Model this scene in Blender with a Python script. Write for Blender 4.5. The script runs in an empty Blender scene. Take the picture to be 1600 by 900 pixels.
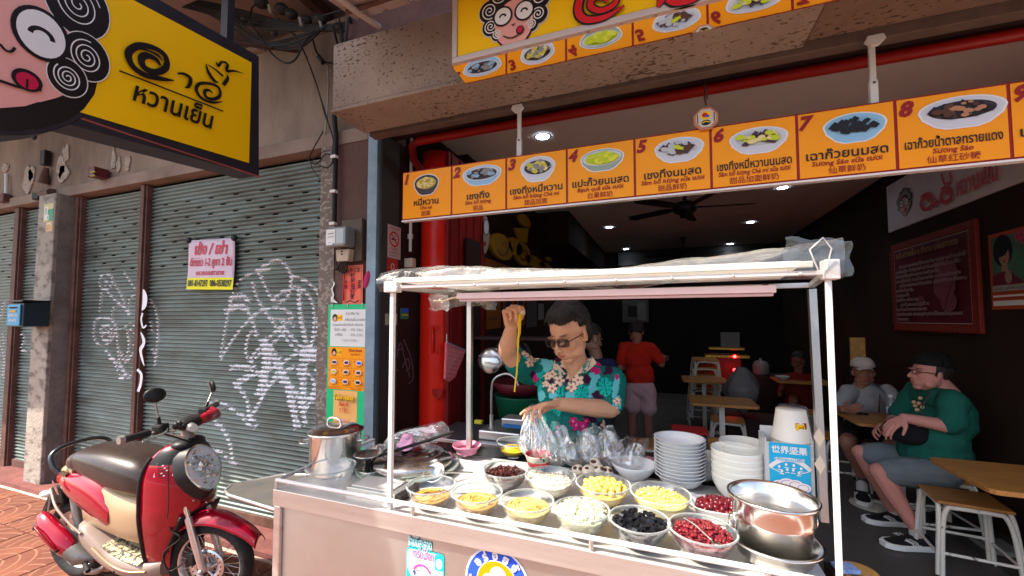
import bpy, math, random
import numpy as np
from mathutils import Vector, Matrix, noise
R = math.radians
rnd = random.Random(7)
sc = bpy.context.scene
col = sc.collection

# ---------------------------------------------------------------- camera
HC = 1.55
YAW = math.atan2(235, 635); PIT = math.atan2(31, 635); FPX = 635.0
cam = bpy.data.cameras.new('camera'); cam.sensor_width = 36.0
cam.lens = FPX/1600*36; cam.shift_y = 19/1600.0
cam.clip_start = 0.02; cam.clip_end = 500
cob = bpy.data.objects.new('camera', cam); col.objects.link(cob)
cob.location = (0, 0, HC)
cF = Vector((-math.sin(YAW)*math.cos(PIT), math.cos(YAW)*math.cos(PIT), math.sin(PIT)))
cR = Vector((math.cos(YAW), math.sin(YAW), 0)); cU = cR.cross(cF)
cob.rotation_euler = Matrix((cR, cU, -cF)).transposed().to_euler()

sc.camera = cob

# ---------------------------------------------------------------- sky, sun, exposure
SUN = Vector((0.62, 0.50, -1.0)).normalized()      # the way the light travels
w = bpy.data.worlds.new("World"); sc.world = w; w.use_nodes = True
nt = w.node_tree; bg = nt.nodes['Background']
sky = nt.nodes.new('ShaderNodeTexSky'); sky.sky_type = 'NISHITA'; sky.sun_disc = False
d = -SUN
sky.sun_elevation = math.asin(d.z); sky.sun_rotation = math.atan2(d.x, d.y)
sky.dust_density = 3.0; sky.air_density = 1.0
nt.links.new(sky.outputs[0], bg.inputs[0]); bg.inputs[1].default_value = 0.15
sl = bpy.data.lights.new('sun', 'SUN'); sl.energy = 3.9; sl.angle = R(0.6); sl.color = (1, 0.93, 0.82)
so = bpy.data.objects.new('sun', sl); col.objects.link(so)
so.rotation_euler = SUN.to_track_quat('-Z', 'Y').to_euler(); so.location = (-6, -5, 12)
vs = sc.view_settings; vs.view_transform = 'Standard'; vs.look = 'None'; vs.exposure = 1.38; vs.gamma = 1
sc.cycles.max_bounces = 10; sc.cycles.transparent_max_bounces = 24; sc.cycles.transmission_bounces = 10
sc.cycles.caustics_reflective = False; sc.cycles.caustics_refractive = False
sc.cycles.sample_clamp_indirect = 4.0

# ---------------------------------------------------------------- helpers
def lin(h):
    if not isinstance(h, str): return (h[0], h[1], h[2], 1)
    v = [int(h[i:i+2], 16)/255 for i in (0, 2, 4)]
    return tuple([(c/12.92 if c <= .04045 else ((c+.055)/1.055)**2.4) for c in v]+[1])
MATS = {}
def mat(name, c, rough=.55, metal=0.0, var=0.0, vs_=8.0, bump=0.0, bs=40.0, spec=.28, c2=None, alpha=1, trans=0, ior=1.45, emit=None, es=0, coat=0, sheen=0, sss=0, stretch=None, rvar=0, vcol=None, thr=None):
    if name in MATS: return MATS[name]
    m = bpy.data.materials.new(name); m.use_nodes = True
    n = m.node_tree.nodes; l = m.node_tree.links; p = n['Principled BSDF']
    c = lin(c); p.inputs['Base Color'].default_value = c; p.inputs['Roughness'].default_value = rough
    p.inputs['Metallic'].default_value = metal; p.inputs['Specular IOR Level'].default_value = spec
    p.inputs['IOR'].default_value = ior; p.inputs['Transmission Weight'].default_value = trans
    p.inputs['Alpha'].default_value = alpha; p.inputs['Coat Weight'].default_value = coat
    p.inputs['Coat Roughness'].default_value = .06
    if sheen: p.inputs['Sheen Weight'].default_value = sheen
    if sss: p.inputs['Subsurface Weight'].default_value = sss; p.inputs['Subsurface Radius'].default_value = (.012, .005, .003); p.inputs['Subsurface Scale'].default_value = 1
    if emit: p.inputs['Emission Color'].default_value = lin(emit); p.inputs['Emission Strength'].default_value = es
    tc = None
    def coords(scale):
        nonlocal tc
        if tc is None:
            tc = n.new('ShaderNodeTexCoord')
        if stretch:
            mp = n.new('ShaderNodeMapping'); mp.inputs['Scale'].default_value = stretch
            l.new(tc.outputs['Object'], mp.inputs[0]); return mp.outputs[0]
        return tc.outputs['Object']
    if vcol:
        a = n.new('ShaderNodeVertexColor'); a.layer_name = vcol; l.new(a.outputs[0], p.inputs['Base Color'])
    if var or c2:
        t = n.new('ShaderNodeTexNoise'); t.inputs['Scale'].default_value = vs_; t.inputs['Detail'].default_value = 9; t.inputs['Roughness'].default_value = .65
        l.new(coords(1), t.inputs['Vector'])
        r = n.new('ShaderNodeValToRGB'); lo, hi = thr if thr else (.32, .68); r.color_ramp.elements[0].position = lo; r.color_ramp.elements[1].position = hi
        a_ = lin(c2) if c2 else tuple([x*(1-var) for x in c[:3]]+[1])
        b_ = c if c2 else tuple([min(1, x*(1+var)) for x in c[:3]]+[1])
        r.color_ramp.elements[0].color = a_; r.color_ramp.elements[1].color = b_
        l.new(t.outputs['Fac'], r.inputs[0])
        if vcol:
            mx = n.new('ShaderNodeMixRGB'); mx.blend_type = 'MULTIPLY'; mx.inputs[0].default_value = 1
            l.new(a.outputs[0], mx.inputs[1]); l.new(r.outputs[0], mx.inputs[2]); l.new(mx.outputs[0], p.inputs['Base Color'])
        else: l.new(r.outputs[0], p.inputs['Base Color'])
        if rvar:
            mr = n.new('ShaderNodeMapRange'); mr.inputs[3].default_value = max(0, rough-rvar); mr.inputs[4].default_value = rough+rvar
            mr.inputs[1].default_value = .3; mr.inputs[2].default_value = .7
            l.new(t.outputs['Fac'], mr.inputs[0]); l.new(mr.outputs[0], p.inputs['Roughness'])
    if bump:
        t = n.new('ShaderNodeTexNoise'); t.inputs['Scale'].default_value = bs; t.inputs['Detail'].default_value = 6
        l.new(coords(1), t.inputs['Vector'])
        b = n.new('ShaderNodeBump'); b.inputs['Strength'].default_value = bump; b.inputs['Distance'].default_value = .01
        l.new(t.outputs['Fac'], b.inputs['Height']); l.new(b.outputs[0], p.inputs['Normal'])
    MATS[name] = m
    return m
def pick(x, y):
    return (cF*FPX + cR*(x-800) - cU*(y-469)).normalized()
def onY(x, y, Y): v = pick(x, y); return Vector((0, 0, HC)) + v*(Y/v.y)
def onX(x, y, X): v = pick(x, y); return Vector((0, 0, HC)) + v*(X/v.x)
def onZ(x, y, Z): v = pick(x, y); return Vector((0, 0, HC)) + v*((Z-HC)/v.z)

def tag(o, label=None, cat=None, group=None, kind=None):
    if label: o['label'] = label
    if cat: o['category'] = cat
    if group: o['group'] = group
    if kind: o['kind'] = kind
    return o
def thing(name, label, cat, loc=(0, 0, 0), rz=0, group=None):
    o = bpy.data.objects.new(name, None); o.empty_display_size = .1; col.objects.link(o)
    o.location = loc; o.rotation_euler = (0, 0, rz)
    return tag(o, label, cat, group)
def rootloc(o):
    while o.parent: o = o.parent
    return Vector(o.location)
def copy_tree(o, parent=None):
    c = o.copy(); col.objects.link(c); c.parent = parent
    for ch in o.children: copy_tree(ch, c)
    return c

class MB:
    def __init__(s): s.v = []; s.f = []; s.sm = []; s.colr = []
    def add(s, vs, fs, smooth=False):
        k = len(s.v); s.v += [tuple(v) for v in vs]; s.f += [tuple(i+k for i in f) for f in fs]; s.sm += [smooth]*len(fs); return s
    def box(s, c, d, rot=None):
        hx, hy, hz = d[0]/2, d[1]/2, d[2]/2; c = Vector(c)
        P = [Vector((x, y, z)) for x in (-hx, hx) for y in (-hy, hy) for z in (-hz, hz)]
        if rot is not None:
            M = rot if isinstance(rot, Matrix) else Matrix.Rotation(rot, 3, 'Z')
            P = [M @ p for p in P]
        return s.add([c+p for p in P], [(0, 1, 3, 2), (4, 6, 7, 5), (0, 4, 5, 1), (2, 3, 7, 6), (0, 2, 6, 4), (1, 5, 7, 3)])
    def b2(s, a, b): return s.box([(a[i]+b[i])/2 for i in range(3)], [abs(b[i]-a[i]) for i in range(3)])
    def tube(s, pts, r, n=8, closed=False, cap=True, smooth=True, flat=None):
        pts = [Vector(p) for p in pts]; N = len(pts); rs = r if hasattr(r, '__len__') else [r]*N
        vs = []; prev = None
        for i, p in enumerate(pts):
            if closed: t = pts[(i+1) % N]-pts[i-1]
            else: t = pts[min(i+1, N-1)]-pts[max(i-1, 0)]
            if t.length < 1e-9: t = Vector((0, 0, 1))
            t.normalize()
            if prev is None:
                a = Vector((0, 0, 1)) if abs(t.z) < .9 else Vector((1, 0, 0)); u = (a - t*a.dot(t)).normalized()
            else: u = (prev - t*prev.dot(t)).normalized()
            prev = u; q = t.cross(u)
            for j in range(n):
                an = 2*math.pi*(j+.5)/n; vs.append(p + (u*math.cos(an) + q*math.sin(an)*(flat or 1))*rs[i])
        fs = []
        for i in range(N if closed else N-1):
            for j in range(n):
                a = i*n+j; b = i*n+(j+1) % n; c = ((i+1) % N)*n+(j+1) % n; e = ((i+1) % N)*n+j
                fs.append((a, b, c, e))
        s.add(vs, fs, smooth)
        if cap and not closed:
            s.add(vs[:n], [tuple(range(n-1, -1, -1))]); s.add(vs[-n:], [tuple(range(n))])
        return s
    def cyl(s, a, b, r, r2=None, n=16, smooth=True): return s.tube([a, b], [r, r if r2 is None else r2], n, smooth=smooth)
    def lathe(s, prof, c=(0, 0, 0), n=32, M=None, smooth=True, wob=None):
        c = Vector(c); vs = []
        for r, z in prof:
            for j in range(n):
                a = 2*math.pi*j/n; k = 1 if wob is None else wob(a, z)
                p = Vector((r*k*math.cos(a), r*k*math.sin(a), z))
                if M is not None: p = M @ p
                vs.append(c+p)
        fs = []
        for i in range(len(prof)-1):
            for j in range(n): fs.append((i*n+j, i*n+(j+1) % n, (i+1)*n+(j+1) % n, (i+1)*n+j))
        if prof[0][0] > 1e-6 and prof[0][0] < .0011: pass
        return s.add(vs, fs, smooth)
    def ell(s, c, r, M=None, nu=16, nv=10):
        c = Vector(c); r = r if hasattr(r, '__len__') else (r, r, r); vs = []; 
        for i in range(nv+1):
            th = math.pi*i/nv
            for j in range(nu):
                ph = 2*math.pi*j/nu
                p = Vector((r[0]*math.sin(th)*math.cos(ph), r[1]*math.sin(th)*math.sin(ph), r[2]*math.cos(th)))
                vs.append(c+(M @ p if M is not None else p))
        fs = [(i*nu+j, (i+1)*nu+j, (i+1)*nu+(j+1) % nu, i*nu+(j+1) % nu) for i in range(nv) for j in range(nu)]
        return s.add(vs, fs, True)
    def grid(s, fn, nu, nv, smooth=True):
        vs = [fn(i/nu, j/nv) for j in range(nv+1) for i in range(nu+1)]
        fs = [(j*(nu+1)+i, j*(nu+1)+i+1, (j+1)*(nu+1)+i+1, (j+1)*(nu+1)+i) for j in range(nv) for i in range(nu)]
        return s.add(vs, fs, smooth)
    def poly(s, pts): return s.add(pts, [tuple(range(len(pts)))])
    def prism(s, pts, off):
        off = Vector(off); n = len(pts); pts = [Vector(p) for p in pts]
        s.add(pts+[p+off for p in pts], [tuple(range(n-1, -1, -1)), tuple(range(n, 2*n))]+[(i, (i+1) % n, n+(i+1) % n, n+i) for i in range(n)]); return s
    def build(s, name, m, parent=None, bev=0, solid=0, sub=0, kind=None, label=None):
        me = bpy.data.meshes.new(name)
        off = rootloc(parent) if parent is not None else Vector((0, 0, 0))
        if parent is None and s.v:
            # origin at the base centre of the thing
            A = np.array(s.v); off = Vector(((A[:, 0].min()+A[:, 0].max())/2, (A[:, 1].min()+A[:, 1].max())/2, A[:, 2].min()))
        me.from_pydata([(v[0]-off.x, v[1]-off.y, v[2]-off.z) for v in s.v], [], s.f)
        me.polygons.foreach_set('use_smooth', s.sm)
        if s.colr:
            at = me.color_attributes.new('pc', 'FLOAT_COLOR', 'POINT'); at.data.foreach_set('color', np.array(s.colr, dtype=np.float32).ravel())
        me.validate(); me.update()
        o = bpy.data.objects.new(name, me); col.objects.link(o); me.materials.append(m)
        if parent is not None: o.parent = parent
        else: o.location = off
        if bev:
            b = o.modifiers.new('bevel', 'BEVEL'); b.width = bev; b.segments = 2; b.limit_method = 'ANGLE'; b.angle_limit = R(40)
        if solid:
            b = o.modifiers.new('solid', 'SOLIDIFY'); b.thickness = solid; b.offset = 0
        if sub:
            b = o.modifiers.new('sub', 'SUBSURF'); b.levels = sub; b.render_levels = sub
        if kind: o['kind'] = kind
        if label: o['label'] = label
        return o

# ---- flat print drawn on a surface: P maps print coordinates (a, b, d) to the world, d is proud of the surface
def frame(o, u, v):
    o = Vector(o); u = Vector(u); v = Vector(v); n = u.cross(v).normalized()
    return lambda a, b, d=0.0: o+u*a+v*b+n*d
_tc = {}
def text_mesh(s, bold=.006, shear=0):
    k = (s, bold, shear)
    if k not in _tc:
        c = bpy.data.curves.new('t', 'FONT'); c.body = s; c.size = 1; c.resolution_u = 2; c.offset = bold; c.shear = shear
        o = bpy.data.objects.new('t', c); col.objects.link(o)
        me = bpy.data.meshes.new_from_object(o.evaluated_get(bpy.context.evaluated_depsgraph_get()))
        _tc[k] = ([(v.co.x, v.co.y) for v in me.vertices], [tuple(p.vertices) for p in me.polygons])
        bpy.data.objects.remove(o); bpy.data.meshes.remove(me); bpy.data.curves.remove(c)
    return _tc[k]
class Print:
    """collects flat shapes of one surface, one mesh part per ink"""
    def __init__(s, P): s.P = P; s.m = {}; s.k = 0
    def mb(s, m):
        return s.m.setdefault(m, MB())
    def d(s): s.k += 1; return .0012+s.k*.00025
    def poly(s, m, pts, d=None):
        d = d or s.d(); s.mb(m).poly([s.P(a, b, d) for a, b in pts]); return s
    def rect(s, m, a0, b0, a1, b1): return s.poly(m, [(a0, b0), (a1, b0), (a1, b1), (a0, b1)])
    def ell(s, m, a, b, ra, rb, rot=0, n=28, a0=0, a1=2*math.pi):
        c, q = math.cos(rot), math.sin(rot); pts = []
        full = abs(a1-a0-2*math.pi) < 1e-6
        for i in range(n+(0 if full else 1)):
            t = a0+(a1-a0)*i/n; x, y = ra*math.cos(t), rb*math.sin(t); pts.append((a+x*c-y*q, b+x*q+y*c))
        return s.poly(m, pts)
    def line(s, m, pts, wd, closed=False, d=None):
        d = d or s.d(); n = len(pts); ws = wd if hasattr(wd, '__len__') else [wd]*n; L = []; Rr = []
        for i, p in enumerate(pts):
            a = pts[(i-1) % n] if (closed or i > 0) else p; b = pts[(i+1) % n] if (closed or i < n-1) else p
            dx, dy = b[0]-a[0], b[1]-a[1]; q = math.hypot(dx, dy) or 1; nx, ny = -dy/q*ws[i]/2, dx/q*ws[i]/2
            L.append(s.P(p[0]+nx, p[1]+ny, d)); Rr.append(s.P(p[0]-nx, p[1]-ny, d))
        s.mb(m).add(L+Rr, [(i, (i+1) % n, n+(i+1) % n, n+i) for i in range(n if closed else n-1)]); return s
    def ring(s, m, a, b, ra, rb, wd, rot=0, n=32):
        c, q = math.cos(rot), math.sin(rot)
        pts = [(a+ra*math.cos(t)*c-rb*math.sin(t)*q, b+ra*math.cos(t)*q+rb*math.sin(t)*c) for t in [2*math.pi*i/n for i in range(n)]]
        return s.line(m, pts, wd, True)
    def spiral(s, m, a, b, ra, rb, turns, wd, start=0, inner=.08, n=None, rot=0, sgn=1):
        n = n or int(turns*26); pts = []; ws = []
        for i in range(n+1):
            t = i/n; k = inner+(1-inner)*t; an = start+sgn*turns*2*math.pi*t
            x, y = ra*k*math.cos(an), rb*k*math.sin(an)
            pts.append((a+x*math.cos(rot)-y*math.sin(rot), b+x*math.sin(rot)+y*math.cos(rot))); ws.append(wd*(.45+.55*t) if wd > 0 else -wd)
        return s.line(m, pts, ws)
    def text(s, m, t, a, b, size, align='c', bold=.006, shear=0, width=None, rot=0, sy=1, ml=0):
        vs, fs = text_mesh(t, bold, shear)
        if not vs: return s
        xs = [v[0] for v in vs]; w0 = max(xs)-min(xs); k = size
        kx = k if width is None else width/w0
        ox = {'c': -(max(xs)+min(xs))/2, 'l': -min(xs), 'r': -max(xs)}[align]
        d = s.d(); c, q = math.cos(rot), math.sin(rot)
        s.mb(m).add([s.P(a+(x+ox)*kx*c-y*k*sy*q, b+(x+ox)*kx*q+y*k*sy*c, d) for x, y in vs], fs); return s
    def build(s, parent, name='print'):
        for m, mb in s.m.items():
            mb.build(name, m, parent)

def smooth_pts(pts, n=6, closed=False):
    """Catmull-Rom through tuples of any size"""
    out = []; N = len(pts); P = [np.array(p, float) for p in pts]
    for i in range(N if closed else N-1):
        p0 = P[(i-1) % N] if (closed or i > 0) else 2*P[0]-P[1]
        p1 = P[i]; p2 = P[(i+1) % N]; p3 = P[(i+2) % N] if (closed or i < N-2) else 2*P[-1]-P[-2]
        for k in range(n):
            t = k/n; out.append(tuple(.5*((2*p1)+(-p0+p2)*t+(2*p0-5*p1+4*p2-p3)*t*t+(-p0+3*p1-3*p2+p3)*t**3)))
    if not closed: out.append(tuple(P[-1]))
    return out
# ================================================================ materials
M_conc = mat('aged_concrete', (.34, .25, .20), .9, vs_=2.2, bump=.5, bs=30, c2=(.21, .15, .115))
def stain(name, c, c2, sc_=60, thr=(.60, .64), rough=.9, bump=.6):
    """concrete with small dark chipped flecks"""
    m = mat(name, c, rough, var=.18, vs_=3, bump=bump, bs=35)
    n = m.node_tree.nodes; l = m.node_tree.links; p = n['Principled BSDF']
    src = p.inputs['Base Color'].links[0].from_socket
    tc = n.new('ShaderNodeTexCoord')
    mp = n.new('ShaderNodeMapping'); mp.inputs['Scale'].default_value = (.6, 1, 1); l.new(tc.outputs['Object'], mp.inputs[0])
    t = n.new('ShaderNodeTexNoise'); t.inputs['Scale'].default_value = sc_; t.inputs['Detail'].default_value = 2; l.new(mp.outputs[0], t.inputs[0])
    t2 = n.new('ShaderNodeTexNoise'); t2.inputs['Scale'].default_value = 2.3; t2.inputs['Detail'].default_value = 3; l.new(tc.outputs['Object'], t2.inputs[0])
    a = n.new('ShaderNodeMath'); a.operation = 'MULTIPLY_ADD'; a.inputs[1].default_value = .5; l.new(t2.outputs['Fac'], a.inputs[0]); l.new(t.outputs['Fac'], a.inputs[2])
    r = n.new('ShaderNodeValToRGB'); r.color_ramp.elements[0].position = thr[0]+.25; r.color_ramp.elements[1].position = thr[1]+.25
    l.new(a.outputs[0], r.inputs[0])
    mx = n.new('ShaderNodeMixRGB'); l.new(r.outputs[0], mx.inputs[0]); l.new(src, mx.inputs[1]); mx.inputs[2].default_value = lin(c2); l.new(mx.outputs[0], p.inputs['Base Color'])
    return m
M_beam = stain('chipped_concrete', (.31, .235, .19), (.12, .075, .045), 75, (.60, .66))
M_wall = mat('stained_render', (.34, .25, .19), .92, vs_=1.6, bump=.5, bs=18, c2=(.15, .105, .08), thr=(.34, .66), stretch=(1, 1, .38))
M_pill = stain('flaking_paint', (.36, .31, .26), (.19, .16, .135), 13, (.50, .66), bump=.9)
M_pink = mat('pink_plinth', (.20, .075, .065), .85, var=.3, vs_=6, bump=.3)
M_tile = None
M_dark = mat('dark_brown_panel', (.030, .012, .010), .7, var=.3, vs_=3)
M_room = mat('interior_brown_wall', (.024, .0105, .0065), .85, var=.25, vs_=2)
M_ceil = mat('interior_ceiling', (.70, .64, .62), .8, var=.06, vs_=2)
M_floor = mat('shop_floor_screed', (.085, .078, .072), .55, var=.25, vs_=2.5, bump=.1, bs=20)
M_steel = mat('grey_painted_steel', (.22, .27, .30), .5, metal=.2, var=.15, vs_=6)
M_rust = mat('rusty_brown_steel', (.13, .065, .05), .7, var=.35, vs_=9, bump=.2)
M_slat = mat('galvanised_slat', (.20, .25, .235), .42, metal=.35, vs_=3.5, c2=(.085, .085, .068), thr=(.30, .62), rvar=.12, stretch=(.35, 1, 1.6))
M_black = mat('black_void', (.006, .006, .006), .9)
M_white = mat('white_paint', (.72, .70, .68), .5)
M_graf = mat('white_spray_paint', (.86, .85, .88), .7)
M_cable = mat('black_cable', (.016, .013, .013), .55)
M_red = mat('red_gloss_paint', (.72, .018, .008), .28, var=.10, vs_=5, bump=.05)
M_dred = mat('dark_shaded_red_paint', (.22, .010, .010), .45, var=.2, vs_=5)  # seams and track bend; on the gate side, the red with shade mixed in
M_asph = mat('asphalt', (.06, .058, .055), .9, var=.25, vs_=12, bump=.4, bs=90)

# ================================================================ the ground
MB().b2((-60, -60, -.30), (60, -1.3, -.13)).build('road', M_asph, kind='structure')
MB().b2((-60, -1.3, -.30), (60, -1.15, -.004)).build('kerb', mat('kerb_concrete', (.4, .38, .35), .9, var=.2), kind='structure')
pv = MB().b2((-60, -1.15, -.30), (60, 2.20, -.006)).build('pavement', mat('tile_grout', (.50, .40, .33), .9, var=.3, vs_=12), kind='structure')
MB().b2((-9, 2.0, -.05), (-1.75, 2.262, .03)).build('plinth', M_pink, kind='structure')
fl = MB().b2((-2.3, 2.20, -.30), (2.6, 9.6, .0)).build('shop_floor', M_floor, kind='structure')

def tile_material():
    m = mat('orange_pavement_tile', (.25, .085, .048), .62, vs_=2.2, c2=(.13, .045, .030), bump=.15, bs=60)
    n = m.node_tree.nodes; l = m.node_tree.links; p = n['Principled BSDF']; src = p.inputs['Base Color'].links[0].from_socket
    tc = n.new('ShaderNodeTexCoord'); sp = n.new('ShaderNodeSeparateXYZ'); l.new(tc.outputs['Object'], sp.inputs[0])
    # concentric arcs about two corners of the tile: a fan of relief lines
    def mth(op, a, b=None, c=None):
        k = n.new('ShaderNodeMath'); k.operation = op
        for i, v in enumerate((a, b, c)):
            if v is None: continue
            if isinstance(v, (int, float)): k.inputs[i].default_value = v
            else: l.new(v, k.inputs[i])
        return k.outputs[0]
    x = mth('ADD', sp.outputs[0], .17); y = mth('ADD', sp.outputs[1], .17)
    def rr(a, b): return mth('SQRT', mth('ADD', mth('POWER', a, 2), mth('POWER', b, 2)))
    r1 = rr(x, y); x2 = mth('SUBTRACT', .34, x); r2 = rr(x2, y)
    pick_ = mth('LESS_THAN', r1, .27)
    r = mth('ADD', mth('MULTIPLY', r1, pick_), mth('MULTIPLY', r2, mth('SUBTRACT', 1, pick_)))
    s_ = mth('FRACT', mth('MULTIPLY', r, 1/.07)); line = mth('LESS_THAN', mth('ABSOLUTE', mth('SUBTRACT', s_, .5)), .075)
    mx = n.new('ShaderNodeMixRGB'); l.new(line, mx.inputs[0]); l.new(src, mx.inputs[1]); mx.inputs[2].default_value = (.30, .14, .085, 1); l.new(mx.outputs[0], p.inputs['Base Color'])
    return m
M_tile = tile_material()
tm = MB().b2((-.166, -.166, 0), (.166, .166, .012)).build('tile', M_tile, pv, bev=.002)
tile_k = 0
for j in range(9):
    for i in range(33):
        x = -8.6+.34*i; y = -.93+.34*j
        if x > 2.2: continue
        o = tm if tile_k == 0 else tm.copy()
        if tile_k: col.objects.link(o); o.parent = pv
        tile_k += 1
        o.location = Vector((x, y, -.006)) - Vector(pv.location) + (Vector((0, 0, rnd.uniform(0, .003))))
        o.rotation_euler = (R(rnd.uniform(-.25, .25)), R(rnd.uniform(-.25, .25)), R(rnd.choice((0, 90, 180, 0))+rnd.uniform(-.3, .3)))
me = tm.data
# recentre the shared mesh (it was built relative to the pavement's origin)
off = Vector(pv.location)
for v in me.vertices: v.co += off

# ================================================================ shutters
YS = 2.26
PITCH = .034
def corr(z):      # depth of the ribbed curtain at height z
    c = math.cos(2*math.pi*z/PITCH); return .0105*(abs(c)**.6*(1 if c > 0 else -1))
def curtain(x0, x1, z0, z1, holes=True):
    mb = MB(); zs = []
    z = z0
    while z < z1: zs.append(z); z += PITCH/6
    hx = []
    if holes:
        a = x0+.13
        k = 0
        while a+.07 < x1-.05:
            hx.append((a, a+.058, k % 2)); a += .148; k += 1
    xs = sorted(set([x0, x1]+[v for h in hx for v in h[:2]]))
    vs = [(x, YS-corr(z), z) for z in zs for x in xs]; fs = []; nx = len(xs)
    for j in range(len(zs)-1):
        zc = (zs[j]+zs[j+1])/2; row = -1
        if 1.98 < zc < z1-.14:
            ph = (zc-1.98)/(2*PITCH)
            if .44 < ph-math.floor(ph) < .74: row = int(math.floor(ph)) % 2
        for i in range(nx-1):
            xc = (xs[i]+xs[i+1])/2
            if row >= 0 and any(h[0] < xc < h[1] and h[2] == row for h in hx): continue
            fs.append((j*nx+i, j*nx+i+1, (j+1)*nx+i+1, (j+1)*nx+i))
    mb.add(vs, fs, True); return mb
def shutter(x0, x1, label, grime=None):
    t = thing('roller_shutter', label, 'shutter', ((x0+x1)/2, YS, .03), group='closed roller shutters of the next shop')
    curtain(x0, x1, .09, 2.74).build('slat', M_slat, t, kind='stuff')
    MB().b2((x0, YS-.02, .03), (x1, YS+.012, .10)).build('bottom_bar', M_rust, t, bev=.004)
    MB().b2((x0-.12, YS+.12, .03), (x1+.02, YS+.13, 2.9)).b2((x0-.12, YS+.03, 2.76), (x1+.02, YS+.12, 2.9)).build('vent_backing', M_black, t)  # black sheet added behind the vents, lidded to keep daylight from leaking in
    return t
sh1 = shutter(-4.27, -2.235, 'wide ribbed grey roller shutter sprayed with large white graffiti, for-rent notice tied on it')
sh2 = shutter(-5.30, -4.37, 'narrow ribbed roller shutter right of the flaking concrete pillar, faint round white graffiti')
sh3 = shutter(-6.42, -5.74, 'narrow ribbed roller shutter between the blue letterbox pillar and the far left post')
sh4 = shutter(-9.0, -6.56, 'ribbed roller shutter at the far left edge, beyond the far left post')
MB().b2((-9.2, 2.5, 0), (-2.25, 2.58, 2.9)).build('light_stop', M_black, kind='structure')  # unseen black slab added to block daylight behind the vents
# divider posts
def post(x0, x1, label):
    t = thing('shutter_post', label, 'post', ((x0+x1)/2, YS, .03), group='brown steel posts between the shutters')
    MB().b2((x0, YS-.045, .03), (x1, YS+.05, 2.76)).build('channel', M_rust, t, bev=.003)
    MB().b2((x0+.02, YS-.060, .03), (x1-.02, YS-.046, 2.76)).build('guide_rail', M_rust, t, bev=.002)
    return t
po1 = post(-4.365, -4.275, 'brown steel shutter post splashed with white paint, between the wide and the narrow shutter')
post(-5.40, -5.305, 'brown steel shutter post standing against the right side of the concrete pillar')
post(-6.555, -6.425, 'brown steel shutter post farthest to the left')

def graffiti(curves, t, name='graffiti'):
    """sprayed lines that follow the ribs of the curtain; the paint takes on the outer half of each rib"""
    mb = MB()
    for pts, wd in curves:
        P = []
        for (x, y) in pts: p = onY(x, y, YS); P.append((p.x, p.z))
        P = smooth_pts(P, 8)
        for i in range(len(P)-1):
            a = np.array(P[i]); b = np.array(P[i+1]); L = np.linalg.norm(b-a); k = max(1, int(L/.004))
            nrm = np.array([-(b-a)[1], (b-a)[0]])/(L+1e-9)*wd*.0045*rnd.uniform(.8, 1.15)
            if abs(nrm[1]) < .001 and False: continue
            for q in range(k):
                c = a+(b-a)*q/k; e = a+(b-a)*(q+1)/k
                nn = max(1, int(np.linalg.norm(nrm)*2/.006))
                for j in range(nn):
                    f0 = 1-2*j/nn; f1 = 1-2*(j+1)/nn; A_, B_, C2, D_ = c+nrm*f0, c+nrm*f1, e+nrm*f1, e+nrm*f0
                    ph = (((A_[1]+C2[1])/2)/PITCH) % 1
                    if .30 < ph < .62 and rnd.random() < .92: continue
                    if rnd.random() < .06+.22*abs((f0+f1)/2)**3: continue
                    mb.add([(u[0], YS-corr(u[1])-.0022, u[1]) for u in (A_, B_, C2, D_)], [(0, 1, 2, 3)])
    return mb.build(name, M_graf, t)
gr = [([(345,562),(352,520),(362,470),(375,440),(400,425),(425,420)],2.2),([(352,488),(372,478),(390,485)],6),([(358,470),(375,462),(392,470)],5),
([(400,425),(420,412),(440,408),(455,430),(452,460),(438,472),(425,465),(412,440),(402,420)],3),([(395,440),(405,470),(425,500),(440,520),(462,545),(480,560)],3),
([(345,562),(365,530),(390,500),(410,485),(435,480),(455,490),(458,498),(440,500),(420,498)],3),([(388,485),(395,500),(403,525)],4),
([(404,525),(392,520),(385,545),(390,565),(396,555),(410,540),(430,520),(450,505),(462,510)],3),([(425,470),(445,455),(470,450),(488,470),(492,500),(488,540),(482,560),(475,590)],3),
([(455,430),(480,440),(500,460),(510,480)],3),([(468,450),(470,490),(478,530),(482,545)],5),([(482,545),(495,520),(500,490),(512,480)],2.4),
([(440,505),(460,530),(478,545),(492,548),(500,542)],3.4),([(472,548),(485,552),(495,550)],9),([(474,556),(486,562),(496,556)],7),
([(360,575),(375,573),(398,576)],5),([(400,560),(415,545),(440,525),(447,512)],3),([(412,528),(418,560),(412,600),(405,620)],10),([(420,540),(430,560),(440,580),(446,600)],9),
([(392,562),(420,600),(440,570),(470,550),(500,545)],3),([(366,600),(385,588),(410,582)],3),([(366,600),(380,612),(388,630),(390,650)],4),
([(370,602),(400,585),(430,572),(440,556)],3),([(388,655),(400,640),(420,605),(440,585),(462,572)],3.5),([(448,590),(455,620),(462,650),(466,670)],8),([(452,600),(470,625),(476,650),(480,665)],6),
([(468,570),(475,600),(472,640)],8),([(495,572),(500,590),(495,610),(490,625),(480,622)],5),([(321,642),(322,634),(335,627),(350,630),(365,640),(385,652),(400,655)],3.2),
([(330,655),(345,665),(355,680),(362,700),(365,722),(372,725)],4),([(330,703),(345,705),(358,718),(366,724)],2.4),([(316,650),(328,656)],3),([(380,655),(398,668),(404,660)],3),([(470,560),(480,580),(492,600),(480,640)],3)]
graffiti(gr, sh1)
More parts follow.
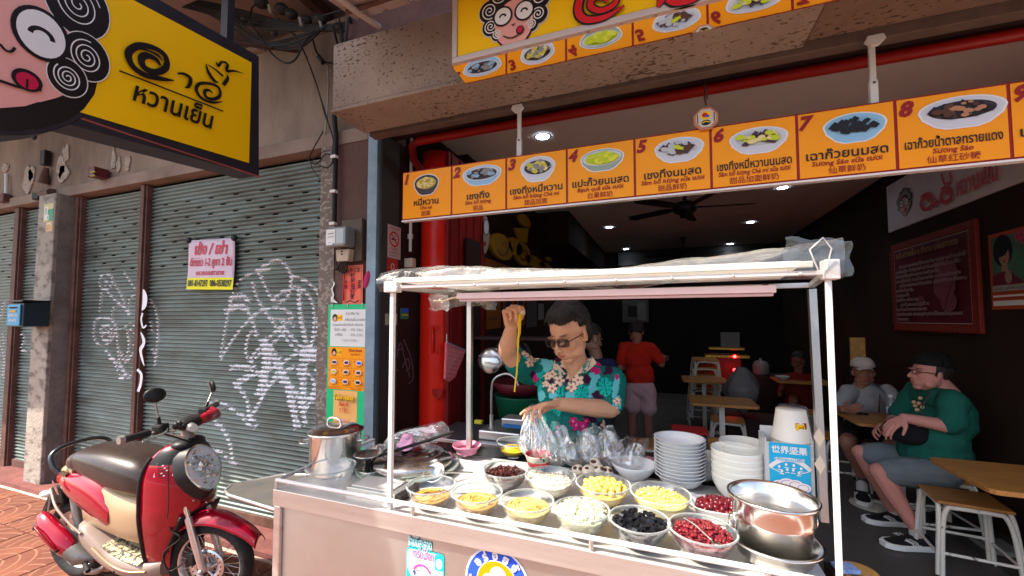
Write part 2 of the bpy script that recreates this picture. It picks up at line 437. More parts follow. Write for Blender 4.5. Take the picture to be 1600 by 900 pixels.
gr2 = [([(158,432),(168,428),(177,436),(172,450),(161,452),(157,442),(158,432)],2.4),([(162,438),(170,442),(166,448)],2),([(160,456),(158,480),(157,490)],2),([(166,452),(180,468),(196,480),(203,486)],2.2),
([(178,440),(190,460),(198,478)],2),([(194,424),(205,440),(213,452),(222,460)],2),([(204,480),(203,470),(212,460),(220,460)],2.4),([(198,484),(205,492)],5),([(176,488),(182,478),(198,478)],2),
([(176,488),(178,502),(183,512)],2),([(147,520),(150,502),(160,496),(175,500),(182,512),(178,528),(165,540),(152,535),(147,520)],2.4),([(158,515),(165,508),(176,514),(174,528),(164,532),(158,515)],3),
([(162,520),(170,518),(172,526)],4),([(183,514),(195,512),(205,505),(218,514)],2),([(204,515),(212,520),(216,530),(210,540)],2.4),([(200,515),(203,540),(198,560)],3),([(184,520),(186,545),(190,570),(200,586)],3),
([(180,560),(190,575),(202,590),(215,570),(218,545)],2.4),([(165,545),(178,562),(186,580)],2.4),([(172,560),(180,563)],4),([(188,588),(196,591)],5),([(190,550),(196,565),(204,560)],3),([(204,556),(214,550)],3)]
graffiti(gr2, sh2)
graffiti([([(236,468),(245,485),(248,510),(247,540),(243,572)],2.4),([(238,545),(244,552)],4),([(236,500),(240,520)],2.4)], sh1)
graffiti([([(2,500),(6,480),(9,470)],2.4),([(3,540),(8,560),(6,590)],2.4),([(5,520),(9,540)],2.4)], sh4)
graffiti([([(34,500),(36,480),(44,475)],2.4),([(33,520),(40,530),(34,545),(44,550)],2.4)], sh3)
pm = Print(lambda x, y, d: onY(x, y, YS-.060)+Vector((0, -d, 0)))
pm.poly(M_graf, smooth_pts([(224,452),(230,462),(229,478),(222,485),(223,470)], 4, True)); pm.line(M_graf, smooth_pts([(223,489),(221,500),(224,512),(229,508)], 5), 2.5)
pm.poly(M_graf, smooth_pts([(220,518),(227,530),(226,540),(222,548),(224,560),(226,572),(221,562),(218,545),(223,535)], 4, True)); pm.line(M_graf, smooth_pts([(215,577),(221,585),(220,600),(216,612)], 5), 4)
pm.build(po1, 'paint_splash')

# ================================================================ walls, pillars, beam of the shophouse front
t = thing('lintel_wall', 'stained concrete wall above the roller shutters with broken plaster scars', 'wall', (-5, 2.3, 2.76))
MB().b2((-12, 2.19, 2.86), (-1.83, 2.6, 3.62)).build('wall', M_wall, t, bev=.006)
MB().b2((-12, 2.165, 2.76), (-1.83, 2.6, 2.857)).build('lower_band', M_conc, t, bev=.004)
MB().b2((-12, 2.15, 3.623), (-1.83, 2.6, 3.66)).build('coping', M_conc, t, bev=.004)
MB().b2((-12, 2.45, 3.663), (-1.0, 2.6, 4.6)).build('upper_wall', mat('upper_brown_wall', (.22, .15, .125), .9, var=.2), t)
for (x, y, sx, sz) in ((44,282,26,34),(50,270,14,20),(97,262,20,26),(103,240,14,22),(100,272,22,22),(178,250,10,26),(186,258,8,18),(10,290,6,34),(200,255,12,20),(9,262,22,10)):
    p = onY(x, y, 2.185); mbx = MB()
    pts = [(p.x+sx*.0049*math.cos(a)*rnd.uniform(.5, 1.15), 2.19, p.z+sz*.0049*math.sin(a)*rnd.uniform(.5, 1.15)) for a in [2*math.pi*i/11 for i in range(11)]]
    mbx.prism(pts, (0, -.012, 0)).build('plaster_scar', mat('pale_plaster', (.40, .33, .27), .95, var=.35, vs_=30, bump=.8), t, bev=.003)
# gate lamp bracket, red junction block on that wall
q = thing('wall_bracket', 'small black metal bracket hanging on the concrete wall above the pillar', 'bracket', tuple(onY(71, 262, 2.15)))
MB().box(onY(71, 247, 2.15), (.085, .05, .15)).build('frame', M_cable, q, bev=.005)
MB().tube([onY(72, 262, 2.15), onY(68, 287, 2.15)], [.022, .045], 8).build('stem', M_rust, q)
q = thing('junction_block', 'dark red block with brass terminals fixed above the narrow shutter', 'junction box', tuple(onY(154, 278, 2.13)))
MB().box(onY(154, 271, 2.12), (.11, .11, .085)).build('body', mat('dark_red_block', (.12, .02, .02), .5), q, bev=.006)
for dx in (-.025, .01):
    for dz in (-.022, .012): MB().cyl(onY(148, 271, 2.065)+Vector((dx, 0, dz)), onY(148, 271, 2.055)+Vector((dx, -.012, dz)), .009, n=8).build('terminal', mat('brass', (.6, .42, .16), .4, metal=.9), q)
q = thing('rusty_clamp', 'rusty clamp with a dark wedge left on the wall just above the pillar', 'clamp', tuple(onY(68, 303, 2.15)))
MB().box(onY(58, 307, 2.15), (.09, .04, .07), R(10)).build('clamp', M_cable, q, bev=.01); MB().tube([onY(64, 304, 2.14), onY(82, 301, 2.14)], [.03, .045], 6).build('wedge', M_rust, q)
q = thing('rusty_hook', 'rusty brown bracket with a pale rod at the left edge of the concrete wall', 'bracket', tuple(onY(7, 310, 2.15)))
MB().box(onY(7, 310, 2.15), (.12, .06, .09)).build('block', M_rust, q, bev=.006); MB().tube([onY(10, 303, 2.16), onY(10, 272, 2.16)], .016, 6).build('rod', M_white, q)

t = thing('concrete_pillar', 'weathered square concrete pillar with flaking paint beside the red scooter', 'pillar', (-5.5, 2.15, 0))
MB().b2((-5.71, 2.075, .0), (-5.41, 2.35, 2.765)).build('shaft', M_pill, t, bev=.008)
MB().b2((-5.407, 2.10, .031), (-5.402, 2.35, 2.76)).build('side_render', mat('grey_render', (.16, .14, .125), .9, c2=(.33, .28, .24), vs_=5, bump=.6, thr=(.2, .62)), t)
q = thing('pillar_sticker', 'green and white square sticker near the top of the concrete pillar', 'sticker', tuple(onY(76, 345, 2.072)))
P = Print(frame(onY(76, 332, 2.0745), (1, 0, 0), (0, 0, 1)))
G_ = mat('sticker_green', (.02, .26, .13), .5); W_ = mat('print_white', (.74, .72, .68), .6); Yp = mat('print_pale_yellow', (.6, .52, .25), .6)
P.rect(Yp, -.085, -.085, .085, .085); P.rect(W_, -.07, -.07, -.01, .06); P.rect(G_, -.01, -.085, .085, .03); P.ring(W_, -.03, -.03, .018, .03, .008); P.ring(G_, -.045, .015, .012, .03, .008); P.ell(W_, .0, -.05, .02, .028); P.ell(G_, .0, -.05, .010, .015)
P.build(q)
q = thing('pillar_sticker', 'small orange sticker below the green one on the concrete pillar', 'sticker', tuple(onY(76, 350, 2.072)))
P = Print(frame(onY(77, 353, 2.0745), (1, 0, 0), (0, 0, 1))); P.rect(mat('print_tan', (.62, .38, .17), .6), -.06, -.055, .06, .055); P.line(W_, [(-.045, .02), (0, .028), (.03, .01)], .01); P.rect(mat('print_ochre', (.4, .2, .06), .6), -.04, -.03, -.01, -.022); P.build(q)
# letterbox
q = thing('letterbox', 'blue and black metal letterbox hanging on the concrete pillar', 'letterbox', (-5.53, 2.0, 1.52))
MB().prism([(-5.64, 1.90, 1.49), (-5.64, 1.90, 1.70), (-5.64, 2.07, 1.735), (-5.64, 2.07, 1.49)], (.26, 0, 0)).build('body', mat('dark_letterbox_metal', (.02, .035, .045), .4), q, bev=.006)
MB().b2((-5.655, 1.885, 1.715), (-5.365, 2.07, 1.73)).build('lid', mat('black_letterbox_metal', (.012, .012, .014), .4), q, bev=.004)
MB().b2((-5.635, 1.888, 1.50), (-5.41, 1.898, 1.69)).build('front', mat('blue_letterbox_paint', (.05, .30, .52), .4), q, bev=.003)
P = Print(frame((-5.52, 1.886, 1.59), (1, 0, 0), (0, 0, 1))); P.rect(M_black, -.07, .065, .07, .078); P.rect(mat('print_amber', (.6, .33, .05), .6), -.05, .03, .05, .05)
P.text(W_, 'จดหมาย', 0, -.01, .05); P.text(W_, 'ไปรษณีย์', 0, -.055, .04); P.build(q)

t = thing('brown_pillar', 'brown painted pillar carrying the electricity meter and the green menu poster', 'pillar', (-2.05, 2.25, 0))
MB().b2((-2.235, 2.175, 0), (-1.80, 2.6, 2.79)).build('shaft', mat('brown_pillar_paint', (.15, .075, .06), .8, c2=(.10, .055, .045), vs_=3, bump=.25), t, bev=.006)
MB().b2((-2.232, 2.166, 0), (-2.10, 2.1735, 2.79)).build('worn_strip', stain('worn_edge', (.17, .13, .11), (.30, .25, .21), 45, (.56, .60)), t)
t = thing('door_jamb', 'blue-grey painted steel upright on the left of the open shop front', 'door jamb', (-1.78, 2.2, 0))
MB().b2((-1.797, 2.13, 0), (-1.722, 2.35, 2.788)).build('flange', mat('blue_grey_jamb', (.20, .27, .33), .45, metal=.2, var=.2, vs_=9, bump=.15), t, bev=.003)
MB().b2((-1.720, 2.16, 0), (-1.708, 2.35, 2.788)).build('channel', mat('dark_channel', (.05, .045, .04), .6), t, bev=.002)

t = thing('concrete_beam', 'chipped grey concrete beam across the top of the dessert shop', 'beam', (1, 1.8, 2.65))
MB().b2((-1.627, 1.64, 2.664), (.55, 1.90, 3.02)).build('beam', M_beam, t, bev=.01)
MB().b2((.552, 1.633, 2.666), (4.6, 1.895, 3.02)).build('beam', stain('ruddy_concrete', (.20, .125, .09), (.07, .035, .02)), t, bev=.01)
MB().b2((-1.629, 1.634, 2.646), (.548, 1.893, 2.663)).build('bottom_lip', M_beam, t, bev=.004)
MB().b2((-1.60, 1.902, 2.628), (4.6, 1.96, 2.72)).build('rail', mat('brown_lintel', (.14, .09, .07), .7, var=.2), t, bev=.004)
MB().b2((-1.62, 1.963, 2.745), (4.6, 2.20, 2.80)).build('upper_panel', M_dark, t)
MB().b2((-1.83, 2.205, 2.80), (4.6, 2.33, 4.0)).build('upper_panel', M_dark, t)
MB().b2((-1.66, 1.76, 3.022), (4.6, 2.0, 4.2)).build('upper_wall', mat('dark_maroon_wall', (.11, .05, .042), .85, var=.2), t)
t = thing('gate_track', 'round red steel track tube along the head of the shop opening', 'track')
MB().tube([(-1.50, 2.26, 2.735), (4.6, 2.26, 2.735)], .028, 12).build('tube', mat('track_red', (.36, .012, .008), .4), t)
MB().tube([(-1.50, 2.26, 2.735), (-1.56, 2.28, 2.72), (-1.6, 2.36, 2.66), (-1.6, 2.5, 2.6)], .026, 10).build('bend', M_dred, t)

# ---------------------------------------------------------------- the room
room = thing('shop_interior', 'dark brown room of the dessert shop seen through the opening', 'room', (0, 5, 0))
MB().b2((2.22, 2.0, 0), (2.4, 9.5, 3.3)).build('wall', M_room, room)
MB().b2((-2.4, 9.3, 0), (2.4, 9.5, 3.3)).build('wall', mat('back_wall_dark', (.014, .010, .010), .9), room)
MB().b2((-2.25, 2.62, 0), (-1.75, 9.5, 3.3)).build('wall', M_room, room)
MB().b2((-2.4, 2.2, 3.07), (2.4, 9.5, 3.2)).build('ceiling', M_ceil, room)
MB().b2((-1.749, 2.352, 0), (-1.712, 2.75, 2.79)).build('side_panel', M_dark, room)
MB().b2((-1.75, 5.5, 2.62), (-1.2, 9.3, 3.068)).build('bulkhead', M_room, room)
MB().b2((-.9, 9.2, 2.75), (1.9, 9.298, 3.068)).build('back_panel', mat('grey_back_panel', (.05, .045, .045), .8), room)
# outer neighbour walls so nothing behind the facade is open
MB().b2((2.4, 2.1, 0), (8, 2.4, 3.3)).build('neighbour_wall', M_conc, thing('side_wall', 'plain rendered wall of the shophouse to the right of the opening', 'wall', (5, 2.2, 0)))

# soffit above the pavement
t = thing('canopy_soffit', 'brown concrete soffit above the pavement with dark joists', 'canopy', (-4, 1.5, 3.7))
MB().b2((-14, .42, 4.02), (-1.2, 2.44, 4.12)).build('slab', mat('soffit_paint', (.30, .215, .185), .9, var=.2, vs_=1.5), t)
for x in (-5.5, -3.9, -2.5): MB().b2((x, .42, 3.93), (x+.07, 2.44, 4.018)).build('joist', M_rust, t)
aw = thing('metal_awning', 'ribbed pale metal awning sheets above the concrete beam', 'awning', (-.5, 1.2, 3.2))
awp = onY(565, 29, 1.60)
def awz(y): return awp.z+.20*(y-1.60)
xx = awp.x-.03
while xx < 4.4:
    mbx = MB()
    prof = [(0, 0), (.012, .012), (.03, .012), (.042, 0), (.155, 0)]
    for (a0, h0), (a1, h1) in zip(prof, prof[1:]):
        mbx.add([(xx+a0, .80, awz(.80)+h0), (xx+a1, .80, awz(.80)+h1), (xx+a1, 1.60, awz(1.6)+h1), (xx+a0, 1.60, awz(1.6)+h0)], [(0, 1, 2, 3)])
    mbx.build('sheet', mat('awning_metal', (.55, .44, .40), .5, metal=.25, var=.15, vs_=2), aw, solid=.003)
    xx += .155
e = onY(592, 42, 1.66); MB().tube([(e.x-.02, .85, awz(.85)-.03), e], .016, 8).build('strut', mat('awning_strut', (.5, .42, .38), .5), aw)
MB().tube([(awp.x, 1.50, awz(1.5)-.02), (4.4, 1.50, awz(1.5)-.02)], .012, 8).build('purlin', M_rust, aw)
# ================================================================ print inks
I_yel = mat('ink_yellow', (.95, .53, .0), .45); I_blk = mat('ink_black', (.012, .008, .008), .4)
I_pink = mat('ink_skin_pink', (.80, .36, .31), .4); I_wht = mat('ink_white', (.78, .74, .72), .4)
I_red = mat('ink_red', (.62, .012, .018), .4); I_org = mat('ink_orange', (.95, .32, .002), .45); I_dred = mat('ink_dark_red', (.30, .010, .012), .45)
I_crim = mat('ink_crimson', (.55, .01, .06), .4); I_grn = mat('ink_green', (.02, .50, .20), .5); I_cream = mat('ink_cream', (.80, .62, .28), .5)
I_grey = mat('ink_grey', (.25, .24, .24), .5); I_lgrey = mat('ink_light_grey', (.5, .5, .52), .5); I_blue = mat('ink_blue', (.03, .10, .62), .45)
I_cyan = mat('ink_cyan', (.02, .45, .62), .45); I_lime = mat('ink_lime', (.55, .62, .02), .5); I_brn = mat('ink_brown', (.10, .035, .02), .5)
I_noodle = mat('ink_noodle', (.62, .50, .06), .5); I_teal = mat('ink_sky', (.25, .45, .62), .5); I_plum = mat('ink_plum', (.08, .03, .045), .5)

def curl(P, a, b, r, sgn=1, rot=0.3, rb=None, lw=.006):
    rb = rb or r
    P.ell(I_wht, a, b, r+lw, rb+lw); P.ell(I_blk, a, b, r, rb)
    P.spiral(I_wht, a, b, r*.66, rb*.66, 2.3, -lw*.8, start=rot, sgn=sgn)

def mascot(P, cx, cz, s):
    """curly-haired cook with round glasses, tongue out; s = half height of the face"""
    for (dx, dz, r) in ((-.50,.98,.36),(0,1.12,.40),(.50,.98,.36),(-.82,.55,.37),(.82,.55,.37),(-.78,.02,.30),(.80,.02,.30),(-.55,-.28,.22),(.58,-.26,.22),(-.32,.70,.3),(.32,.70,.3)):
        P.ell(I_wht, cx+dx*s, cz+dz*s, (r+.03)*s, (r+.03)*s)
    P.ell(I_blk, cx, cz-.02*s, .70*s, .84*s)
    for (dx, dz, r) in ((-.50,.98,.36),(0,1.12,.40),(.50,.98,.36),(-.82,.55,.37),(.82,.55,.37),(-.78,.02,.30),(.80,.02,.30),(-.55,-.28,.22),(.58,-.26,.22)):
        P.ell(I_blk, cx+dx*s, cz+dz*s, r*s, r*s)
    P.ell(I_pink, cx, cz-.03*s, .64*s, .79*s)
    P.poly(I_blk, [(cx-.66*s, cz+.45*s), (cx+.66*s, cz+.45*s), (cx+.5*s, cz+.9*s), (cx-.5*s, cz+.9*s)])
    P.ell(I_pink, cx, cz+.40*s, .42*s, .30*s)
    for (dx, dz, r) in ((-.50,.98,.36),(0,1.12,.40),(.50,.98,.36),(-.82,.55,.37),(.82,.55,.37),(-.78,.02,.30),(.80,.02,.30),(-.55,-.28,.22),(.58,-.26,.22)):
        P.spiral(I_wht, cx+dx*s, cz+dz*s, r*s*.75, r*s*.75, 2.2, -.035*s, start=dx*3)
    for q in (-1, 1):
        P.ell(I_blk, cx+q*.36*s, cz+.24*s, .33*s, .33*s); P.ell(I_wht, cx+q*.36*s, cz+.24*s, .27*s, .27*s)
        P.line(I_blk, [(cx+q*.36*s+.10*s*math.cos(t), cz+.21*s+.09*s*math.sin(t)) for t in [math.pi*i/8 for i in range(9)]], .06*s)
    P.line(I_blk, [(cx-.05*s, cz-.10*s), (cx-.01*s, cz-.16*s), (cx+.06*s, cz-.10*s)], .04*s)
    P.line(I_blk, smooth_pts([(cx-.34*s, cz-.42*s), (cx-.1*s, cz-.54*s), (cx+.16*s, cz-.50*s), (cx+.36*s, cz-.36*s)], 5), .045*s)
    P.ell(I_blk, cx+.22*s, cz-.36*s, .13*s, .14*s); P.ell(I_crim, cx+.22*s, cz-.35*s, .09*s, .10*s)

# ================================================================ hanging sign at the left, square to the street
XL = -2.05
def yz(x, y): p = onX(x, y, XL); return (p.y, p.z)
sg = thing('hanging_sign', 'big yellow and black hanging shop sign with curly-haired cartoon face, square to the street', 'sign', (XL, 1.1, 2.3))
M_frame = mat('sign_frame_black', (.022, .018, .024), .5, var=.2, bump=.05)
def slab(pts, m, name, x0, x1):
    mb = MB(); mb.prism([(x0, a, b) for a, b in pts], (x1-x0, 0, 0)); return mb.build(name, m, sg, bev=.004)
o_tr = yz(405, 88); o_br = yz(405, 275); k = math.tan(R(5))
box = [(.62, 2.26), (o_br[0], o_br[1]), (o_tr[0], o_tr[1]), (.40, o_tr[1]-.09)]
slab(box, M_frame, 'sign_box', XL-.15, XL)
# round face board, bulging below the box
fc = (.50, 2.50)
disc = [(fc[0]+.40*math.cos(t), fc[1]+.365*math.sin(t)) for t in [2*math.pi*i/48 for i in range(48)]]
slab(disc, M_frame, 'face_board', XL-.145, XL+.004)
edge = [yz(x, y) for x, y in ((405, 279), (300, 246), (200, 214), (110, 184))]
mb = MB(); mb.tube([(XL-.002, a, b+.012) for a, b in edge], .004, 6); mb.build('red_edge_trim', mat('worn_red_trim', (.35, .07, .05), .6), sg)
P = Print(lambda a, b, d: Vector((XL+.004+d, a, b)))
a_ = yz(392, 98); b_ = yz(388, 255); c_ = yz(108, 169)
P.poly(I_yel, [(c_[0]-.05, c_[1]-.008), b_, a_, (.70, a_[1]-.075)])
P.ell(I_blk, fc[0], fc[1], .385, .35)
curls = []
for (x, y, rx, ry) in ((120, 8, 50, 50), (133, 90, 36, 36), (103, 122, 31, 29)):
    c0 = yz(x, y); e0 = yz(x+rx, y); e1 = yz(x, y-ry); curls.append((c0[0], c0[1], abs(e0[0]-c0[0]), abs(e1[1]-c0[1])))
for (a, b, ra, rb) in curls:
    for s_ in (1, -1):
        aa = fc[0]+s_*(a-fc[0]); P.ell(I_wht, aa, b, ra+.003, rb+.003); P.ell(I_blk, aa, b, ra, rb)
P.ell(I_pink, fc[0], fc[1]+.03, .315, .315)
P.poly(I_pink, [yz(0, 155), yz(34, 162), yz(62, 160), yz(85, 154), yz(98, 149), yz(82, 140), yz(60, 120), yz(20, 110), yz(0, 110)])
for i, (a, b, ra, rb) in enumerate(curls):
    for s_ in (1, -1):
        aa = fc[0]+s_*(a-fc[0]); P.ell(I_wht, aa, b, ra+.003, rb+.003); P.ell(I_blk, aa, b, ra, rb)
        P.spiral(I_wht, aa, b, ra*.72, rb*.72, 3.1, -.0038, start=1.0+i, sgn=-s_)
lc = yz(62, 55); lr = (abs(yz(101, 55)[0]-yz(22, 55)[0])/2, abs(yz(62, 20)[1]-yz(62, 90)[1])/2)
for s_ in (1, -1):
    aa = fc[0]+s_*(lc[0]-fc[0]); P.ell(I_blk, aa, lc[1], lr[0]+.013, lr[1]+.013); P.ell(I_wht, aa, lc[1], lr[0], lr[1])
    P.line(I_blk, [(aa+.028*math.cos(t), lc[1]-.01+.028*math.sin(t)) for t in [math.pi*i/9 for i in range(10)]], .014)
P.line(I_blk, [(fc[0]-.06, lc[1]+.03), (fc[0], lc[1]+.04), (fc[0]+.06, lc[1]+.03)], .012)
P.line(I_blk, smooth_pts([yz(-4, 70), yz(5, 80), yz(14, 82), yz(20, 76)], 5), .008)
P.line(I_blk, smooth_pts([yz(-30, 120), yz(0, 129), yz(25, 137), yz(45, 140), yz(61, 142)], 5), .010)
tg = yz(39, 127); P.ell(I_blk, tg[0], tg[1], .037, .037); P.ell(I_crim, tg[0], tg[1]-.002, .027, .027); P.line(I_blk, [(tg[0], tg[1]-.028), (tg[0], tg[1]+.004)], .006)
# lettering
def sp(P, x, y, rx, ry, turns, wd, start, ink=I_blk, f=yz, sgn=-1, inner=.1):
    c0 = f(x, y); ra = abs(f(x+rx, y)[0]-c0[0]); rb = abs(f(x, y-ry)[1]-c0[1]); P.spiral(ink, c0[0], c0[1], ra, rb, turns, wd, start=start, inner=inner, sgn=sgn)
def st(P, pts, wd, ink=I_blk, f=yz, n=5):
    q = smooth_pts([f(x, y) for x, y in pts], n)
    if hasattr(wd, '__len__'):
        m_ = len(q); ws = [np.interp(i/(m_-1)*(len(wd)-1), range(len(wd)), wd) for i in range(m_)]; P.line(ink, q, ws)
    else: P.line(ink, q, wd)
st(P, [(247,104),(240,94),(226,88),(217,93),(222,107),(240,114),(256,106),(254,88),(236,76),(213,73),(197,84),(203,104),(222,118),(247,124),(268,127)],
   [.010,.020,.026,.026,.026,.026,.024,.022,.022,.026,.026,.024,.024,.020,.006], n=6)
st(P, [(250,97),(243,88),(226,80),(206,76)], [.004,.012,.008,.004])
st(P, [(273,116),(284,117),(294,124),(291,136),(285,138)], [.006,.014,.018,.014,.005])
st(P, [(329,147),(323,142),(316,144),(319,153),(330,156),(340,150),(338,138),(325,132),(308,132),(303,142),(312,155),(328,161),(344,160)], [.006,.012,.015,.015,.015,.015,.013,.013,.014,.016,.014,.012,.004], n=5)
st(P, [(318,101),(322,114),(331,127),(338,130)], [.004,.016,.018,.003]); st(P, [(320,102),(330,108),(345,120)], [.003,.008,.012]); st(P, [(345,134),(352,124),(351,118)], [.016,.016,.006])
st(P, [(334,98),(337,104),(343,98),(352,102),(350,112),(362,112),(377,116)], [.006,.014,.010,.013,.013,.010,.002])
st(P, [(182,112),(260,142),(345,175)], .007)
p0 = yz(203, 146); p1 = yz(331, 194)
P.text(I_blk, 'หวานเย็น', (p0[0]+p1[0])/2, (p0[1]+p1[1])/2-.030, .115, width=abs(p1[0]-p0[0]), bold=.02, rot=math.atan2(p1[1]-p0[1], p1[0]-p0[0])*.92, shear=.25)
P.build(sg)
for (y_, z_) in ((.95, 2.86), (1.42, 2.92)):
    MB().b2((XL-.10, y_-.018, z_), (XL-.05, y_+.018, 4.0)).build('hanger', M_frame, sg)
MB().tube([(XL-.08, 1.2, 2.90), (XL-.4, 2.15, 3.5)], .012, 6).build('stay', M_rust, sg)
MB().tube([(XL-.08, .95, 3.2), (XL-.08, 1.6, 3.9)], .012, 6).build('stay', M_rust, sg)

# ================================================================ light box above the beam
YU = 1.447
M_alu = mat('aluminium_trim', (.56, .47, .43), .4, metal=.5)
us = thing('light_box_sign', 'long yellow light-box sign with cartoon face and red letters, above the concrete beam', 'sign', (1, 1.56, 2.63))
MB().b2((-.787, YU+.006, 2.610), (3.4, 1.572, 3.2)).build('cabinet', M_alu, us, bev=.003)
MB().b2((-.799, YU-.004, 2.5955), (3.4, 1.574, 2.607)).build('mirror_base', mat('polished_steel', (.93, .90, .88), .03, metal=1.0, bump=.03, bs=5), us)
MB().b2((-.799, YU-.006, 2.608), (3.4, YU+.006, 2.633)).build('frame_rail', M_alu, us, bev=.003)
MB().b2((-.799, YU-.006, 2.634), (-.777, YU+.006, 3.2)).build('frame_stile', M_alu, us, bev=.003)
P = Print(frame((0, YU+.004, 0), (1, 0, 0), (0, 0, 1)))
P.rect(I_yel, -.776, 2.634, 3.4, 3.2)
def xz(x, y): p = onY(x, y, YU); return (p.x, p.z)
c0 = xz(803, 34); mascot(P, c0[0], c0[1], .125)
for cx, cy, s_ in ((938, 5, 1.0), (1075, -22, .8)):
    for ink, wd in ((I_blk, .030), (I_red, .019)):
        st(P, [(cx+12,cy),(cx+2,cy-8),(cx-12,cy-4),(cx-14,cy+8),(cx+2,cy+14),(cx+24,cy+2),(cx+22,cy-20),(cx,cy-28),(cx-26,cy-14),(cx-34,cy+14),(cx-22,cy+28),(cx+8,cy+24),(cx+38,cy+6)], [wd*v for v in (.6,1,1.1,1.1,1,1,1,1.1,1.3,1.4,1.3,1,.3)], ink, xz, 5)
for ink, wd in ((I_blk, .036), (I_red, .026)):
    st(P, [(1012,-14),(1026,-22),(1040,-12),(1032,6),(1028,14)], [wd*.6, wd, wd, wd*.8, wd*.3], ink, xz)
P.build(us)

# ================================================================ the orange menu board
ME = thing('menu_board', 'long orange menu board of numbered desserts with bowl pictures, hung across the opening', 'menu board', (0, 1.9, 2.1))
PW = .3135; MX0 = -1.361; MZ0 = 2.106; MZ1 = 2.381
MB().b2((MX0, 1.902, MZ0), (MX0+PW*9, 1.925, MZ1)).build('board', I_dred, ME, bev=.003)
MB().b2((MX0, 1.896, MZ0-.008), (MX0+PW*9, 1.927, MZ0-.0005)).build('edge_strip', I_wht, ME)
def dish(P, cx, cz, rx, rz, bowl, fill, top, bits=(), oval=.5):
    # outline, bowl body, inside, contents
    body = [(cx-rx*1.0, cz), (cx-rx*.93, cz-rz*.55), (cx-rx*.62, cz-rz*1.25), (cx-rx*.35, cz-rz*1.5), (cx+rx*.35, cz-rz*1.5), (cx+rx*.62, cz-rz*1.25), (cx+rx*.93, cz-rz*.55), (cx+rx, cz)]
    P.poly(I_wht, [(a+(a-cx)*.05, b-.004) for a, b in body]); P.ell(I_wht, cx, cz, rx*1.07, rz*1.10)
    P.poly(bowl, body); P.ell(bowl, cx, cz, rx, rz); P.ell(top, cx, cz, rx*.95, rz*.9); P.ell(fill, cx, cz-rz*.06, rx*.82, rz*.74)
    rr = random.Random(int(cx*1000))
    for ink, n_, s_ in bits:
        for i in range(n_):
            t = rr.uniform(0, 6.28); q = math.sqrt(rr.random())*.72; a = cx+rx*q*math.cos(t); b = cz+rz*(q*.85*math.sin(t)-.04); s1 = s_*rr.uniform(.6, 1.3)
            if ink is I_blk or ink is I_plum: P.poly(ink, [(a-s1, b-s1*.5), (a+s1*.2, b-s1*.8), (a+s1, b), (a+s1*.1, b+s1*.7)], d=.0085+i*.00004)
            else: P.poly(ink, [(a+s1*math.cos(u), b+s1*.62*math.sin(u)) for u in [k_*.785 for k_ in range(8)]], d=.009+i*.00004)
B_black = mat('ink_black_bowl', (.05, .04, .045), .4); B_blue = mat('ink_blue_bowl', (.28, .50, .70), .4); B_grn = mat('ink_grey_green_bowl', (.30, .36, .30), .4); B_wht = mat('ink_white_bowl', (.62, .60, .66), .4); I_syr = mat('ink_dark_syrup', (.05, .028, .03), .4)
menu = [
 ('1','หมี่หวาน','Chè mì','甜面', (.0,.055,.075,.055), B_black, I_noodle, B_black, ((I_cream,46,.007),(I_noodle,30,.006))),
 ('2','เชงทึง','Sâm bổ lượng','甜品', (.02,.065,.105,.05), B_blue, I_syr, B_wht, ((I_grey,16,.012),(I_teal,9,.014),(I_blk,8,.012))),
 ('3','เชงทึงหมี่หวาน','Sâm bổ lượng Chè mì','甜品加面', (.01,.06,.085,.060), B_wht, I_syr, B_wht, ((I_grey,16,.013),(I_noodle,26,.010),(I_cream,14,.008))),
 ('4','แปะก๊วยนมสด','Bạch quả sữa tươi','白果鲜奶', (.01,.06,.095,.05), B_grn, I_lime, B_wht, ((I_lime,30,.014),(mat('ink_ginkgo',(.75,.70,.06),.5),26,.012))),
 ('5','เชงทึงนมสด','Sâm bổ lượng sữa tươi','甜品鲜奶', (.03,.06,.095,.052), B_wht, B_wht, B_wht, ((I_plum,16,.016),(I_lgrey,14,.013),(I_lime,5,.012),(I_brn,5,.018))),
 ('6','เชงทึงหมี่หวานนมสด','Sâm bổ lượng Chè mì sữa tươi','甜品加面鲜奶', (.02,.055,.10,.052), B_wht, I_lgrey, B_wht, ((I_plum,12,.020),(I_lime,9,.016),(I_cream,8,.018),(I_blk,6,.013))),
 ('7','เฉาก๊วยนมสด','Sương Sáo sữa tươi','仙草鲜奶', (.03,.055,.095,.055), B_blue, I_teal, B_blue, ((I_blk,34,.016),)),
 ('8','เฉาก๊วยน้ำตาลทรายแดง','Sương Sáo','仙草红砂糖', (.03,.06,.115,.055), B_wht, I_syr, B_wht, ((I_blk,20,.016),(I_brn,10,.014),(mat('ink_sugar',(.45,.20,.10),.5),14,.012))),
 ('9','เฉาก๊วยโบราณ','Sương Sáo','仙草', (.03,.06,.10,.055), B_blue, I_syr, B_wht, ((I_blk,24,.015),)),
 ('10','ลอดช่อง','Chè','甜品', (.03,.06,.10,.055), B_wht, I_lime, B_wht, ((I_lime,24,.012),)),
 ('11','สละลอยแก้ว','Chè','甜品', (.03,.06,.10,.055), B_wht, I_cream, B_wht, ((I_cream,24,.014),))]
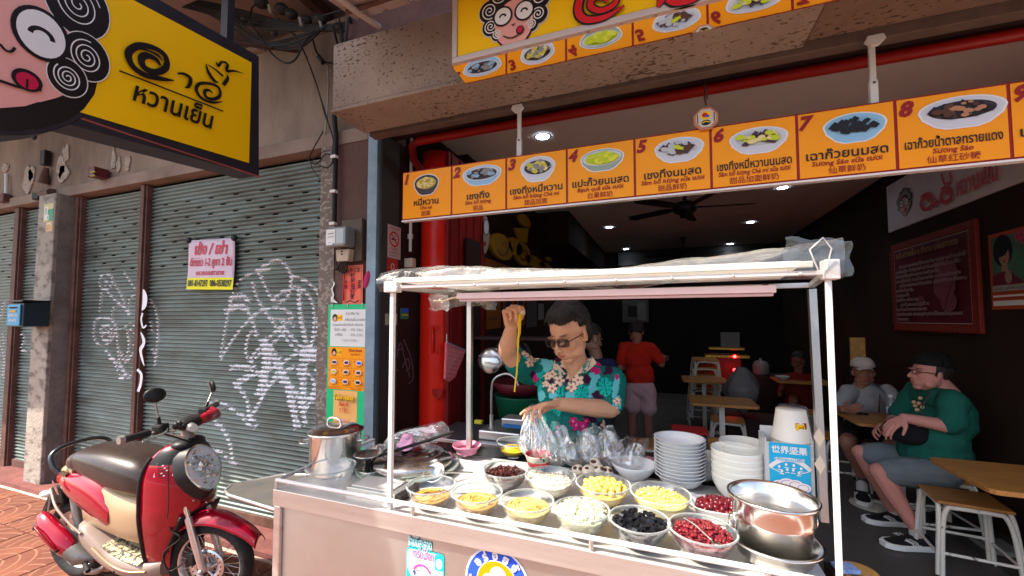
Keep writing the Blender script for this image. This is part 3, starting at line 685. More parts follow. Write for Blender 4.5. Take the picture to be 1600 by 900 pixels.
for i, (no, th, vn, zh, g, bw, fi, tp, bits) in enumerate(menu[:9]):
    x0 = MX0+PW*i; x1 = x0+PW
    pan = MB().b2((x0+.005, 1.8985, MZ0+.007), (x1-.005, 1.9015, MZ1-.007)).build('menu_panel', I_org, ME, bev=.0015, label=None)
    P = Print(frame((x0+PW/2, 1.8985, (MZ0+MZ1)/2), (1, 0, 0), (0, 0, 1)))
    dish(P, g[0], g[1]+.004, g[2], g[3]*.80, bw, fi, tp, bits)
    P.text(I_dred, no, -.125, .066, .075, bold=.05, shear=.25)
    P.text(I_blk, th, 0, -.062, .047, width=min(.27, .026*len([c for c in th if not (0x0E31 == ord(c) or 0x0E34 <= ord(c) <= 0x0E3A or 0x0E47 <= ord(c) <= 0x0E4E)])), bold=.018)
    P.text(I_dred, vn, 0, -.0875, .026, width=min(.26, .0125*len(vn)), bold=.02, shear=.15)
    P.text(I_dred, zh, 0, -.121, .030, bold=.004)
    P.build(pan)
for x in [MX0+PW*i for i in range(12)]:
    for z in (MZ0+.003, MZ1-.003): pass
for x in (-.675, .785):
    q = thing('hanger_rod', 'white telescopic rod holding the menu board %s' % ('between dishes 3 and 4' if x < 0 else 'above dish 7'), 'rod', (x, 1.93, 2.38), group='white rods holding the menu board')
    MB().b2((x-.013, 1.925, 2.36), (x+.013, 1.945, 2.48)).build('sleeve', M_white, q, bev=.002)
    MB().b2((x-.010, 1.928, 2.48), (x+.010, 1.942, 2.625)).build('rod', M_white, q, bev=.002)
    MB().prism([(x-.033, 1.915, 2.625), (x-.025, 1.915, 2.645), (x+.025, 1.915, 2.645), (x+.033, 1.915, 2.625), (x+.012, 1.915, 2.605), (x-.012, 1.915, 2.605)], (0, -.018, 0)).build('bracket', M_white, q, bev=.002)
    MB().cyl((x, 1.9245, 2.47), (x, 1.922, 2.47), .005, n=8).build('screw', M_rust, q)
# amulet plaque that hangs before panels 5/6
q = thing('amulet_plaque', 'small octagonal painted amulet hanging over the top edge of the menu board', 'amulet', tuple(onY(1103, 200, 1.86)))
c0 = onY(1103, 184, 1.875)
oc = lambda r: [(c0.x+r*math.cos(R(22.5+45*i)), 1.88, c0.z+r*math.sin(R(22.5+45*i))) for i in range(8)]
MB().prism(oc(.052), (0, .012, 0)).build('plaque', mat('amulet_copper', (.55, .20, .13), .5), q, bev=.003)
P = Print(frame((c0.x, 1.8795, c0.z), (1, 0, 0), (0, 0, 1))); P.poly(mat('amulet_pale', (.62, .55, .45), .5), [(.042*math.cos(R(22.5+45*i)), .042*math.sin(R(22.5+45*i))) for i in range(8)])
P.ell(I_yel, 0, .012, .02, .018); P.ell(I_red, -.004, .014, .011, .010); P.ell(I_blue, .006, .008, .008, .006); P.ell(I_blk, 0, -.020, .018, .012); P.line(I_yel, [(-.014, -.020), (0, -.014), (.014, -.020)], .004); P.line(I_brn, [(-.032, .02), (-.032, -.02)], .004); P.line(I_brn, [(.032, .02), (.032, -.02)], .004)
P.build(q)
MB().tube([onY(1103, 164, 1.885), onY(1101, 150, 1.95), onY(1102, 137, 2.0), (onY(1102, 130, 2.1).x, 2.1, 2.70)], .004, 6).build('cord', M_rust, q)
MB().ell(onY(1103, 153, 1.90), (.009, .009, .012)).build('knot', M_rust, q)

# conduit along the head and down the left
q = thing('cable_conduit', 'thin white plastic conduit running level below the beam', 'conduit', tuple(onY(760, 180, 2.12)))
a = onY(622, 208, 2.12); b = onY(908, 153, 2.12)
MB().tube([a, b], .008, 8).build('pipe', M_white, q); MB().tube([a-Vector((.01, 0, .0)), a+(b-a)*.13], .013, 8).build('coupling', M_white, q); MB().tube([a+(b-a)*.49, a+(b-a)*.51], .0115, 8).build('coupling', M_white, q)
q = thing('cable_conduit', 'white upright conduit ending in a small junction box beside the no-smoking sign', 'conduit', tuple(onY(641, 410, 2.45)))
MB().tube([onY(643, 215, 2.45), onY(641, 393, 2.45)], .011, 8).build('pipe', M_white, q)
MB().box(onY(640, 411, 2.45), (.075, .05, .065)).build('junction_box', mat('cream_plastic', (.62, .50, .40), .5), q, bev=.004)
MB().tube([onY(641, 366, 2.45), onY(641, 373, 2.45)], .02, 6).build('clip', M_white, q)

# no smoking sign on the side panel and a red sticker beneath
q = thing('no_smoking_sign', 'pale no-smoking notice with red ring on the dark side panel', 'sign', (-1.73, 2.28, 1.97))
P = Print(frame((-1.709, 2.30, 2.08), (0, 1, 0), (0, 0, 1))); pl = mat('notice_paper', (.62, .42, .42), .6)
P.rect(pl, -.072, -.112, .072, .112); P.ring(I_red, 0, .02, .048, .048, .012); P.rect(I_blk, -.03, .012, .02, .024); P.line(I_grey, smooth_pts([(.0, .03), (.015, .045), (.005, .05), (.025, .055)], 4), .005); P.line(I_red, [(-.032, .052), (.032, -.012)], .010)
P.text(I_dred, 'เขตปลอดบุหรี่', 0, .088, .02, width=.11); P.text(I_dred, 'ห้ามสูบบุหรี่', 0, -.055, .022, width=.07); P.text(I_dred, 'NO SMOKING', 0, -.078, .018, width=.11); P.text(I_grey, 'ฝ่าฝืนปรับ', 0, -.10, .02, width=.1)
P.build(q)
q = thing('red_sticker', 'small red square sticker just under the no-smoking notice', 'sticker', (-1.73, 2.28, 1.87))
P = Print(frame((-1.709, 2.285, 1.915), (0, 1, 0), (0, 0, 1))); P.rect(mat('sticker_red', (.5, .03, .02), .5), -.06, -.05, .06, .05); P.ring(W_, 0, -.005, .016, .02, .005); P.build(q)
for (x, y, w_, h_, c, nm, lb) in ((611, 499, .085, .075, (.48, .38, .26), 'wooden_plaque', 'tan rounded plaque behind the left cart post'), (632, 490, .06, .075, (.05, .20, .12), 'sticker', 'blue and green sticker to the right of the tan plaque')):
    q = thing(nm, lb, 'plaque' if 'wood' in nm else 'sticker', (-1.73, 2.4, 1.6)); p = onX(x, y, -1.709) if x < 620 else onX(x, y, -1.709)
    MB().box((-1.709, p.y, p.z), (.006, w_*1.5, h_)).build('plate', mat(nm+'_face', c, .5, var=.2), q, bev=.002)
    P = Print(frame((-1.705, p.y, p.z), (0, 1, 0), (0, 0, 1)))
    if 'wood' in nm: P.text(I_brn, 'ยินดี', 0, -.01, .03); P.ring(I_brn, 0, .02, .01, .01, .003)
    else: P.rect(I_blue, -.04, .01, .04, .035); P.rect(I_yel, -.04, -.012, .04, -.006)
    P.build(q)

# red paper charm, meter, poster on the brown pillar
q = thing('paper_charm', 'red paper charm with black brush characters on the brown pillar', 'paper charm', (-1.93, 2.16, 1.66))
c0 = onY(552, 446, 2.165)
P = Print(frame((c0.x, 2.162, c0.z), (1, 0, 0), (0, 0, 1))); 
P.rect(mat('charm_red', (.80, .16, .10), .7), -.082, -.135, .082, .135); P.line(I_blk, [(-.07, -.125), (.07, -.125), (.07, .125), (-.07, .125)], .003, True); P.text(I_blk, '龍神古聖', 0, .09, .035, width=.12, bold=.01)
P.poly(mat('charm_bright', (.80, .07, .06), .7), [(0, .07), (.06, 0), (0, -.07), (-.06, 0)])
for i, ch in enumerate('興泰福招財'): P.text(I_blk, ch, 0, .048-.034*i, .04, bold=.02)
P.text(I_blk, '平', -.055, .01, .03); P.text(I_blk, '安', -.055, -.02, .03); P.text(I_blk, '富', .055, .01, .03); P.text(I_blk, '貴', .055, -.02, .03); P.line(I_blk, [(-.055, -.115), (-.02, -.10), (.02, -.115), (.055, -.10)], .006)
P.build(q)
q = thing('electricity_meter', 'grey glass-fronted electricity meter with beige terminal box on the brown pillar', 'electricity meter', (-2.05, 2.1, 1.9))
c0 = onY(533, 371, 2.08)
M_bk = mat('meter_backing', (.10, .07, .05), .6)
MB().box((c0.x+.035, 2.15, c0.z-.01), (.17, .03, .28)).build('back_plate', M_bk, q, bev=.003)
MB().box((c0.x-.01, 2.085, c0.z+.0), (.17, .10, .135)).build('glass_case', mat('meter_glass', (.20, .20, .19), .12, coat=.6, spec=.7), q, bev=.018)
P = Print(frame((c0.x-.035, 2.0345, c0.z), (1, 0, 0), (0, 0, 1))); P.rect(W_, -.045, -.045, .03, .045); P.rect(I_grey, -.03, .015, .02, .022); P.rect(I_grey, -.03, -.005, .02, .0); P.rect(mat('paper_tag', (.8, .8, .8), .6), -.04, -.055, .01, -.02); P.text(I_grey, '3214', -.015, -.045, .015); P.build(q, 'dial')
MB().prism([(c0.x-.055, 2.09, c0.z-.075), (c0.x+.06, 2.09, c0.z-.075), (c0.x+.05, 2.09, c0.z-.155), (c0.x-.045, 2.09, c0.z-.155)], (0, .05, 0)).build('terminal_cover', mat('beige_terminal', (.48, .36, .25), .5), q, bev=.006)
MB().cyl((c0.x, 2.089, c0.z-.09), (c0.x, 2.086, c0.z-.09), .006, n=8).build('screw', M_cable, q); MB().cyl((c0.x, 2.089, c0.z-.108), (c0.x, 2.086, c0.z-.108), .006, n=8).build('screw', M_cable, q)
for k_ in range(5):
    x = c0.x-.03+.016*k_; MB().tube(smooth_pts([(x, 2.11, c0.z-.155), (x-.03, 2.12, c0.z-.19-.008*k_), (x-.06, 2.13, c0.z-.20-.006*k_), (c0.x-.09, 2.14, c0.z-.17), (c0.x-.105, 2.15, c0.z-.05), (c0.x-.105, 2.15, c0.z+.05)], 5), .006, 6).build('wire', M_cable, q)
q = thing('riser_pipe', 'black cable riser clipped up the brown pillar above the meter', 'pipe', (-2.15, 2.14, 2.1))
a = onY(522, 352, 2.14); MB().tube([a, (a.x, 2.14, 2.80), (a.x-.01, 2.13, 2.95)], .017, 8).build('pipe', M_cable, q)
for z in (2.2, 2.42, 2.66): MB().box((a.x, 2.13, z), (.045, .03, .02)).build('clip', W_, q, bev=.002)
q = thing('red_wire', 'thin red wire running up the brown pillar to the meter', 'wire', (-2.1, 2.14, 1.7)); MB().tube([onY(536, 470, 2.15), onY(538, 430, 2.15), onY(535, 405, 2.14)], .005, 6).build('wire', I_red, q)
q = thing('pink_pouch', 'small magenta pouch hanging at the right edge of the brown pillar', 'pouch', (-1.83, 2.13, 1.7)); c0 = onY(573, 437, 2.13)
MB().ell(c0, (.022, .012, .06), Matrix.Rotation(R(14), 3, 'Y')).build('pouch', mat('magenta_cloth', (.45, .03, .12), .8), q); MB().tube([c0+Vector((-.02, 0, .05)), c0+Vector((-.035, .02, .10))], .002, 5).build('string', M_rust, q)
for (x, y) in ((520, 455), (575, 470)):
    q = thing('torn_tape', 'scrap of white torn tape %s of the red paper charm' % ('to the left' if x < 540 else 'to the right'), 'tape', tuple(onY(x, y, 2.16)))
    c0 = onY(x, y, 2.16); MB().grid(lambda u, v: c0+Vector(((u-.5)*.012+.006*math.sin(v*9), -.006*math.sin(v*12), (v-.5)*.13)), 2, 10).build('tape', W_, q)
mbx = MB()
q = thing('torn_paper', 'white triangular paper scrap above the left corner of the green poster', 'paper', tuple(onY(526, 470, 2.16))); MB().prism([onY(517, 462, 2.162), onY(528, 474, 2.162), onY(517, 472, 2.162)], (0, .001, 0)).build('scrap', W_, q); 

gp = thing('menu_poster', 'tall green poster with opening hours, dessert grid and takeaway panel on the brown pillar', 'poster', (-1.96, 2.16, .7))
P = Print(frame((-1.962, 2.158, 1.0), (1, 0, 0), (0, 0, 1)))
P.rect(I_grn, -.167, -.45, .167, .655)
P.rect(W_, -.145, .375, .150, .62); P.rect(I_org, -.155, .09, .150, .370); P.rect(mat('ink_peach', (.85, .45, .14), .5), -.105, -.36, .09, .085)
def tiny(P, x, z): P.rect(I_yel, x, z-.02, x+.05, z+.02); P.ell(I_blk, x-.012, z, .022, .026); P.ell(I_pink, x-.012, z-.008, .013, .015); P.text(I_dred, 'อาอี๊', x+.03, z-.008, .022)
tiny(P, -.095, .565); tiny(P, -.095, .335)
P.text(I_grey, 'A Ee Wan Yen', .04, .585, .026, width=.11); P.text(I_grey, 'อาอี๊หวานเย็น เยาวราช', .06, .545, .024, width=.16); P.text(I_grey, 'ร้านขนมหวานเย็นเจ้าดั้งเดิม เปิดทุกวัน', .0, .512, .02, width=.25)
P.text(I_grey, 'จันทร์ - เสาร์', -.06, .478, .026, width=.10); P.text(I_grey, '09.30 - 22.00 น.', .08, .478, .024, width=.10); P.text(I_grey, 'อาทิตย์', -.07, .445, .026, width=.06); P.text(I_grey, '09.30 - 21.30 น.', .08, .445, .024, width=.10); P.text(I_lgrey, 'หยุดทุกวันพุธ', .02, .41, .026, width=.12)
P.text(I_dred, 'Chinese dessert', .07, .343, .026, width=.11, bold=.02); P.text(I_dred, 'เมนูของหวาน', .07, .320, .018, width=.08)
for j in range(3):
    for i in range(3):
        cx = -.105+.103*i; cz = .265-.062*j
        P.ell(I_wht, cx+.004, cz+.005, .024, .015); P.ell([B_black, I_plum, I_blue, I_noodle, I_brn, I_plum, B_blue, I_plum, I_blk][j*3+i], cx+.004, cz+.004, .019, .010)
        P.text(I_dred, str(j*3+i+1), cx-.032, cz+.008, .016, bold=.03); P.text(I_blk, ['หมี่หวาน','เชงทึง','แปะก๊วย','เฉาก๊วย','ลูกเดือย','พุทรา','ถั่วแดง','เม็ดบัว','รากบัว'][j*3+i], cx+.004, cz-.023, .012, width=.04); P.text(I_dred, '40.-', cx+.036, cz-.012, .011)
for i in (1, 2): P.line(I_dred, [(-.155+.103*i, .295), (-.155+.103*i, .115)], .0012)
for j in range(4): P.line(I_dred, [(-.155, .296-.062*j), (.15, .296-.062*j)], .0012)
P.text(I_dred, 'แก้วละ 40 บาท', -.09, .096, .016, width=.10); P.text(I_dred, 'ชามละ 35 ฿', .09, .096, .016, width=.08)
P.text(I_brn, 'Take Away', -.003, .027, .045, width=.165, bold=.07); P.text(I_yel, 'Take Away', -.005, .030, .045, width=.165, bold=.03)
P.text(I_red, 'đem về', -.003, -.012, .035, width=.08, bold=.03); P.text(I_red, '打包', -.003, -.052, .035)
P.ell(I_wht, -.01, -.145, .065, .05); P.poly(I_wht, [(-.075, -.145), (-.05, -.25), (.03, -.25), (.055, -.145)]); P.ell(I_pink, -.01, -.135, .055, .04)
for (a, b) in ((-.035, -.12), (0, -.15), (.02, -.125), (-.02, -.155), (.025, -.15)): P.ell(I_brn, a, b, .018, .013)
P.ell(I_wht, -.005, -.118, .02, .014); P.line(I_wht, [(.05, -.12), (.08, -.09)], .004); P.line(I_wht, [(.055, -.135), (.09, -.12)], .004)
P.ell(I_red, .062, -.24, .034, .034); P.text(I_wht, '50.-', .062, -.248, .026, bold=.04)
P.build(gp)
for x in (-.13, .0, .12): MB().tube([(-1.962+x, 2.155, 1.66), (-1.962+x, 2.152, 1.635)], .003, 5).build('tie', W_, gp)

# for-rent notice on the wide shutter
q = thing('rent_notice', 'white for-rent notice with red Thai lettering and yellow phone strip tied to the wide shutter', 'notice', (-3.43, 2.23, 1.8))
u = Vector((onY(368, 373, 2.225)-onY(294, 377, 2.225)))/.565; o = onY(328.5, 413, 2.225)
Pf = frame(o, (1, 0, -.03), (.01, 0, 1)); wv = lambda a, b, d=0: Pf(a, b, d+.006*math.sin(a*13+1)*math.cos(b*9))
mb = MB(); mb.grid(lambda i, j: wv(-.275+.55*i, -.205+.41*j, 0), 16, 10); mb.build('banner', mat('notice_pink_white', (.66, .52, .60), .6, var=.06), q, solid=.001)
mb = MB(); mb.grid(lambda i, j: wv(-.275+.55*i, -.205+.095*j, .002), 16, 3); mb.build('phone_strip', mat('notice_yellow', (.85, .80, .02), .6), q)
P = Print(lambda a, b, d: wv(a, b, .003+d)); P.text(I_crim, 'เซ้ง / เช่า', 0, .085, .12, width=.40, bold=.04, shear=.15); P.text(I_crim, 'ตึกแถว 1-2 คูหา 2 ชั้น', .0, -.01, .085, width=.5, bold=.03, shear=.1); P.text(I_crim, 'แนวถนนเยาวราช', .0, -.085, .05, width=.34, bold=.03)
P.line(I_pink, [(-.27, .055), (.27, .055)], .004); P.text(I_blk, '081-8147297  086-0538297', 0, -.178, .072, width=.52, bold=.03); P.build(q)
for x in (-.27, .27): MB().ell(wv(x, .205, .0), (.03, .02, .025)).build('tie_knot', M_cable, q); 
# ================================================================ the food cart
T = .95; CX0 = -1.300; CX1 = .350; CY0 = 1.085; CY1 = 1.66
M_ss = mat('brushed_steel', (.70, .65, .60), .34, metal=.8, var=.10, vs_=2.5, bump=.04, bs=6, stretch=(1, 1, 14), rvar=.10)
M_ssf = mat('cart_front_steel', (.74, .74, .70), .40, metal=.92, vs_=1.1, c2=(.56, .56, .53), bump=.10, bs=2.4, rvar=.10)
M_top = mat('countertop_steel', (.72, .69, .65), .40, metal=.45, var=.10, vs_=3, bump=.05, bs=4, rvar=.10)
M_chr = mat('polished_chrome', (.80, .77, .73), .20, metal=1.0, bump=.03, bs=8)
M_post = mat('cart_post_white', (.74, .70, .68), .35, var=.06, vs_=8)
M_dull = mat('dull_aluminium', (.55, .54, .53), .38, metal=.9, var=.12, vs_=6)
def film(name, tint=(.97, .97, .97), diff=.10, rough=.06, gl=1.0, bump=0, bs=30, dcol=(.8, .8, .8), edge=.35, ior=1.45):
    """thin clear plastic or glass: see-through with mirror-like reflections"""
    m = bpy.data.materials.new(name); m.use_nodes = True; n = m.node_tree.nodes; l = m.node_tree.links
    for x in list(n): n.remove(x)
    out = n.new('ShaderNodeOutputMaterial'); tr = n.new('ShaderNodeBsdfTransparent'); tr.inputs[0].default_value = (*tint, 1)
    df = n.new('ShaderNodeBsdfDiffuse'); df.inputs[0].default_value = (*dcol, 1); g = n.new('ShaderNodeBsdfGlossy'); g.inputs['Roughness'].default_value = rough; g.inputs[0].default_value = (gl, gl, gl, 1)
    lw = n.new('ShaderNodeLayerWeight'); lw.inputs[0].default_value = .5
    def mth(op, x, y=None, z=None):
        k = n.new('ShaderNodeMath'); k.operation = op
        for i, v in enumerate((x, y, z)):
            if v is None: continue
            if isinstance(v, (int, float)): k.inputs[i].default_value = v
            else: l.new(v, k.inputs[i])
        return k.outputs[0]
    fc = lw.outputs['Facing']; f0 = ((ior-1)/(ior+1))**2
    refl = mth('MULTIPLY_ADD', mth('POWER', fc, 4.0), .55, f0*1.2); dfac = mth('MULTIPLY_ADD', mth('POWER', fc, 2.5), diff*2.2, diff*.6)
    a = n.new('ShaderNodeMixShader'); b = n.new('ShaderNodeMixShader')
    l.new(dfac, a.inputs[0]); l.new(tr.outputs[0], a.inputs[1]); l.new(df.outputs[0], a.inputs[2])
    l.new(refl, b.inputs[0]); l.new(a.outputs[0], b.inputs[1]); l.new(g.outputs[0], b.inputs[2]); l.new(b.outputs[0], out.inputs[0])
    if bump:
        tc = n.new('ShaderNodeTexCoord'); t = n.new('ShaderNodeTexNoise'); t.inputs['Scale'].default_value = bs; t.inputs['Detail'].default_value = 3; l.new(tc.outputs['Object'], t.inputs[0])
        bp = n.new('ShaderNodeBump'); bp.inputs['Strength'].default_value = bump; bp.inputs['Distance'].default_value = .02; l.new(t.outputs['Fac'], bp.inputs['Height'])
        for q in (g, lw, df): l.new(bp.outputs[0], q.inputs['Normal'])
    return m
M_glass = film('bowl_glass', (.98, .985, .98), .030, .02, ior=1.6)
M_film = film('clear_plastic_sheet', (.93, .93, .93), .06, .08, bump=.45, bs=11, dcol=(.75, .74, .74), ior=1.6)
M_bag = film('crinkled_clear_bag', (.96, .96, .96), .12, .09, bump=.55, bs=26, dcol=(.9, .9, .92), ior=2.1)
M_film2 = film('grey_plastic_sheet', (.72, .70, .70), .22, .15, bump=.8, bs=10, dcol=(.36, .35, .34))

def translucent(name, c, k):
    m = bpy.data.materials.new(name); m.use_nodes = True; n = m.node_tree.nodes; l = m.node_tree.links
    for x in list(n): n.remove(x)
    out = n.new('ShaderNodeOutputMaterial'); a = n.new('ShaderNodeBsdfDiffuse'); b = n.new('ShaderNodeBsdfTranslucent'); mx = n.new('ShaderNodeMixShader')
    a.inputs[0].default_value = (*c, 1); b.inputs[0].default_value = (*c, 1); mx.inputs[0].default_value = k
    l.new(a.outputs[0], mx.inputs[1]); l.new(b.outputs[0], mx.inputs[2]); l.new(mx.outputs[0], out.inputs[0]); return m
ct = thing('food_cart', 'stainless steel dessert cart with white posts and plastic-covered roof', 'food cart', ((CX0+CX1)/2, 1.37, 0))
MB().b2((CX0, CY0, T-.004), (CX1, CY1, T)).b2((CX0+.002, CY0+.002, T-.03), (CX1-.002, CY1-.002, T-.005)).build('countertop', M_top, ct, bev=.0015)
MB().b2((CX0, CY0-.004, T-.052), (CX1, CY0-.0005, T+.004)).build('front_fascia', M_ss, ct, bev=.002)
MB().b2((CX0+.032, CY0+.014, .22), (CX1-.032, CY0+.022, T-.054)).build('front_panel', M_ssf, ct)
for x0 in (CX0, CX1-.03): MB().b2((x0, CY0+.001, .12), (x0+.03, CY0+.03, T-.054)).build('corner_upright', M_ss, ct, bev=.003)
MB().b2((CX0+.031, CY0+.004, .19), (CX1-.031, CY0+.024, .219)).build('bottom_rail', M_ss, ct, bev=.003)
for x0 in (CX0+.003, CX1-.011): MB().b2((x0, CY0+.032, .2), (x0+.008, CY1-.02, T-.032)).build('side_panel', M_ssf, ct)
MB().b2((CX0+.02, CY1-.022, .2), (CX1-.02, CY1-.014, T-.032)).build('back_panel', M_ssf, ct)
for x in (CX0+.10, CX1-.10):
    for y in (CY0+.08, CY1-.08):
        wq = MB().cyl((x-.02, y, .07), (x+.02, y, .07), .07, n=20).build('wheel', M_cable, ct, bev=.005)
        MB().b2((x-.035, y-.015, .07), (x-.027, y+.015, .19)).b2((x+.027, y-.015, .07), (x+.035, y+.015, .19)).build('wheel_fork', M_ss, ct)
# guard rail
rz = .983
MB().tube([(CX0+.006, CY1-.05, rz), (CX0+.006, CY0+.006, rz), (CX1-.01, CY0+.006, rz)], .0068, 8).build('guard_rail', M_post, ct)
for x in (CX0+.006, onY(643, 800, CY0).x, onY(923, 840, CY0).x, onY(1200, 870, CY0).x): MB().cyl((x, CY0+.006, T), (x, CY0+.006, rz), .0062, n=10).build('rail_post', M_ss, ct)
MB().cyl((CX0+.006, CY1-.05, T), (CX0+.006, CY1-.05, rz), .0062, n=10).build('rail_post', M_ss, ct)
# posts
ZR = 1.645
def spost(x, y, z0, z1, w_, name='post', m=M_post): return MB().b2((x-w_, y-w_, z0), (x+w_, y+w_, z1)).build(name, m, ct, bev=.002)
PL = (-.822, 1.105); PR = (.352, 1.105); RL = (-.800, 1.625); RR = (.432, 1.49)
spost(*PL, T+.001, ZR, .0072); spost(PR[0], PR[1], .45, ZR+.012, .0056); spost(*RL, T+.001, ZR, .011, m=M_dull)
MB().tube([(RR[0]+.01, RR[1], T), (RR[0], RR[1], ZR)], .014, 4, smooth=False).build('post', M_dull, ct)
def bar(a, b, w_=.011, m=M_post, name='roof_bar'):
    mb = MB(); mb.tube([(a[0], a[1], ZR+.012), (b[0], b[1], ZR+.012)], w_*1.4, 4, smooth=False); return mb.build(name, m, ct, bev=.002)
bar(PL, PR, .0055); bar(RL, RR, .008, M_dull); bar(PL, RL, .008, M_dull); bar(PR, RR, .008, M_dull)
MB().box((PL[0], PL[1]-.002, ZR+.012), (.05, .03, .035)).build('corner_joint', M_post, ct, bev=.003); MB().box((PR[0]+.004, PR[1], ZR+.018), (.03, .032, .045)).build('corner_joint', M_post, ct, bev=.003)
MB().prism([(PL[0]-.0, 1.105, ZR+.030), (PR[0]-.05, 1.105, ZR+.030), (PR[0]+.0, 1.50, ZR+.034), (PL[0]+.02, 1.62, ZR+.034)], (0, 0, .012)).build('roof_panel', translucent('roof_board', (.80, .78, .72), .6), ct, bev=.002)
MB().b2((PL[0]+.03, 1.093, ZR+.024), (PR[0]-.03, 1.101, ZR+.039)).build('roof_edge_board', mat('cream_edge', (.80, .76, .66), .45, var=.06), ct, bev=.002)
def top_z(u): return ZR+.046+.012*math.sin(u*7)+ (.0 if u < .62 else .034*((u-.62)/.38)**1.4)
def sheet(u, v):
    x = PL[0]-.035+(PR[0]-PL[0]+.055)*u
    n_ = noise.noise(Vector((u*9, v*3, 0)))*.010+noise.noise(Vector((u*30, v*8, 3)))*.004
    zt = top_z(u)+.006
    if v < .45:
        k = v/.45; return Vector((x+n_, 1.078-.012*math.sin(k*math.pi)+n_, ZR-.004+(zt-ZR+.004)*k))
    k = (v-.45)/.55; return Vector((x+n_, 1.078+.50*k, zt+.010*math.sin(k*6+u*11)-.02*k+n_))
MB().grid(sheet, 90, 22).build('plastic_cover', M_film, ct)
def sheetL(u, v): return Vector((PL[0]-.07-.02*math.sin(v*5)+.30*u+noise.noise(Vector((u*7, v*5, 8)))*.012, 1.50-.10*v+.02*math.sin(u*11), ZR+.035-.085*v-.010*math.sin(u*8)*v+noise.noise(Vector((u*9, v*4, 1)))*.010))
MB().grid(sheetL, 30, 10).build('cover_flap', M_film2, ct)
def sheetR(u, v): return Vector((PR[0]-.09+.13*u+.004*math.sin(v*9), 1.072+.02*u, ZR+.004+(.088*(1-.12*u))*v+.004*math.sin(u*12)))
MB().grid(sheetR, 10, 8).build('cover_flap', M_film, ct)
MB().tube([(PR[0]-.03, 1.066, ZR+.015), (PR[0]-.045, 1.063, ZR+.06), (PR[0]-.02, 1.063, ZR+.085), (PR[0]-.005, 1.063, ZR+.06), (PR[0]-.015, 1.066, ZR+.015)], .0018, 6).build('binder_clip', M_ss, ct)
for i in range(9):
    u = i/8; x = PL[0]+.04+(PR[0]-PL[0]-.1)*u; MB().ell((x, 1.072, ZR+.008), (.004, .004, .004), nu=8, nv=6).build('stud', M_ss, ct)
a = onY(715, 460, 1.13); b = onY(1212, 452, 1.13)
tl = thing('lamp_housing', 'long pale pink strip-light housing hung under the front of the cart roof', 'strip light', (0, 1.13, 1.62))
MB().box(((a.x+b.x)/2, 1.135, 1.624), (b.x-a.x, .026, .018)).build('housing', mat('pink_housing', (.72, .52, .50), .4, var=.05), tl, bev=.002)
MB().box(((a.x+b.x)/2, 1.1375, 1.611), (b.x-a.x-.01, .018, .007)).build('diffuser', mat('pink_diffuser', (.62, .42, .41), .5), tl, bev=.001)
for x in (a.x+.02, b.x-.02): MB().box((x, 1.137, 1.6345), (.012, .012, .004)).build('clip', M_rust, tl)
MB().tube(smooth_pts([(a.x, 1.137, 1.622), (a.x-.03, 1.14, 1.618), (a.x-.05, 1.13, 1.610), (a.x-.09, 1.14, 1.612)], 5), .0035, 6).build('plug_lead', mat('cream_lead', (.7, .55, .35), .5), tl)
q = thing('tape_scrap', 'pale diamond of old tape on the inner right cart post', 'tape', (.43, 1.47, 1.2))
for z in (1.12, 1.20): MB().prism([(RR[0]-.014, 1.474, z), (RR[0], 1.473, z-.03), (RR[0]+.014, 1.474, z), (RR[0], 1.473, z+.03)], (0, -.002, 0)).build('tape', mat('yellowed_tape', (.6, .5, .38), .6), q)

# stickers on the front of the cart
q = thing('hygiene_sticker', 'white and aqua rounded sticker with Thai lettering on the cart front', 'sticker', tuple(onY(664, 900, CY0)))
PYf = CY0+.0125
c0 = onY(664, 893, PYf); P = Print(frame((c0.x, PYf+.001, c0.z), (1, 0, 0), (0, 0, 1)))
I_aqua = mat('ink_aqua', (.02, .62, .66), .4); I_mag = mat('ink_magenta', (.72, .08, .35), .4); I_navy = mat('ink_navy', (.03, .04, .20), .4)
def rrect(P, m, a0, b0, a1, b1, r=.012):
    pts = []
    for (cx, cy, t0) in ((a1-r, b1-r, 0), (a0+r, b1-r, 90), (a0+r, b0+r, 180), (a1-r, b0+r, 270)):
        pts += [(cx+r*math.cos(R(t0+k*22.5)), cy+r*math.sin(R(t0+k*22.5))) for k in range(5)]
    P.poly(m, pts)
rrect(P, I_aqua, -.066, -.10, .066, .062); rrect(P, I_wht, -.062, -.096, .062, .058)
P.poly(I_aqua, [(-.062, -.096), (-.03, -.096), (-.05, -.02), (-.062, .0)]); rrect(P, I_aqua, .034, .012, .064, .058, .006); P.ell(I_wht, .049, .032, .011, .015)
P.text(I_aqua, 'ร้านนี้สะอาด', -.018, .068, .036, width=.085, bold=.08); P.text(I_wht, 'ร้านนี้สะอาด', -.018, .069, .036, width=.083, bold=.01)
P.text(I_wht, 'การ์ดไม่ตก', -.006, .036, .034, width=.075, bold=.09); P.text(I_mag, 'การ์ดไม่ตก', -.006, .037, .034, width=.073, bold=.02)
P.line(I_mag, [(-.01+.032*math.cos(t), -.012+.03*math.sin(t)) for t in [R(20+15*k) for k in range(10)]], .006); P.text(I_grey, 'ผลิตภัณฑ์', -.006, -.002, .012); P.text(I_navy, 'ไฮเตอร์', -.004, -.045, .05, width=.075, bold=.03)
P.build(q)
q = thing('round_sticker', 'round blue and orange taste-award sticker with white Thai letters on the cart front', 'sticker', tuple(onY(776, 910, CY0)))
c0 = onY(776, 911, PYf); P = Print(frame((c0.x, PYf+.001, c0.z), (1, 0, 0), (0, 0, 1)))
P.ell(I_wht, 0, 0, .098, .098, n=48); P.ell(I_blue, 0, 0, .092, .092, n=48); P.ell(I_wht, 0, 0, .062, .062, n=40); P.ell(I_org, 0, 0, .059, .059, n=40)
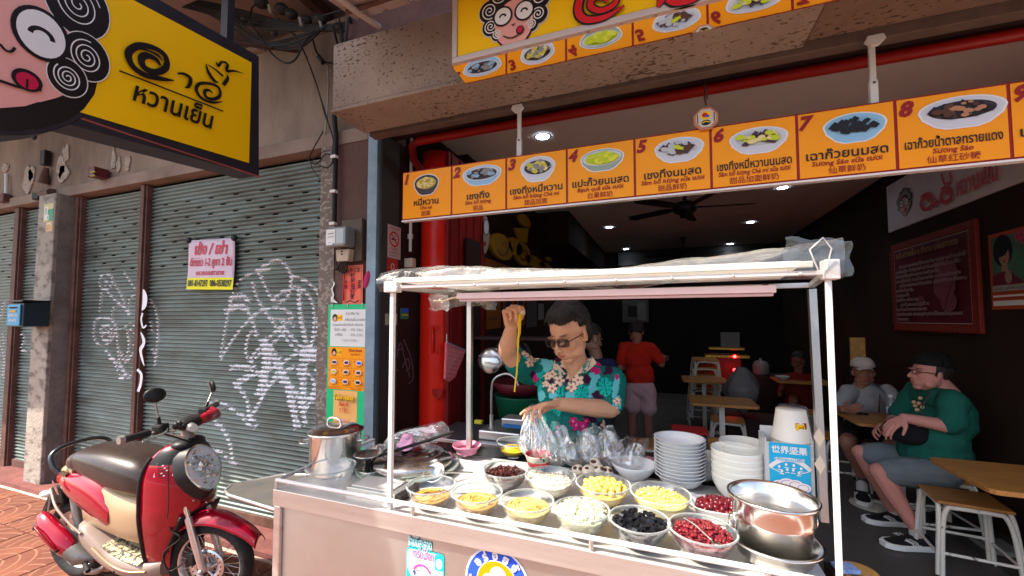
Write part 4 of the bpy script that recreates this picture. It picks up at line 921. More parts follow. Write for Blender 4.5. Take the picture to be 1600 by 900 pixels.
P.ell(I_wht, .004, .022, .025, .024); P.ell(I_wht, -.026, .006, .017, .016); P.ell(I_wht, .032, .008, .016, .015); P.ell(I_wht, .004, -.01, .035, .02)
for ch, an in zip(('อ', 'ร่', 'อ', 'ย', 'จั', 'ง'), (140, 118, 93, 68, 43, 18)):
    P.text(I_wht, ch, .076*math.cos(R(an))+.011*math.cos(R(an+180)), .076*math.sin(R(an))+.011*math.sin(R(an+180)), .032, bold=.05, rot=R(an-90))
P.line(I_wht, [(-.083, .01), (-.079, -.03)], .004); P.line(I_pink, [(-.078, .012), (-.077, .0)], .003); P.line(I_wht, [(.083, .0), (.079, -.03)], .004)
P.build(q)
# hooks with small white knobs at the right end of the cart
hk = thing('hook_rack', 'rack of wire hooks with small pale knobs at the right end of the cart', 'hook rack', (CX1+.03, 1.3, .8))
MB().tube([(CX1+.006, 1.28, .74), (CX1+.010, 1.28, .90)], .004, 6).build('bar', M_ss, hk)
for i in range(6):
    z = .895-.022*i; MB().tube([(CX1+.008, 1.28, z), (CX1+.035, 1.275, z-.003), (CX1+.052, 1.27, z+.006)], .0016, 5).build('hook', M_ss, hk)
    MB().ell((CX1+.054, 1.27, z+.007), .0036, nu=8, nv=6).build('knob', W_, hk)
# wooden tray behind hooks
# low steel table left of the cart
tb = thing('steel_side_table', 'low grey steel folding table between the scooter and the cart', 'table', (-1.7, 1.6, 0))
pts = [onZ(x, y, .70) for x, y in ((357, 772), (352, 766), (362, 757), (441, 741), (500, 741), (520, 800), (450, 801), (437, 797))]
MB().prism(pts, (0, 0, -.022)).build('table_top', mat('worn_table_top', (.10, .10, .10), .36, metal=.3, vs_=7, c2=(.16, .14, .12), bump=.1), tb, bev=.005)
e = [(p.x, p.y, p.z-.004) for p in pts]; MB().tube(e, .009, 6, closed=True).build('rim', M_dull, tb)
for (x, y) in ((-1.52, 1.45), (-1.30, 1.72), (-1.9, 1.72)): MB().cyl((x, y, 0), (x, y, .68), .012, n=10).build('leg', M_dull, tb)
# counter behind the cart
cb = thing('prep_counter', 'black-topped preparation counter behind the cart', 'counter', (-.4, 1.75, 0))
MB().b2((-1.25, 1.675, .905), (.30, 1.84, .935)).build('counter_top', mat('black_stone', (.016, .015, .015), .16, var=.3), cb, bev=.004)
MB().b2((-1.22, 1.68, 0), (.27, 1.80, .903)).build('cabinet', M_dark, cb)
# ================================================================ bowls, pots and food on the cart
M_porc = mat('white_melamine', (.80, .80, .80), .22, var=.02)
M_porc2 = mat('ivory_melamine', (.82, .80, .72), .25, var=.02)
def ORD(i, n):
    w_ = ['lowest', 'second from the bottom', 'third from the bottom', 'fourth from the bottom', 'fifth from the bottom', 'sixth from the bottom']; u_ = ['topmost', 'second from the top', 'third from the top', 'fourth from the top', 'fifth from the top', 'sixth from the top']
    return w_[i] if i < n/2 else u_[n-1-i]
def glass_bowl(x, y, r, h, label, z=T, cat='bowl', group='clear glass bowls of toppings'):
    t = thing('glass_bowl', label, cat, (x, y, z), group=group)
    k = r
    out = [(.0, .001), (.42*k, .001), (.46*k, .004), (.60*k, h*.16), (.76*k, h*.36), (.88*k, h*.60), (.915*k, h*.70), (.955*k, h*.72), (.985*k, h*.96), (1.0*k, h*.985), (1.0*k, h)]
    inn = [(.975*k, h), (.965*k, h*.96), (.93*k, h*.74), (.885*k, h*.70), (.85*k, h*.58), (.73*k, h*.36), (.57*k, h*.18), (.42*k, .010), (0, .008)]
    MB().lathe(out, (x, y, z), 40).build('bowl_wall', M_glass, t)
    MB().lathe(inn, (x, y, z), 40).build('inner_wall', M_glass, t)
    mb = MB(); mb.tube([(x+.988*k*math.cos(a), y+.988*k*math.sin(a), z+h) for a in [2*math.pi*i/48 for i in range(48)]], .0030, 6, closed=True); mb.build('rim', M_glassrim, t)
    return t
M_glassrim = film('bowl_rim_glass', (.70, .77, .74), .30, .03)
def rad_in(k, h, z):   # inner radius of the bowl at height z
    P = [(0, .0), (.42*k, .010), (.57*k, h*.18), (.73*k, h*.36), (.85*k, h*.58), (.885*k, h*.70), (.93*k, h*.74), (.965*k, h)]
    return float(np.interp(z, [p[1] for p in P], [p[0] for p in P]))*.975
def fill(name, label, cat, x, y, r, h, zf, m, mound=.0, rough_=.0, z=T, pieces=None, m2=None, group=None, top=None):
    """the food in a bowl: a body that follows the glass, with its pieces heaped on it"""
    t = thing(name, label, cat, (x, y, z+.009), group=group)
    prof = [(rad_in(r, h, .011+(zf-.011)*i/8), .011+(zf-.011)*i/8) for i in range(9)]
    rt = prof[-1][0]; n = 36; mb = MB()
    prof = [(0.0001, .0105)]+prof
    tops = [(rt*q, zf+mound*(1-q*q)) for q in (.93, .8, .65, .5, .35, .2, .08, .0001)]
    vs = []; allp = prof+tops
    for i, (a, b) in enumerate(allp):
        for j in range(n):
            th = 2*math.pi*j/n; dz = 0
            if i >= len(prof) and rough_: dz = rough_*noise.noise(Vector((a*math.cos(th)*60+x*50, a*math.sin(th)*60, y*30)))
            vs.append((x+a*math.cos(th), y+a*math.sin(th), z+b+dz))
    fs = [(i*n+j, i*n+(j+1) % n, (i+1)*n+(j+1) % n, (i+1)*n+j) for i in range(len(allp)-1) for j in range(n)]
    mb.add(vs, fs, True); mb.build('filling', m, t)
    if pieces:
        nm, cnt, size, shp, ms, wall = pieces
        rr = random.Random(int(x*1000)+5); mbs = [MB() for _ in ms]
        for i in range(cnt):
            if i < wall:     # against the glass
                zz = rr.uniform(.16, .95)*zf+.004; q = rad_in(r, h, zz)-size*.45; th = rr.uniform(0, 6.283)
            else:
                q = math.sqrt(rr.random())*rt*.9; th = rr.uniform(0, 6.283); zz = zf+mound*(1-(q/rt)**2)+size*rr.uniform(-.1, .75)
            c = (x+q*math.cos(th), y+q*math.sin(th), z+zz)
            M = Matrix.Rotation(rr.uniform(0, 6), 3, 'Z') @ Matrix.Rotation(rr.uniform(-.8, .8), 3, 'X')
            mm = mbs[rr.randrange(len(ms))]; s1 = size*rr.uniform(.8, 1.15)
            if shp == 'bean': mm.ell(c, (s1*.62, s1*.42, s1*.38), M, 8, 6)
            elif shp == 'ball': mm.ell(c, (s1*.52, s1*.46, s1*.46), M, 10, 7)
            elif shp == 'cube': mm.box(c, (s1, s1*rr.uniform(.6, 1), s1*rr.uniform(.5, .9)), M)
            elif shp == 'split': mm.ell(c, (s1*.5, s1*.42, s1*.24), M, 8, 5)
            elif shp == 'noodle':
                a0 = rr.uniform(0, 6.28); L = rr.uniform(.3, .8); pts = [(x+q*.9*math.cos(th+L*k), y+q*.9*math.sin(th+L*k), z+zf+mound*(1-(q/rt)**2)+size*rr.uniform(-.3, 1.2)) for k in (0, .5, 1, 1.5)]
                mm.tube(pts, size*.42, 5, cap=False)
            else: mm.ell(c, (s1*.5, s1*.4, s1*.35), M, 6, 4)
        for i, (mm, m_) in enumerate(zip(mbs, ms)):
            if mm.v: mm.build(nm, m_, t, kind='stuff')
    return t
F = dict(
 amber=mat('amber_syrup_noodles', (.62, .30, .05), .25, var=.35, vs_=60, coat=.4), noodle=mat('pale_noodle', (.72, .52, .16), .4, var=.15, vs_=40),
 straw=mat('straw_noodle_mass', (.66, .46, .15), .35, var=.3, vs_=90, bump=.4, bs=120), jelly=mat('pale_jelly', (.62, .60, .34), .22, var=.1, vs_=40, coat=.5, spec=.7),
 jelly2=mat('white_jelly', (.74, .74, .58), .25, coat=.5), blackj=mat('black_grass_jelly', (.010, .010, .012), .12, coat=.6), red=mat('kidney_bean', (.13, .006, .010), .28, var=.3, vs_=30, coat=.4), red2=mat('kidney_bean_light', (.20, .014, .020), .3, coat=.4),
 redliq=mat('bean_liquor', (.17, .02, .03), .2, var=.3, vs_=20), oat=mat('job_tears', (.66, .58, .45), .6, var=.2, vs_=60, bump=.5, bs=120), oat2=mat('job_tears_grain', (.72, .64, .52), .5),
 gink=mat('ginkgo_nut', (.86, .62, .12), .32, var=.08, vs_=20, coat=.2), gink2=mat('ginkgo_shadow', (.70, .46, .07), .4), soy=mat('split_mung_bean', (.80, .62, .14), .45, var=.1), soy2=mat('split_mung_bean_pale', (.84, .70, .26), .45),
 syr=mat('dark_bean_syrup', (.045, .012, .010), .12, coat=.5), syr2=mat('dark_jujube', (.10, .02, .012), .25, coat=.4), jub=mat('red_jujube', (.10, .003, .008), .22, coat=.6), egg=mat('egg_noodle', (.78, .52, .02), .35, var=.1))
RB = .0785; HB = .066
glass_bowl(-.713, 1.172, RB, HB, 'glass bowl of amber syrup noodles, leftmost of the front row beside the cart post')
fill('syrup_noodles', 'amber syrup noodles in the leftmost bowl of the front row', 'noodles', -.713, 1.172, RB, HB, .032, F['amber'], .002, .003, pieces=('noodle', 40, .004, 'noodle', [F['noodle'], F['amber']], 0))
glass_bowl(-.549, 1.172, RB, HB, 'glass bowl half full of amber noodles, second in the front row')
fill('syrup_noodles', 'golden noodles in the second bowl of the front row', 'noodles', -.549, 1.172, RB, HB, .040, F['amber'], .002, .004, pieces=('noodle', 60, .004, 'noodle', [F['noodle'], F['straw']], 0))
glass_bowl(-.385, 1.172, RB, HB, 'glass bowl of fine straw-coloured noodles, third in the front row')
fill('fine_noodles', 'fine straw-coloured noodles in the third bowl of the front row', 'noodles', -.385, 1.172, RB, HB, .047, F['straw'], .004, .004, pieces=('noodle', 110, .003, 'noodle', [F['noodle'], F['straw']], 0))
glass_bowl(-.224, 1.172, RB, HB, 'glass bowl heaped with pale translucent jelly cubes, fourth in the front row')
fill('pale_jelly', 'pale translucent jelly cubes heaped above the rim of the fourth front bowl', 'jelly', -.224, 1.172, RB, HB, .054, F['jelly'], .018, .004, pieces=('cube', 290, .0105, 'cube', [F['jelly'], F['jelly2']], 60))
glass_bowl(-.068, 1.168, RB*1.01, HB, 'glass bowl of shiny black grass jelly, fifth in the front row')
fill('black_jelly', 'shiny black grass jelly pieces in the fifth front bowl', 'jelly', -.068, 1.168, RB*1.01, HB, .049, F['blackj'], .012, .004, pieces=('piece', 150, .013, 'cube', [F['blackj']], 30))
glass_bowl(.086, 1.168, RB*1.04, HB*1.02, 'glass bowl of dark red kidney beans with a spoon, rightmost in the front row')
fill('kidney_beans', 'dark red kidney beans in the rightmost front bowl', 'beans', .086, 1.168, RB*1.04, HB*1.02, .050, F['redliq'], .014, .003, pieces=('bean', 298, .0108, 'bean', [F['red'], F['red'], F['red2']], 90))
q = thing('spoon', 'steel spoon lying in the dark red kidney beans', 'spoon', (.10, 1.13, T+.055))
MB().ell((.112, 1.118, T+.060), (.014, .010, .004), Matrix.Rotation(R(-35), 3, 'Z')).build('spoon_bowl', M_chr, q); MB().tube([(.104, 1.126, T+.062), (.070, 1.165, T+.075), (.045, 1.19, T+.078)], .0028, 6).build('handle', M_chr, q)
for (x, y, r, nm, lab) in ((-.533, 1.375, .083, 'dark', 'glass bowl of dark brown syrupy beans, leftmost in the second row'), (-.369, 1.375, .086, 'oat', 'glass bowl of cream coloured barley grains, second row beneath the plastic bags'),
                           (-.191, 1.370, .087, 'gink', 'glass bowl of round yellow ginkgo nuts, middle of the second row'), (-.015, 1.355, .089, 'soy', 'glass bowl of yellow split beans, second row behind the black jelly')):
    glass_bowl(x, y, r, .070, lab)
fill('syrup_beans', 'dark brown syrupy beans in the leftmost bowl of the second row', 'beans', -.533, 1.375, .083, .070, 0.054, F['syr'], .002, .004, pieces=('bean', 70, .010, 'bean', [F['syr'], F['syr2']], 0))
fill('barley_grains', 'cream barley grains in the glass bowl just in front of the plastic bags', 'grain', -.369, 1.375, .086, .070, .050, F['oat'], .008, .010, pieces=('grain', 280, .0062, 'g', [F['oat2'], F['oat']], 90))
t = fill('split_beans', 'yellow split beans in the second-row glass bowl behind the black jelly', 'beans', -.015, 1.355, .089, .070, .052, F['soy'], .012, .003, pieces=('bean', 298, .0092, 'split', [F['soy'], F['soy2']], 130))
t = fill('ginkgo_nuts', 'round yellow ginkgo nuts heaped in the middle bowl of the second row', 'nuts', -.191, 1.370, .087, .070, .046, F['gink2'], .010, .0)
rr = random.Random(3); proto = None
nm_ = MB().ell((0, 0, 0), (.0115, .0098, .0100), None, 12, 8).build('nut', F['gink'], t)
nm_.data.vertices.foreach_get; 
for v in nm_.data.vertices: v.co += rootloc(t)
k = 0
def nut_at(c):
    global k
    o = nm_ if k == 0 else nm_.copy()
    if k: col.objects.link(o); o.parent = t
    k += 1; o.location = Vector(c)-rootloc(t); o.rotation_euler = (rr.uniform(0, 3), rr.uniform(0, 3), rr.uniform(0, 3)); o.scale = [rr.uniform(.85, 1.12)]*3
for i in range(46):
    zz = .013+.040*((i*.618) % 1); th = i*2.39996; q_ = rad_in(.087, .07, zz)-.0102; nut_at((-.191+q_*math.cos(th), 1.370+q_*math.sin(th), T+zz+.002))
for i in range(34):
    q_ = .062*math.sqrt((i+.5)/34); th = i*2.39996; nut_at((-.191+q_*math.cos(th), 1.370+q_*math.sin(th), T+.058+.014*(1-(q_/.062)**2)+rr.uniform(-.003, .004)))
glass_bowl(-1.128, 1.172, .084, .075, 'empty glass bowl at the left end of the cart in front of the stock pot')
glass_bowl(-.640, 1.745, .074, .068, 'glass bowl of bright yellow egg noodles on the black counter near the seller', z=.936)
fill('egg_noodles', 'bright yellow egg noodles in the bowl on the black counter', 'noodles', -.640, 1.745, .074, .068, .034, F['egg'], .008, .008, z=.936, pieces=('noodle', 60, .006, 'noodle', [F['egg']], 0))

def bowl(name, label, cat, x, y, z, r, h, m, base=.45, group=None, flute=0, lip=.0, full=0):
    t = thing(name, label, cat, (x, y, z), group=group); wob = (lambda a, zz: 1+flute*math.cos(a*16)*min(1, max(0, (zz)/h))) if flute else None
    MB().lathe([(0, .002), (base*r*.9, .002), (base*r, 0), (base*r*1.02, .004), (r*(.68+.10*full), h*.28), (r*(.88+.08*full), h*.62), (r*(1-lip*.5), h*.94), (r+lip*r, h), (r*.975, h*.985), (r*(.86+.075*full), h*.64), (r*(.66+.09*full), h*.32), (base*r, .012), (0, .010)], (x, y, z), 40, wob=wob).build('bowl_wall', m, t)
    return t
def bowl_m(r, h, m, base=.45, flute=0): 
    pass
bowl('serving_bowl', 'single white fluted serving bowl left of the stack of shallow bowls', 'bowl', -.112, 1.64, T, .083, .058, M_porc, flute=.02)
for i in range(12): bowl('stacked_bowl', 'shallow white bowl, '+ORD(i, 12)+' of the tall front stack', 'bowl', .05, 1.615, T+.0118*i, .083, .046, M_porc, .4, group='shallow white bowls in the front stack', flute=.006, lip=.07)
for i in range(6): bowl('stacked_bowl', 'shallow white bowl, '+ORD(i, 6)+' of the low stack behind the tall one', 'bowl', .125, 1.72, T+.009*i, .078, .046, M_porc, .4, group='shallow white bowls in the hidden rear stack')
names = ['lowest, its whole side showing', 'second from the bottom', 'third from the bottom', 'second from the top', 'topmost']
for i in range(5): bowl('deep_bowl', 'ivory deep bowl of the front stack beside the blue box, '+names[i], 'bowl', .228, 1.575, T+.0205*i, .080, .085, M_porc2, .5, full=1, group='deep ivory bowls in the front stack')
for i in range(5): bowl('deep_bowl', 'ivory deep bowl, '+ORD(i, 5)+' of the rear stack behind the front one', 'bowl', .262, 1.67, T+.0205*i, .078, .085, M_porc2, .5, full=1, group='deep ivory bowls in the rear stack')
t = bowl('pink_bowl', 'small pink bowl of red sauce behind the white bowls', 'bowl', -.070, 1.775, .936, .046, .045, mat('pink_plastic', (.72, .30, .34), .35), .6)
MB().lathe([(0, .034), (.041, .033)], (-.070, 1.775, .936), 24).build('sauce', mat('red_sauce', (.5, .02, .02), .3), thing('red_sauce', 'red sauce filling the small pink bowl', 'sauce', (-.07, 1.775, .97)))
t = bowl('pink_basin', 'pink plastic basin at the back left beside the red gate', 'basin', -.80, 1.60, T+.03, .062, .035, mat('pink_basin_plastic', (.75, .28, .38), .4), .7)
t = bowl('lacquer_bowl', 'black floral lacquer bowl with bright red inside on the counter', 'bowl', -.478, 1.60, T, .054, .062, mat('black_lacquer', (.03, .035, .03), .3, c2=(.42, .40, .32), vs_=45, thr=(.56, .6)), .75)
MB().lathe([(.053, .063), (.050, .058), (.044, .02), (0, .014)], (-.478, 1.60, T), 28).build('red_lining', mat('red_lacquer', (.55, .008, .015), .3), t)

# white rectangular dish of jujubes
t = thing('rectangular_dish', 'white rounded rectangular dish in front of the blue box', 'dish', (.155, 1.40, T))
def sq(r, h_, a): c, s_ = math.cos(a), math.sin(a); p_ = 3.2; k_ = (abs(c)**p_+abs(s_)**p_)**(-1/p_); return (.155+r*1.25*k_*c, 1.395+r*.92*k_*s_, T+h_)
prof = [(0.001, .002), (.042, .001), (.05, .004), (.064, .040), (.068, .043), (.066, .0445), (.062, .041), (.050, .010), (.001, .007)]
mb = MB(); n = 36; mb.add([sq(r, h_, 2*math.pi*j/n) for r, h_ in prof for j in range(n)], [(i*n+j, i*n+(j+1) % n, (i+1)*n+(j+1) % n, (i+1)*n+j) for i in range(len(prof)-1) for j in range(n)], True); mb.build('dish_wall', M_porc, t)
t = thing('jujubes', 'glossy dark red jujubes piled in the white rectangular dish', 'fruit', (.155, 1.395, T+.012)); mb = MB(); mb.ell((.155, 1.395, T+.030), (.062, .045, .022)); mb.build('filling', F['jub'], t)
mj = MB().ell((0, 0, 0), (.0125, .0085, .0085), None, 10, 7).build('jujube', F['jub'], t)
for v in mj.data.vertices: v.co += rootloc(t)
for i in range(60):
    o = mj if i == 0 else mj.copy()
    if i: col.objects.link(o); o.parent = t
    q_ = math.sqrt((i+.5)/60); th = i*2.39996; o.location = Vector((.155+.066*q_*math.cos(th), 1.395+.048*q_*math.sin(th), T+.036+.022*(1-q_**2)+rr.uniform(-.002, .004)))-rootloc(t); o.rotation_euler = (rr.uniform(-1, 1), rr.uniform(-1, 1), rr.uniform(0, 6))

# steel bucket in a steel bowl at the right end
BX, BY = .248, 1.195
t = thing('steel_basin', 'wide steel mixing basin under the bucket at the right front corner', 'basin', (BX, BY, T))
MB().lathe([(0, .002), (.055, .001), (.060, .004), (.082, .025), (.096, .056), (.104, .058), (.104, .061), (.095, .061), (.080, .028), (.056, .008), (0, .006)], (BX, BY, T), 48).build('basin_wall', M_chr, t)
t = thing('steel_bucket', 'polished steel bucket with ring handles standing in the steel basin', 'bucket', (BX, BY, T+.026))
MB().lathe([(0, .0), (.068, .0), (.074, .004), (.085, .082), (.0880, .085), (.0880, .091), (.092, .128), (.0985, .134), (.100, .139), (.096, .141), (.090, .132), (.083, .084), (.071, .008), (0, .008)], (BX, BY, T+.026), 56).build('bucket_wall', M_chr, t)
MB().lathe([(0, .108), (.087, .108)], (BX, BY, T+.026), 40).build('water', film('water_surface', (.80, .82, .84), .06, .02), t)
for an in (200, 20):
    c = Vector((BX+.092*math.cos(R(an)), BY+.092*math.sin(R(an)), T+.118)); n_ = Vector((math.cos(R(an)), math.sin(R(an)), 0)); u_ = Vector((-n_.y, n_.x, 0))
    MB().ell(c+n_*.002, (.006, .006, .006), nu=10, nv=6).build('handle_lug', M_chr, t)
    MB().tube([c+n_*.008+u_*.015*math.cos(a)+Vector((0, 0, -.014+.017*math.sin(a))) for a in [2*math.pi*i/24 for i in range(24)]], .0022, 6, closed=True).build('ring_handle', M_chr, t)

# blue brochure box with stacked paper cups
t = thing('brochure_box', 'blue and white acrylic leaflet box with Chinese lettering beside the paper cups', 'box', (.408, 1.55, T))
YB = 1.505; a = onY(1201, 690, YB); b = onY(1268, 768, YB); w0 = b.x-a.x
M_acr = mat('grey_white_acrylic', (.55, .55, .56), .25)
MB().b2((a.x-.006, YB, T-.0), (b.x+.006, YB+.004, a.z)).b2((a.x-.006, YB+.09, T), (b.x+.006, YB+.094, a.z+.03)).b2((a.x-.010, YB+.0, T), (a.x-.006, YB+.094, a.z+.012)).b2((b.x+.006, YB+.0, T), (b.x+.010, YB+.094, a.z+.012)).build('box_wall', M_acr, t, bev=.001)
P = Print(frame(((a.x+b.x)/2, YB, (a.z+b.z)/2), (1, 0, 0), (0, 0, 1))); hw = w0/2; hh = (a.z-b.z)/2
I_az = mat('ink_azure', (.02, .40, .66), .35)
P.rect(I_az, -hw, -hh-.02, hw, hh); P.text(I_wht, '世界坚果', 0, hh-.030, .024, bold=.03); P.text(I_wht, '中国酒 全球爱', 0, hh-.055, .013, bold=.02)
fan = lambda r: [(r*math.sin(R(th))*.8, -hh+.010+r*math.cos(R(th))*.9) for th in range(-50, 51, 10)]
P.line(I_wht, fan(.088), .012); P.line(I_wht, [fan(.088)[0], fan(.045)[2]], .002); P.line(I_wht, [fan(.088)[-1], fan(.045)[-3]], .002)
for r_ in (.072, .056):
    for (u_, v_) in fan(r_)[2:-2:2]: P.ell(I_wht, u_, v_, .0035, .0045); P.rect(I_wht, u_-.006, v_-.010, u_+.006, v_-.008)
P.text(I_az, '世界各国甄选 精品坚果推荐', 0, -hh+.086, .009, width=w0*.6)
for (u_, v_, r_) in ((-.03, -.0, .02), (-.01, .006, .022), (.012, .004, .022), (.032, -.002, .02)): P.ell(I_wht, u_, -hh+.012+v_, r_, r_*.7); P.ring(mat('ink_lilac', (.35, .28, .5), .4), u_, -hh+.012+v_, r_*.7, r_*.45, .002)
P.build(t)
M_cup = mat('paper_cup', (.78, .72, .64), .5)
cx = onY(1236, 660, YB+.062).x
for i in range(9):
    z0 = onY(1236, 690, YB+.062).z-.085+.0115*i
    tt = thing('paper_cup', 'white paper cup above the blue box, '+('topmost, with small yellow label' if i == 8 else ORD(i, 9)+' of the nest'), 'paper cup', (cx, YB+.062, z0), group='nested paper cups')
    r0, r1, hc = .040, .055, .098
    MB().lathe([(0, hc), (r0, hc), (r0+.001, hc-.001), (r1, .006), (r1+.0025, .004), (r1+.0025, .0005), (r1-.001, .0005)], (cx, YB+.062, z0), 36).build('cup_wall', M_cup, tt)
    if i == 8:
        P = Print(lambda a_, b_, d_: Vector((cx+(.0475+d_)*math.sin(a_/.0475+.35), YB+.062-(.0475+d_)*math.cos(a_/.0475+.35), z0+.050+b_)))
        P.rect(I_dred, -.017, -.013, .017, .013); P.ell(I_yel, 0, 0, .011, .010); P.text(I_blk, 'อาอี๊', .0, -.004, .010); P.rect(I_yel, -.016, -.012, -.010, .012); P.ell(I_blk, .013, .0, .003, .006); P.build(tt)
tt = thing('plastic_cup_stack', 'smoky plastic cup upside down behind the stacked paper cups', 'cup', (cx+.02, YB+.10, T+.1)); z0 = onY(1236, 690, YB+.08).z-.03
MB().lathe([(0, .14), (.040, .14), (.042, .135), (.056, .0)], (cx+.018, YB+.115, z0), 28).build('cup_wall', M_film2, tt)

# stock pot
PX_, PY_ = -1.235, 1.305
t = thing('stock_pot', 'tall lidded steel stock pot at the left end of the cart', 'pot', (PX_, PY_, T))
MB().lathe([(0, 0), (.088, 0), (.094, .006), (.096, .150), (.099, .154), (.096, .156)], (PX_, PY_, T), 48).build('pot_wall', M_chr, t)
MB().lathe([(.104, .155), (.106, .160), (.100, .163), (.092, .164), (.084, .172), (.055, .182), (.02, .186), (0, .187)], (PX_, PY_, T), 48).build('lid', M_chr, t)
MB().tube(smooth_pts([(PX_-.035, PY_-.01, T+.182), (PX_-.028, PY_-.012, T+.205), (PX_, PY_-.014, T+.212), (PX_+.028, PY_-.012, T+.205), (PX_+.035, PY_-.01, T+.182)], 5), .004, 8).build('lid_handle', M_chr, t)
for an in (225, 20):
    c = Vector((PX_+.098*math.cos(R(an)), PY_+.098*math.sin(R(an)), T+.128)); n_ = Vector((math.cos(R(an)), math.sin(R(an)), 0)); u_ = Vector((-n_.y, n_.x, 0))
    MB().tube(smooth_pts([c-u_*.030, c-u_*.028+n_*.022, c+n_*.032, c+u_*.028+n_*.022, c+u_*.030], 5), .0035, 8).build('side_handle', M_chr, t)
# steamer with big domed lid
LX, LY = -.955, 1.425; LS = .77
t = thing('steamer', 'wide steel steamer with ringed domed lid in the middle of the cart', 'steamer', (LX, LY, T))
M_lid = mat('worn_steel_lid', (.42, .38, .36), .22, metal=1.0, var=.25, vs_=4, rvar=.12)
MB().lathe([(r_*LS, z_) for r_, z_ in [(.206, .022), (.212, .030), (.212, .046), (.206, .052), (.180, .060), (.172, .064), (.150, .069), (.144, .068), (.132, .075), (.112, .080), (.104, .079), (.092, .085), (.060, .090), (.040, .092), (0, .093)]], (LX, LY, T), 64).build('dome', M_lid, t)
MB().cyl((LX-.01, LY-.02, T+.09), (LX-.01, LY-.02, T+.118), .016, .02, 20).build('knob', M_cable, t)
tt = t
MB().lathe([(r_*.86, z_) for r_, z_ in [(0, .002), (.19, .002), (.222, .016), (.234, .020), (.236, .026), (.228, .026), (.205, .022), (0, .020)]], (LX-.012, LY-.01, T), 64).build('pan_wall', mat('green_worn_steel', (.36, .42, .36), .4, metal=.6, var=.3, vs_=8), tt)
tt = thing('wrapping_cloth', 'pink cloth knotted round the knob of the domed lid', 'cloth', (LX-.01, LY-.02, T+.10))
mb = MB()
def clo(u, v):
    a = 2*math.pi*u; r_ = .020+.010*math.sin(a*3+v*5)*v+.022*(v**2)+noise.noise(Vector((u*8, v*4, 1)))*.006; return Vector((LX-.01+r_*math.cos(a), LY-.02+r_*math.sin(a), T+.138-.045*v+.010*math.sin(a*2+1)*(1-v)))
mb.grid(clo, 40, 10); mb.ell((LX-.012, LY-.024, T+.134), (.020, .018, .012)); mb.build('cloth', mat('pink_cloth', (.72, .36, .50), .85, var=.15, vs_=40, bump=.4, bs=80), tt, solid=.002)
# shiny ladle bowl
q = thing('ladle', 'round polished ladle bowl standing right of the domed lid', 'ladle', (-.79, 1.325, T)); c = Vector((-.795, 1.325, T+.043)); Mx = Matrix.Rotation(R(35), 3, 'X')
MB().lathe([(0, -.034), (.016, -.030), (.032, -.016), (.040, .0), (.038, .0), (.030, -.014), (0, -.031)], c, 36, Mx).build('ladle_bowl', M_chr, q); MB().tube([c+Vector((.036, .01, .0)), c+Vector((.06, .05, -.01)), c+Vector((.10, .12, -.03))], .004, 8).build('handle', M_chr, q)
# ladles stacked left
c = Vector((-1.065, 1.29, T))
q = thing('ladle', 'dark steel ladle with long black handle, behind the empty glass bowl', 'ladle', tuple(c))
MB().lathe([(.0, .048), (.012, .050), (.050, .088), (.053, .090), (.050, .091), (.012, .056), (0, .054)], c, 36).build('ladle_bowl', M_chr, q); MB().cyl(c+Vector((.0, 0, .048)), c+Vector((.0, 0, .02)), .010, n=12).build('neck', M_cable, q)
MB().tube([c+Vector((.040, .01, .082)), c+Vector((.12, .08, .105)), c+Vector((.26, .20, .145))], .006, 8).build('handle', M_cable, q)
bowl('steel_bowl', 'small steel bowl under the long-handled ladle', 'bowl', c.x+.01, c.y+.005, T, .042, .032, M_chr, .5)
q = thing('plastic_lid_box', 'clear crumpled plastic box cover leaning behind the ladles', 'container', (-1.02, 1.5, T+.06))
def pbox(u, v):
    a = 2*math.pi*u; c2 = abs(math.cos(a))**.35*(1 if math.cos(a) > 0 else -1); s2 = abs(math.sin(a))**.35*(1 if math.sin(a) > 0 else -1)
    k_ = 1-.25*v**3; x_ = .15*c2*k_; y_ = .06*s2*k_; return Vector((-1.03+x_, 1.56+y_, T+.05+.075*v+.28*x_+noise.noise(Vector((u*14, v*5, 2)))*.006))
MB().grid(pbox, 48, 8).build('cover', M_bag, q)
q = thing('crumpled_film', 'sheet of crumpled clear film spread behind the stock pot', 'plastic film', (-1.12, 1.52, T+.01))
MB().grid(lambda u, v: Vector((-1.20+.24*u, 1.38+.16*v, T+.035+.05*u+.03*noise.noise(Vector((u*7, v*7, 5)))+.012*noise.noise(Vector((u*22, v*22, 5))))), 34, 24).build('film', M_bag, q)
# flat steel burner cover and upright divider
q = thing('burner_box', 'flat steel burner box with black end behind the guard rail', 'burner', (-.93, 1.2, T))
a = onZ(530, 768, T+.03); MB().b2((-1.035, 1.145, T), (-.835, 1.26, T+.026)).build('body', M_ssf, q, bev=.003); MB().b2((-1.02, 1.155, T+.0265), (-.86, 1.24, T+.031)).build('top_plate', M_top, q, bev=.001); MB().b2((-.834, 1.150, T), (-.812, 1.255, T+.022)).build('end_block', M_cable, q, bev=.002)
MB().tube(smooth_pts([(-.95, 1.245, T+.034), (-.92, 1.215, T+.045), (-.88, 1.215, T+.045), (-.86, 1.245, T+.034)], 4), .003, 6).build('wire_handle', M_chr, q)
q = thing('divider_plate', 'bright upright steel divider plate beside the domed lid', 'divider', (-.68, 1.48, T))
a = onY(703, 716, 1.50); b = onY(753, 742, 1.50)
MB().b2((a.x, 1.50, T), (b.x+.01, 1.506, a.z)).build('plate', mat('bright_plate', (.80, .78, .74), .3, metal=.35), q, bev=.001); MB().b2((a.x, 1.507, a.z-.03), (b.x+.01, 1.60, a.z-.024)).build('shelf', M_top, q)
q = thing('price_card', 'small white card standing behind the leftmost bowls of noodles', 'card', (-.64, 1.30, T)); MB().box((-.655, 1.285, T+.022), (.045, .003, .030), R(8)).build('card', M_porc, q)
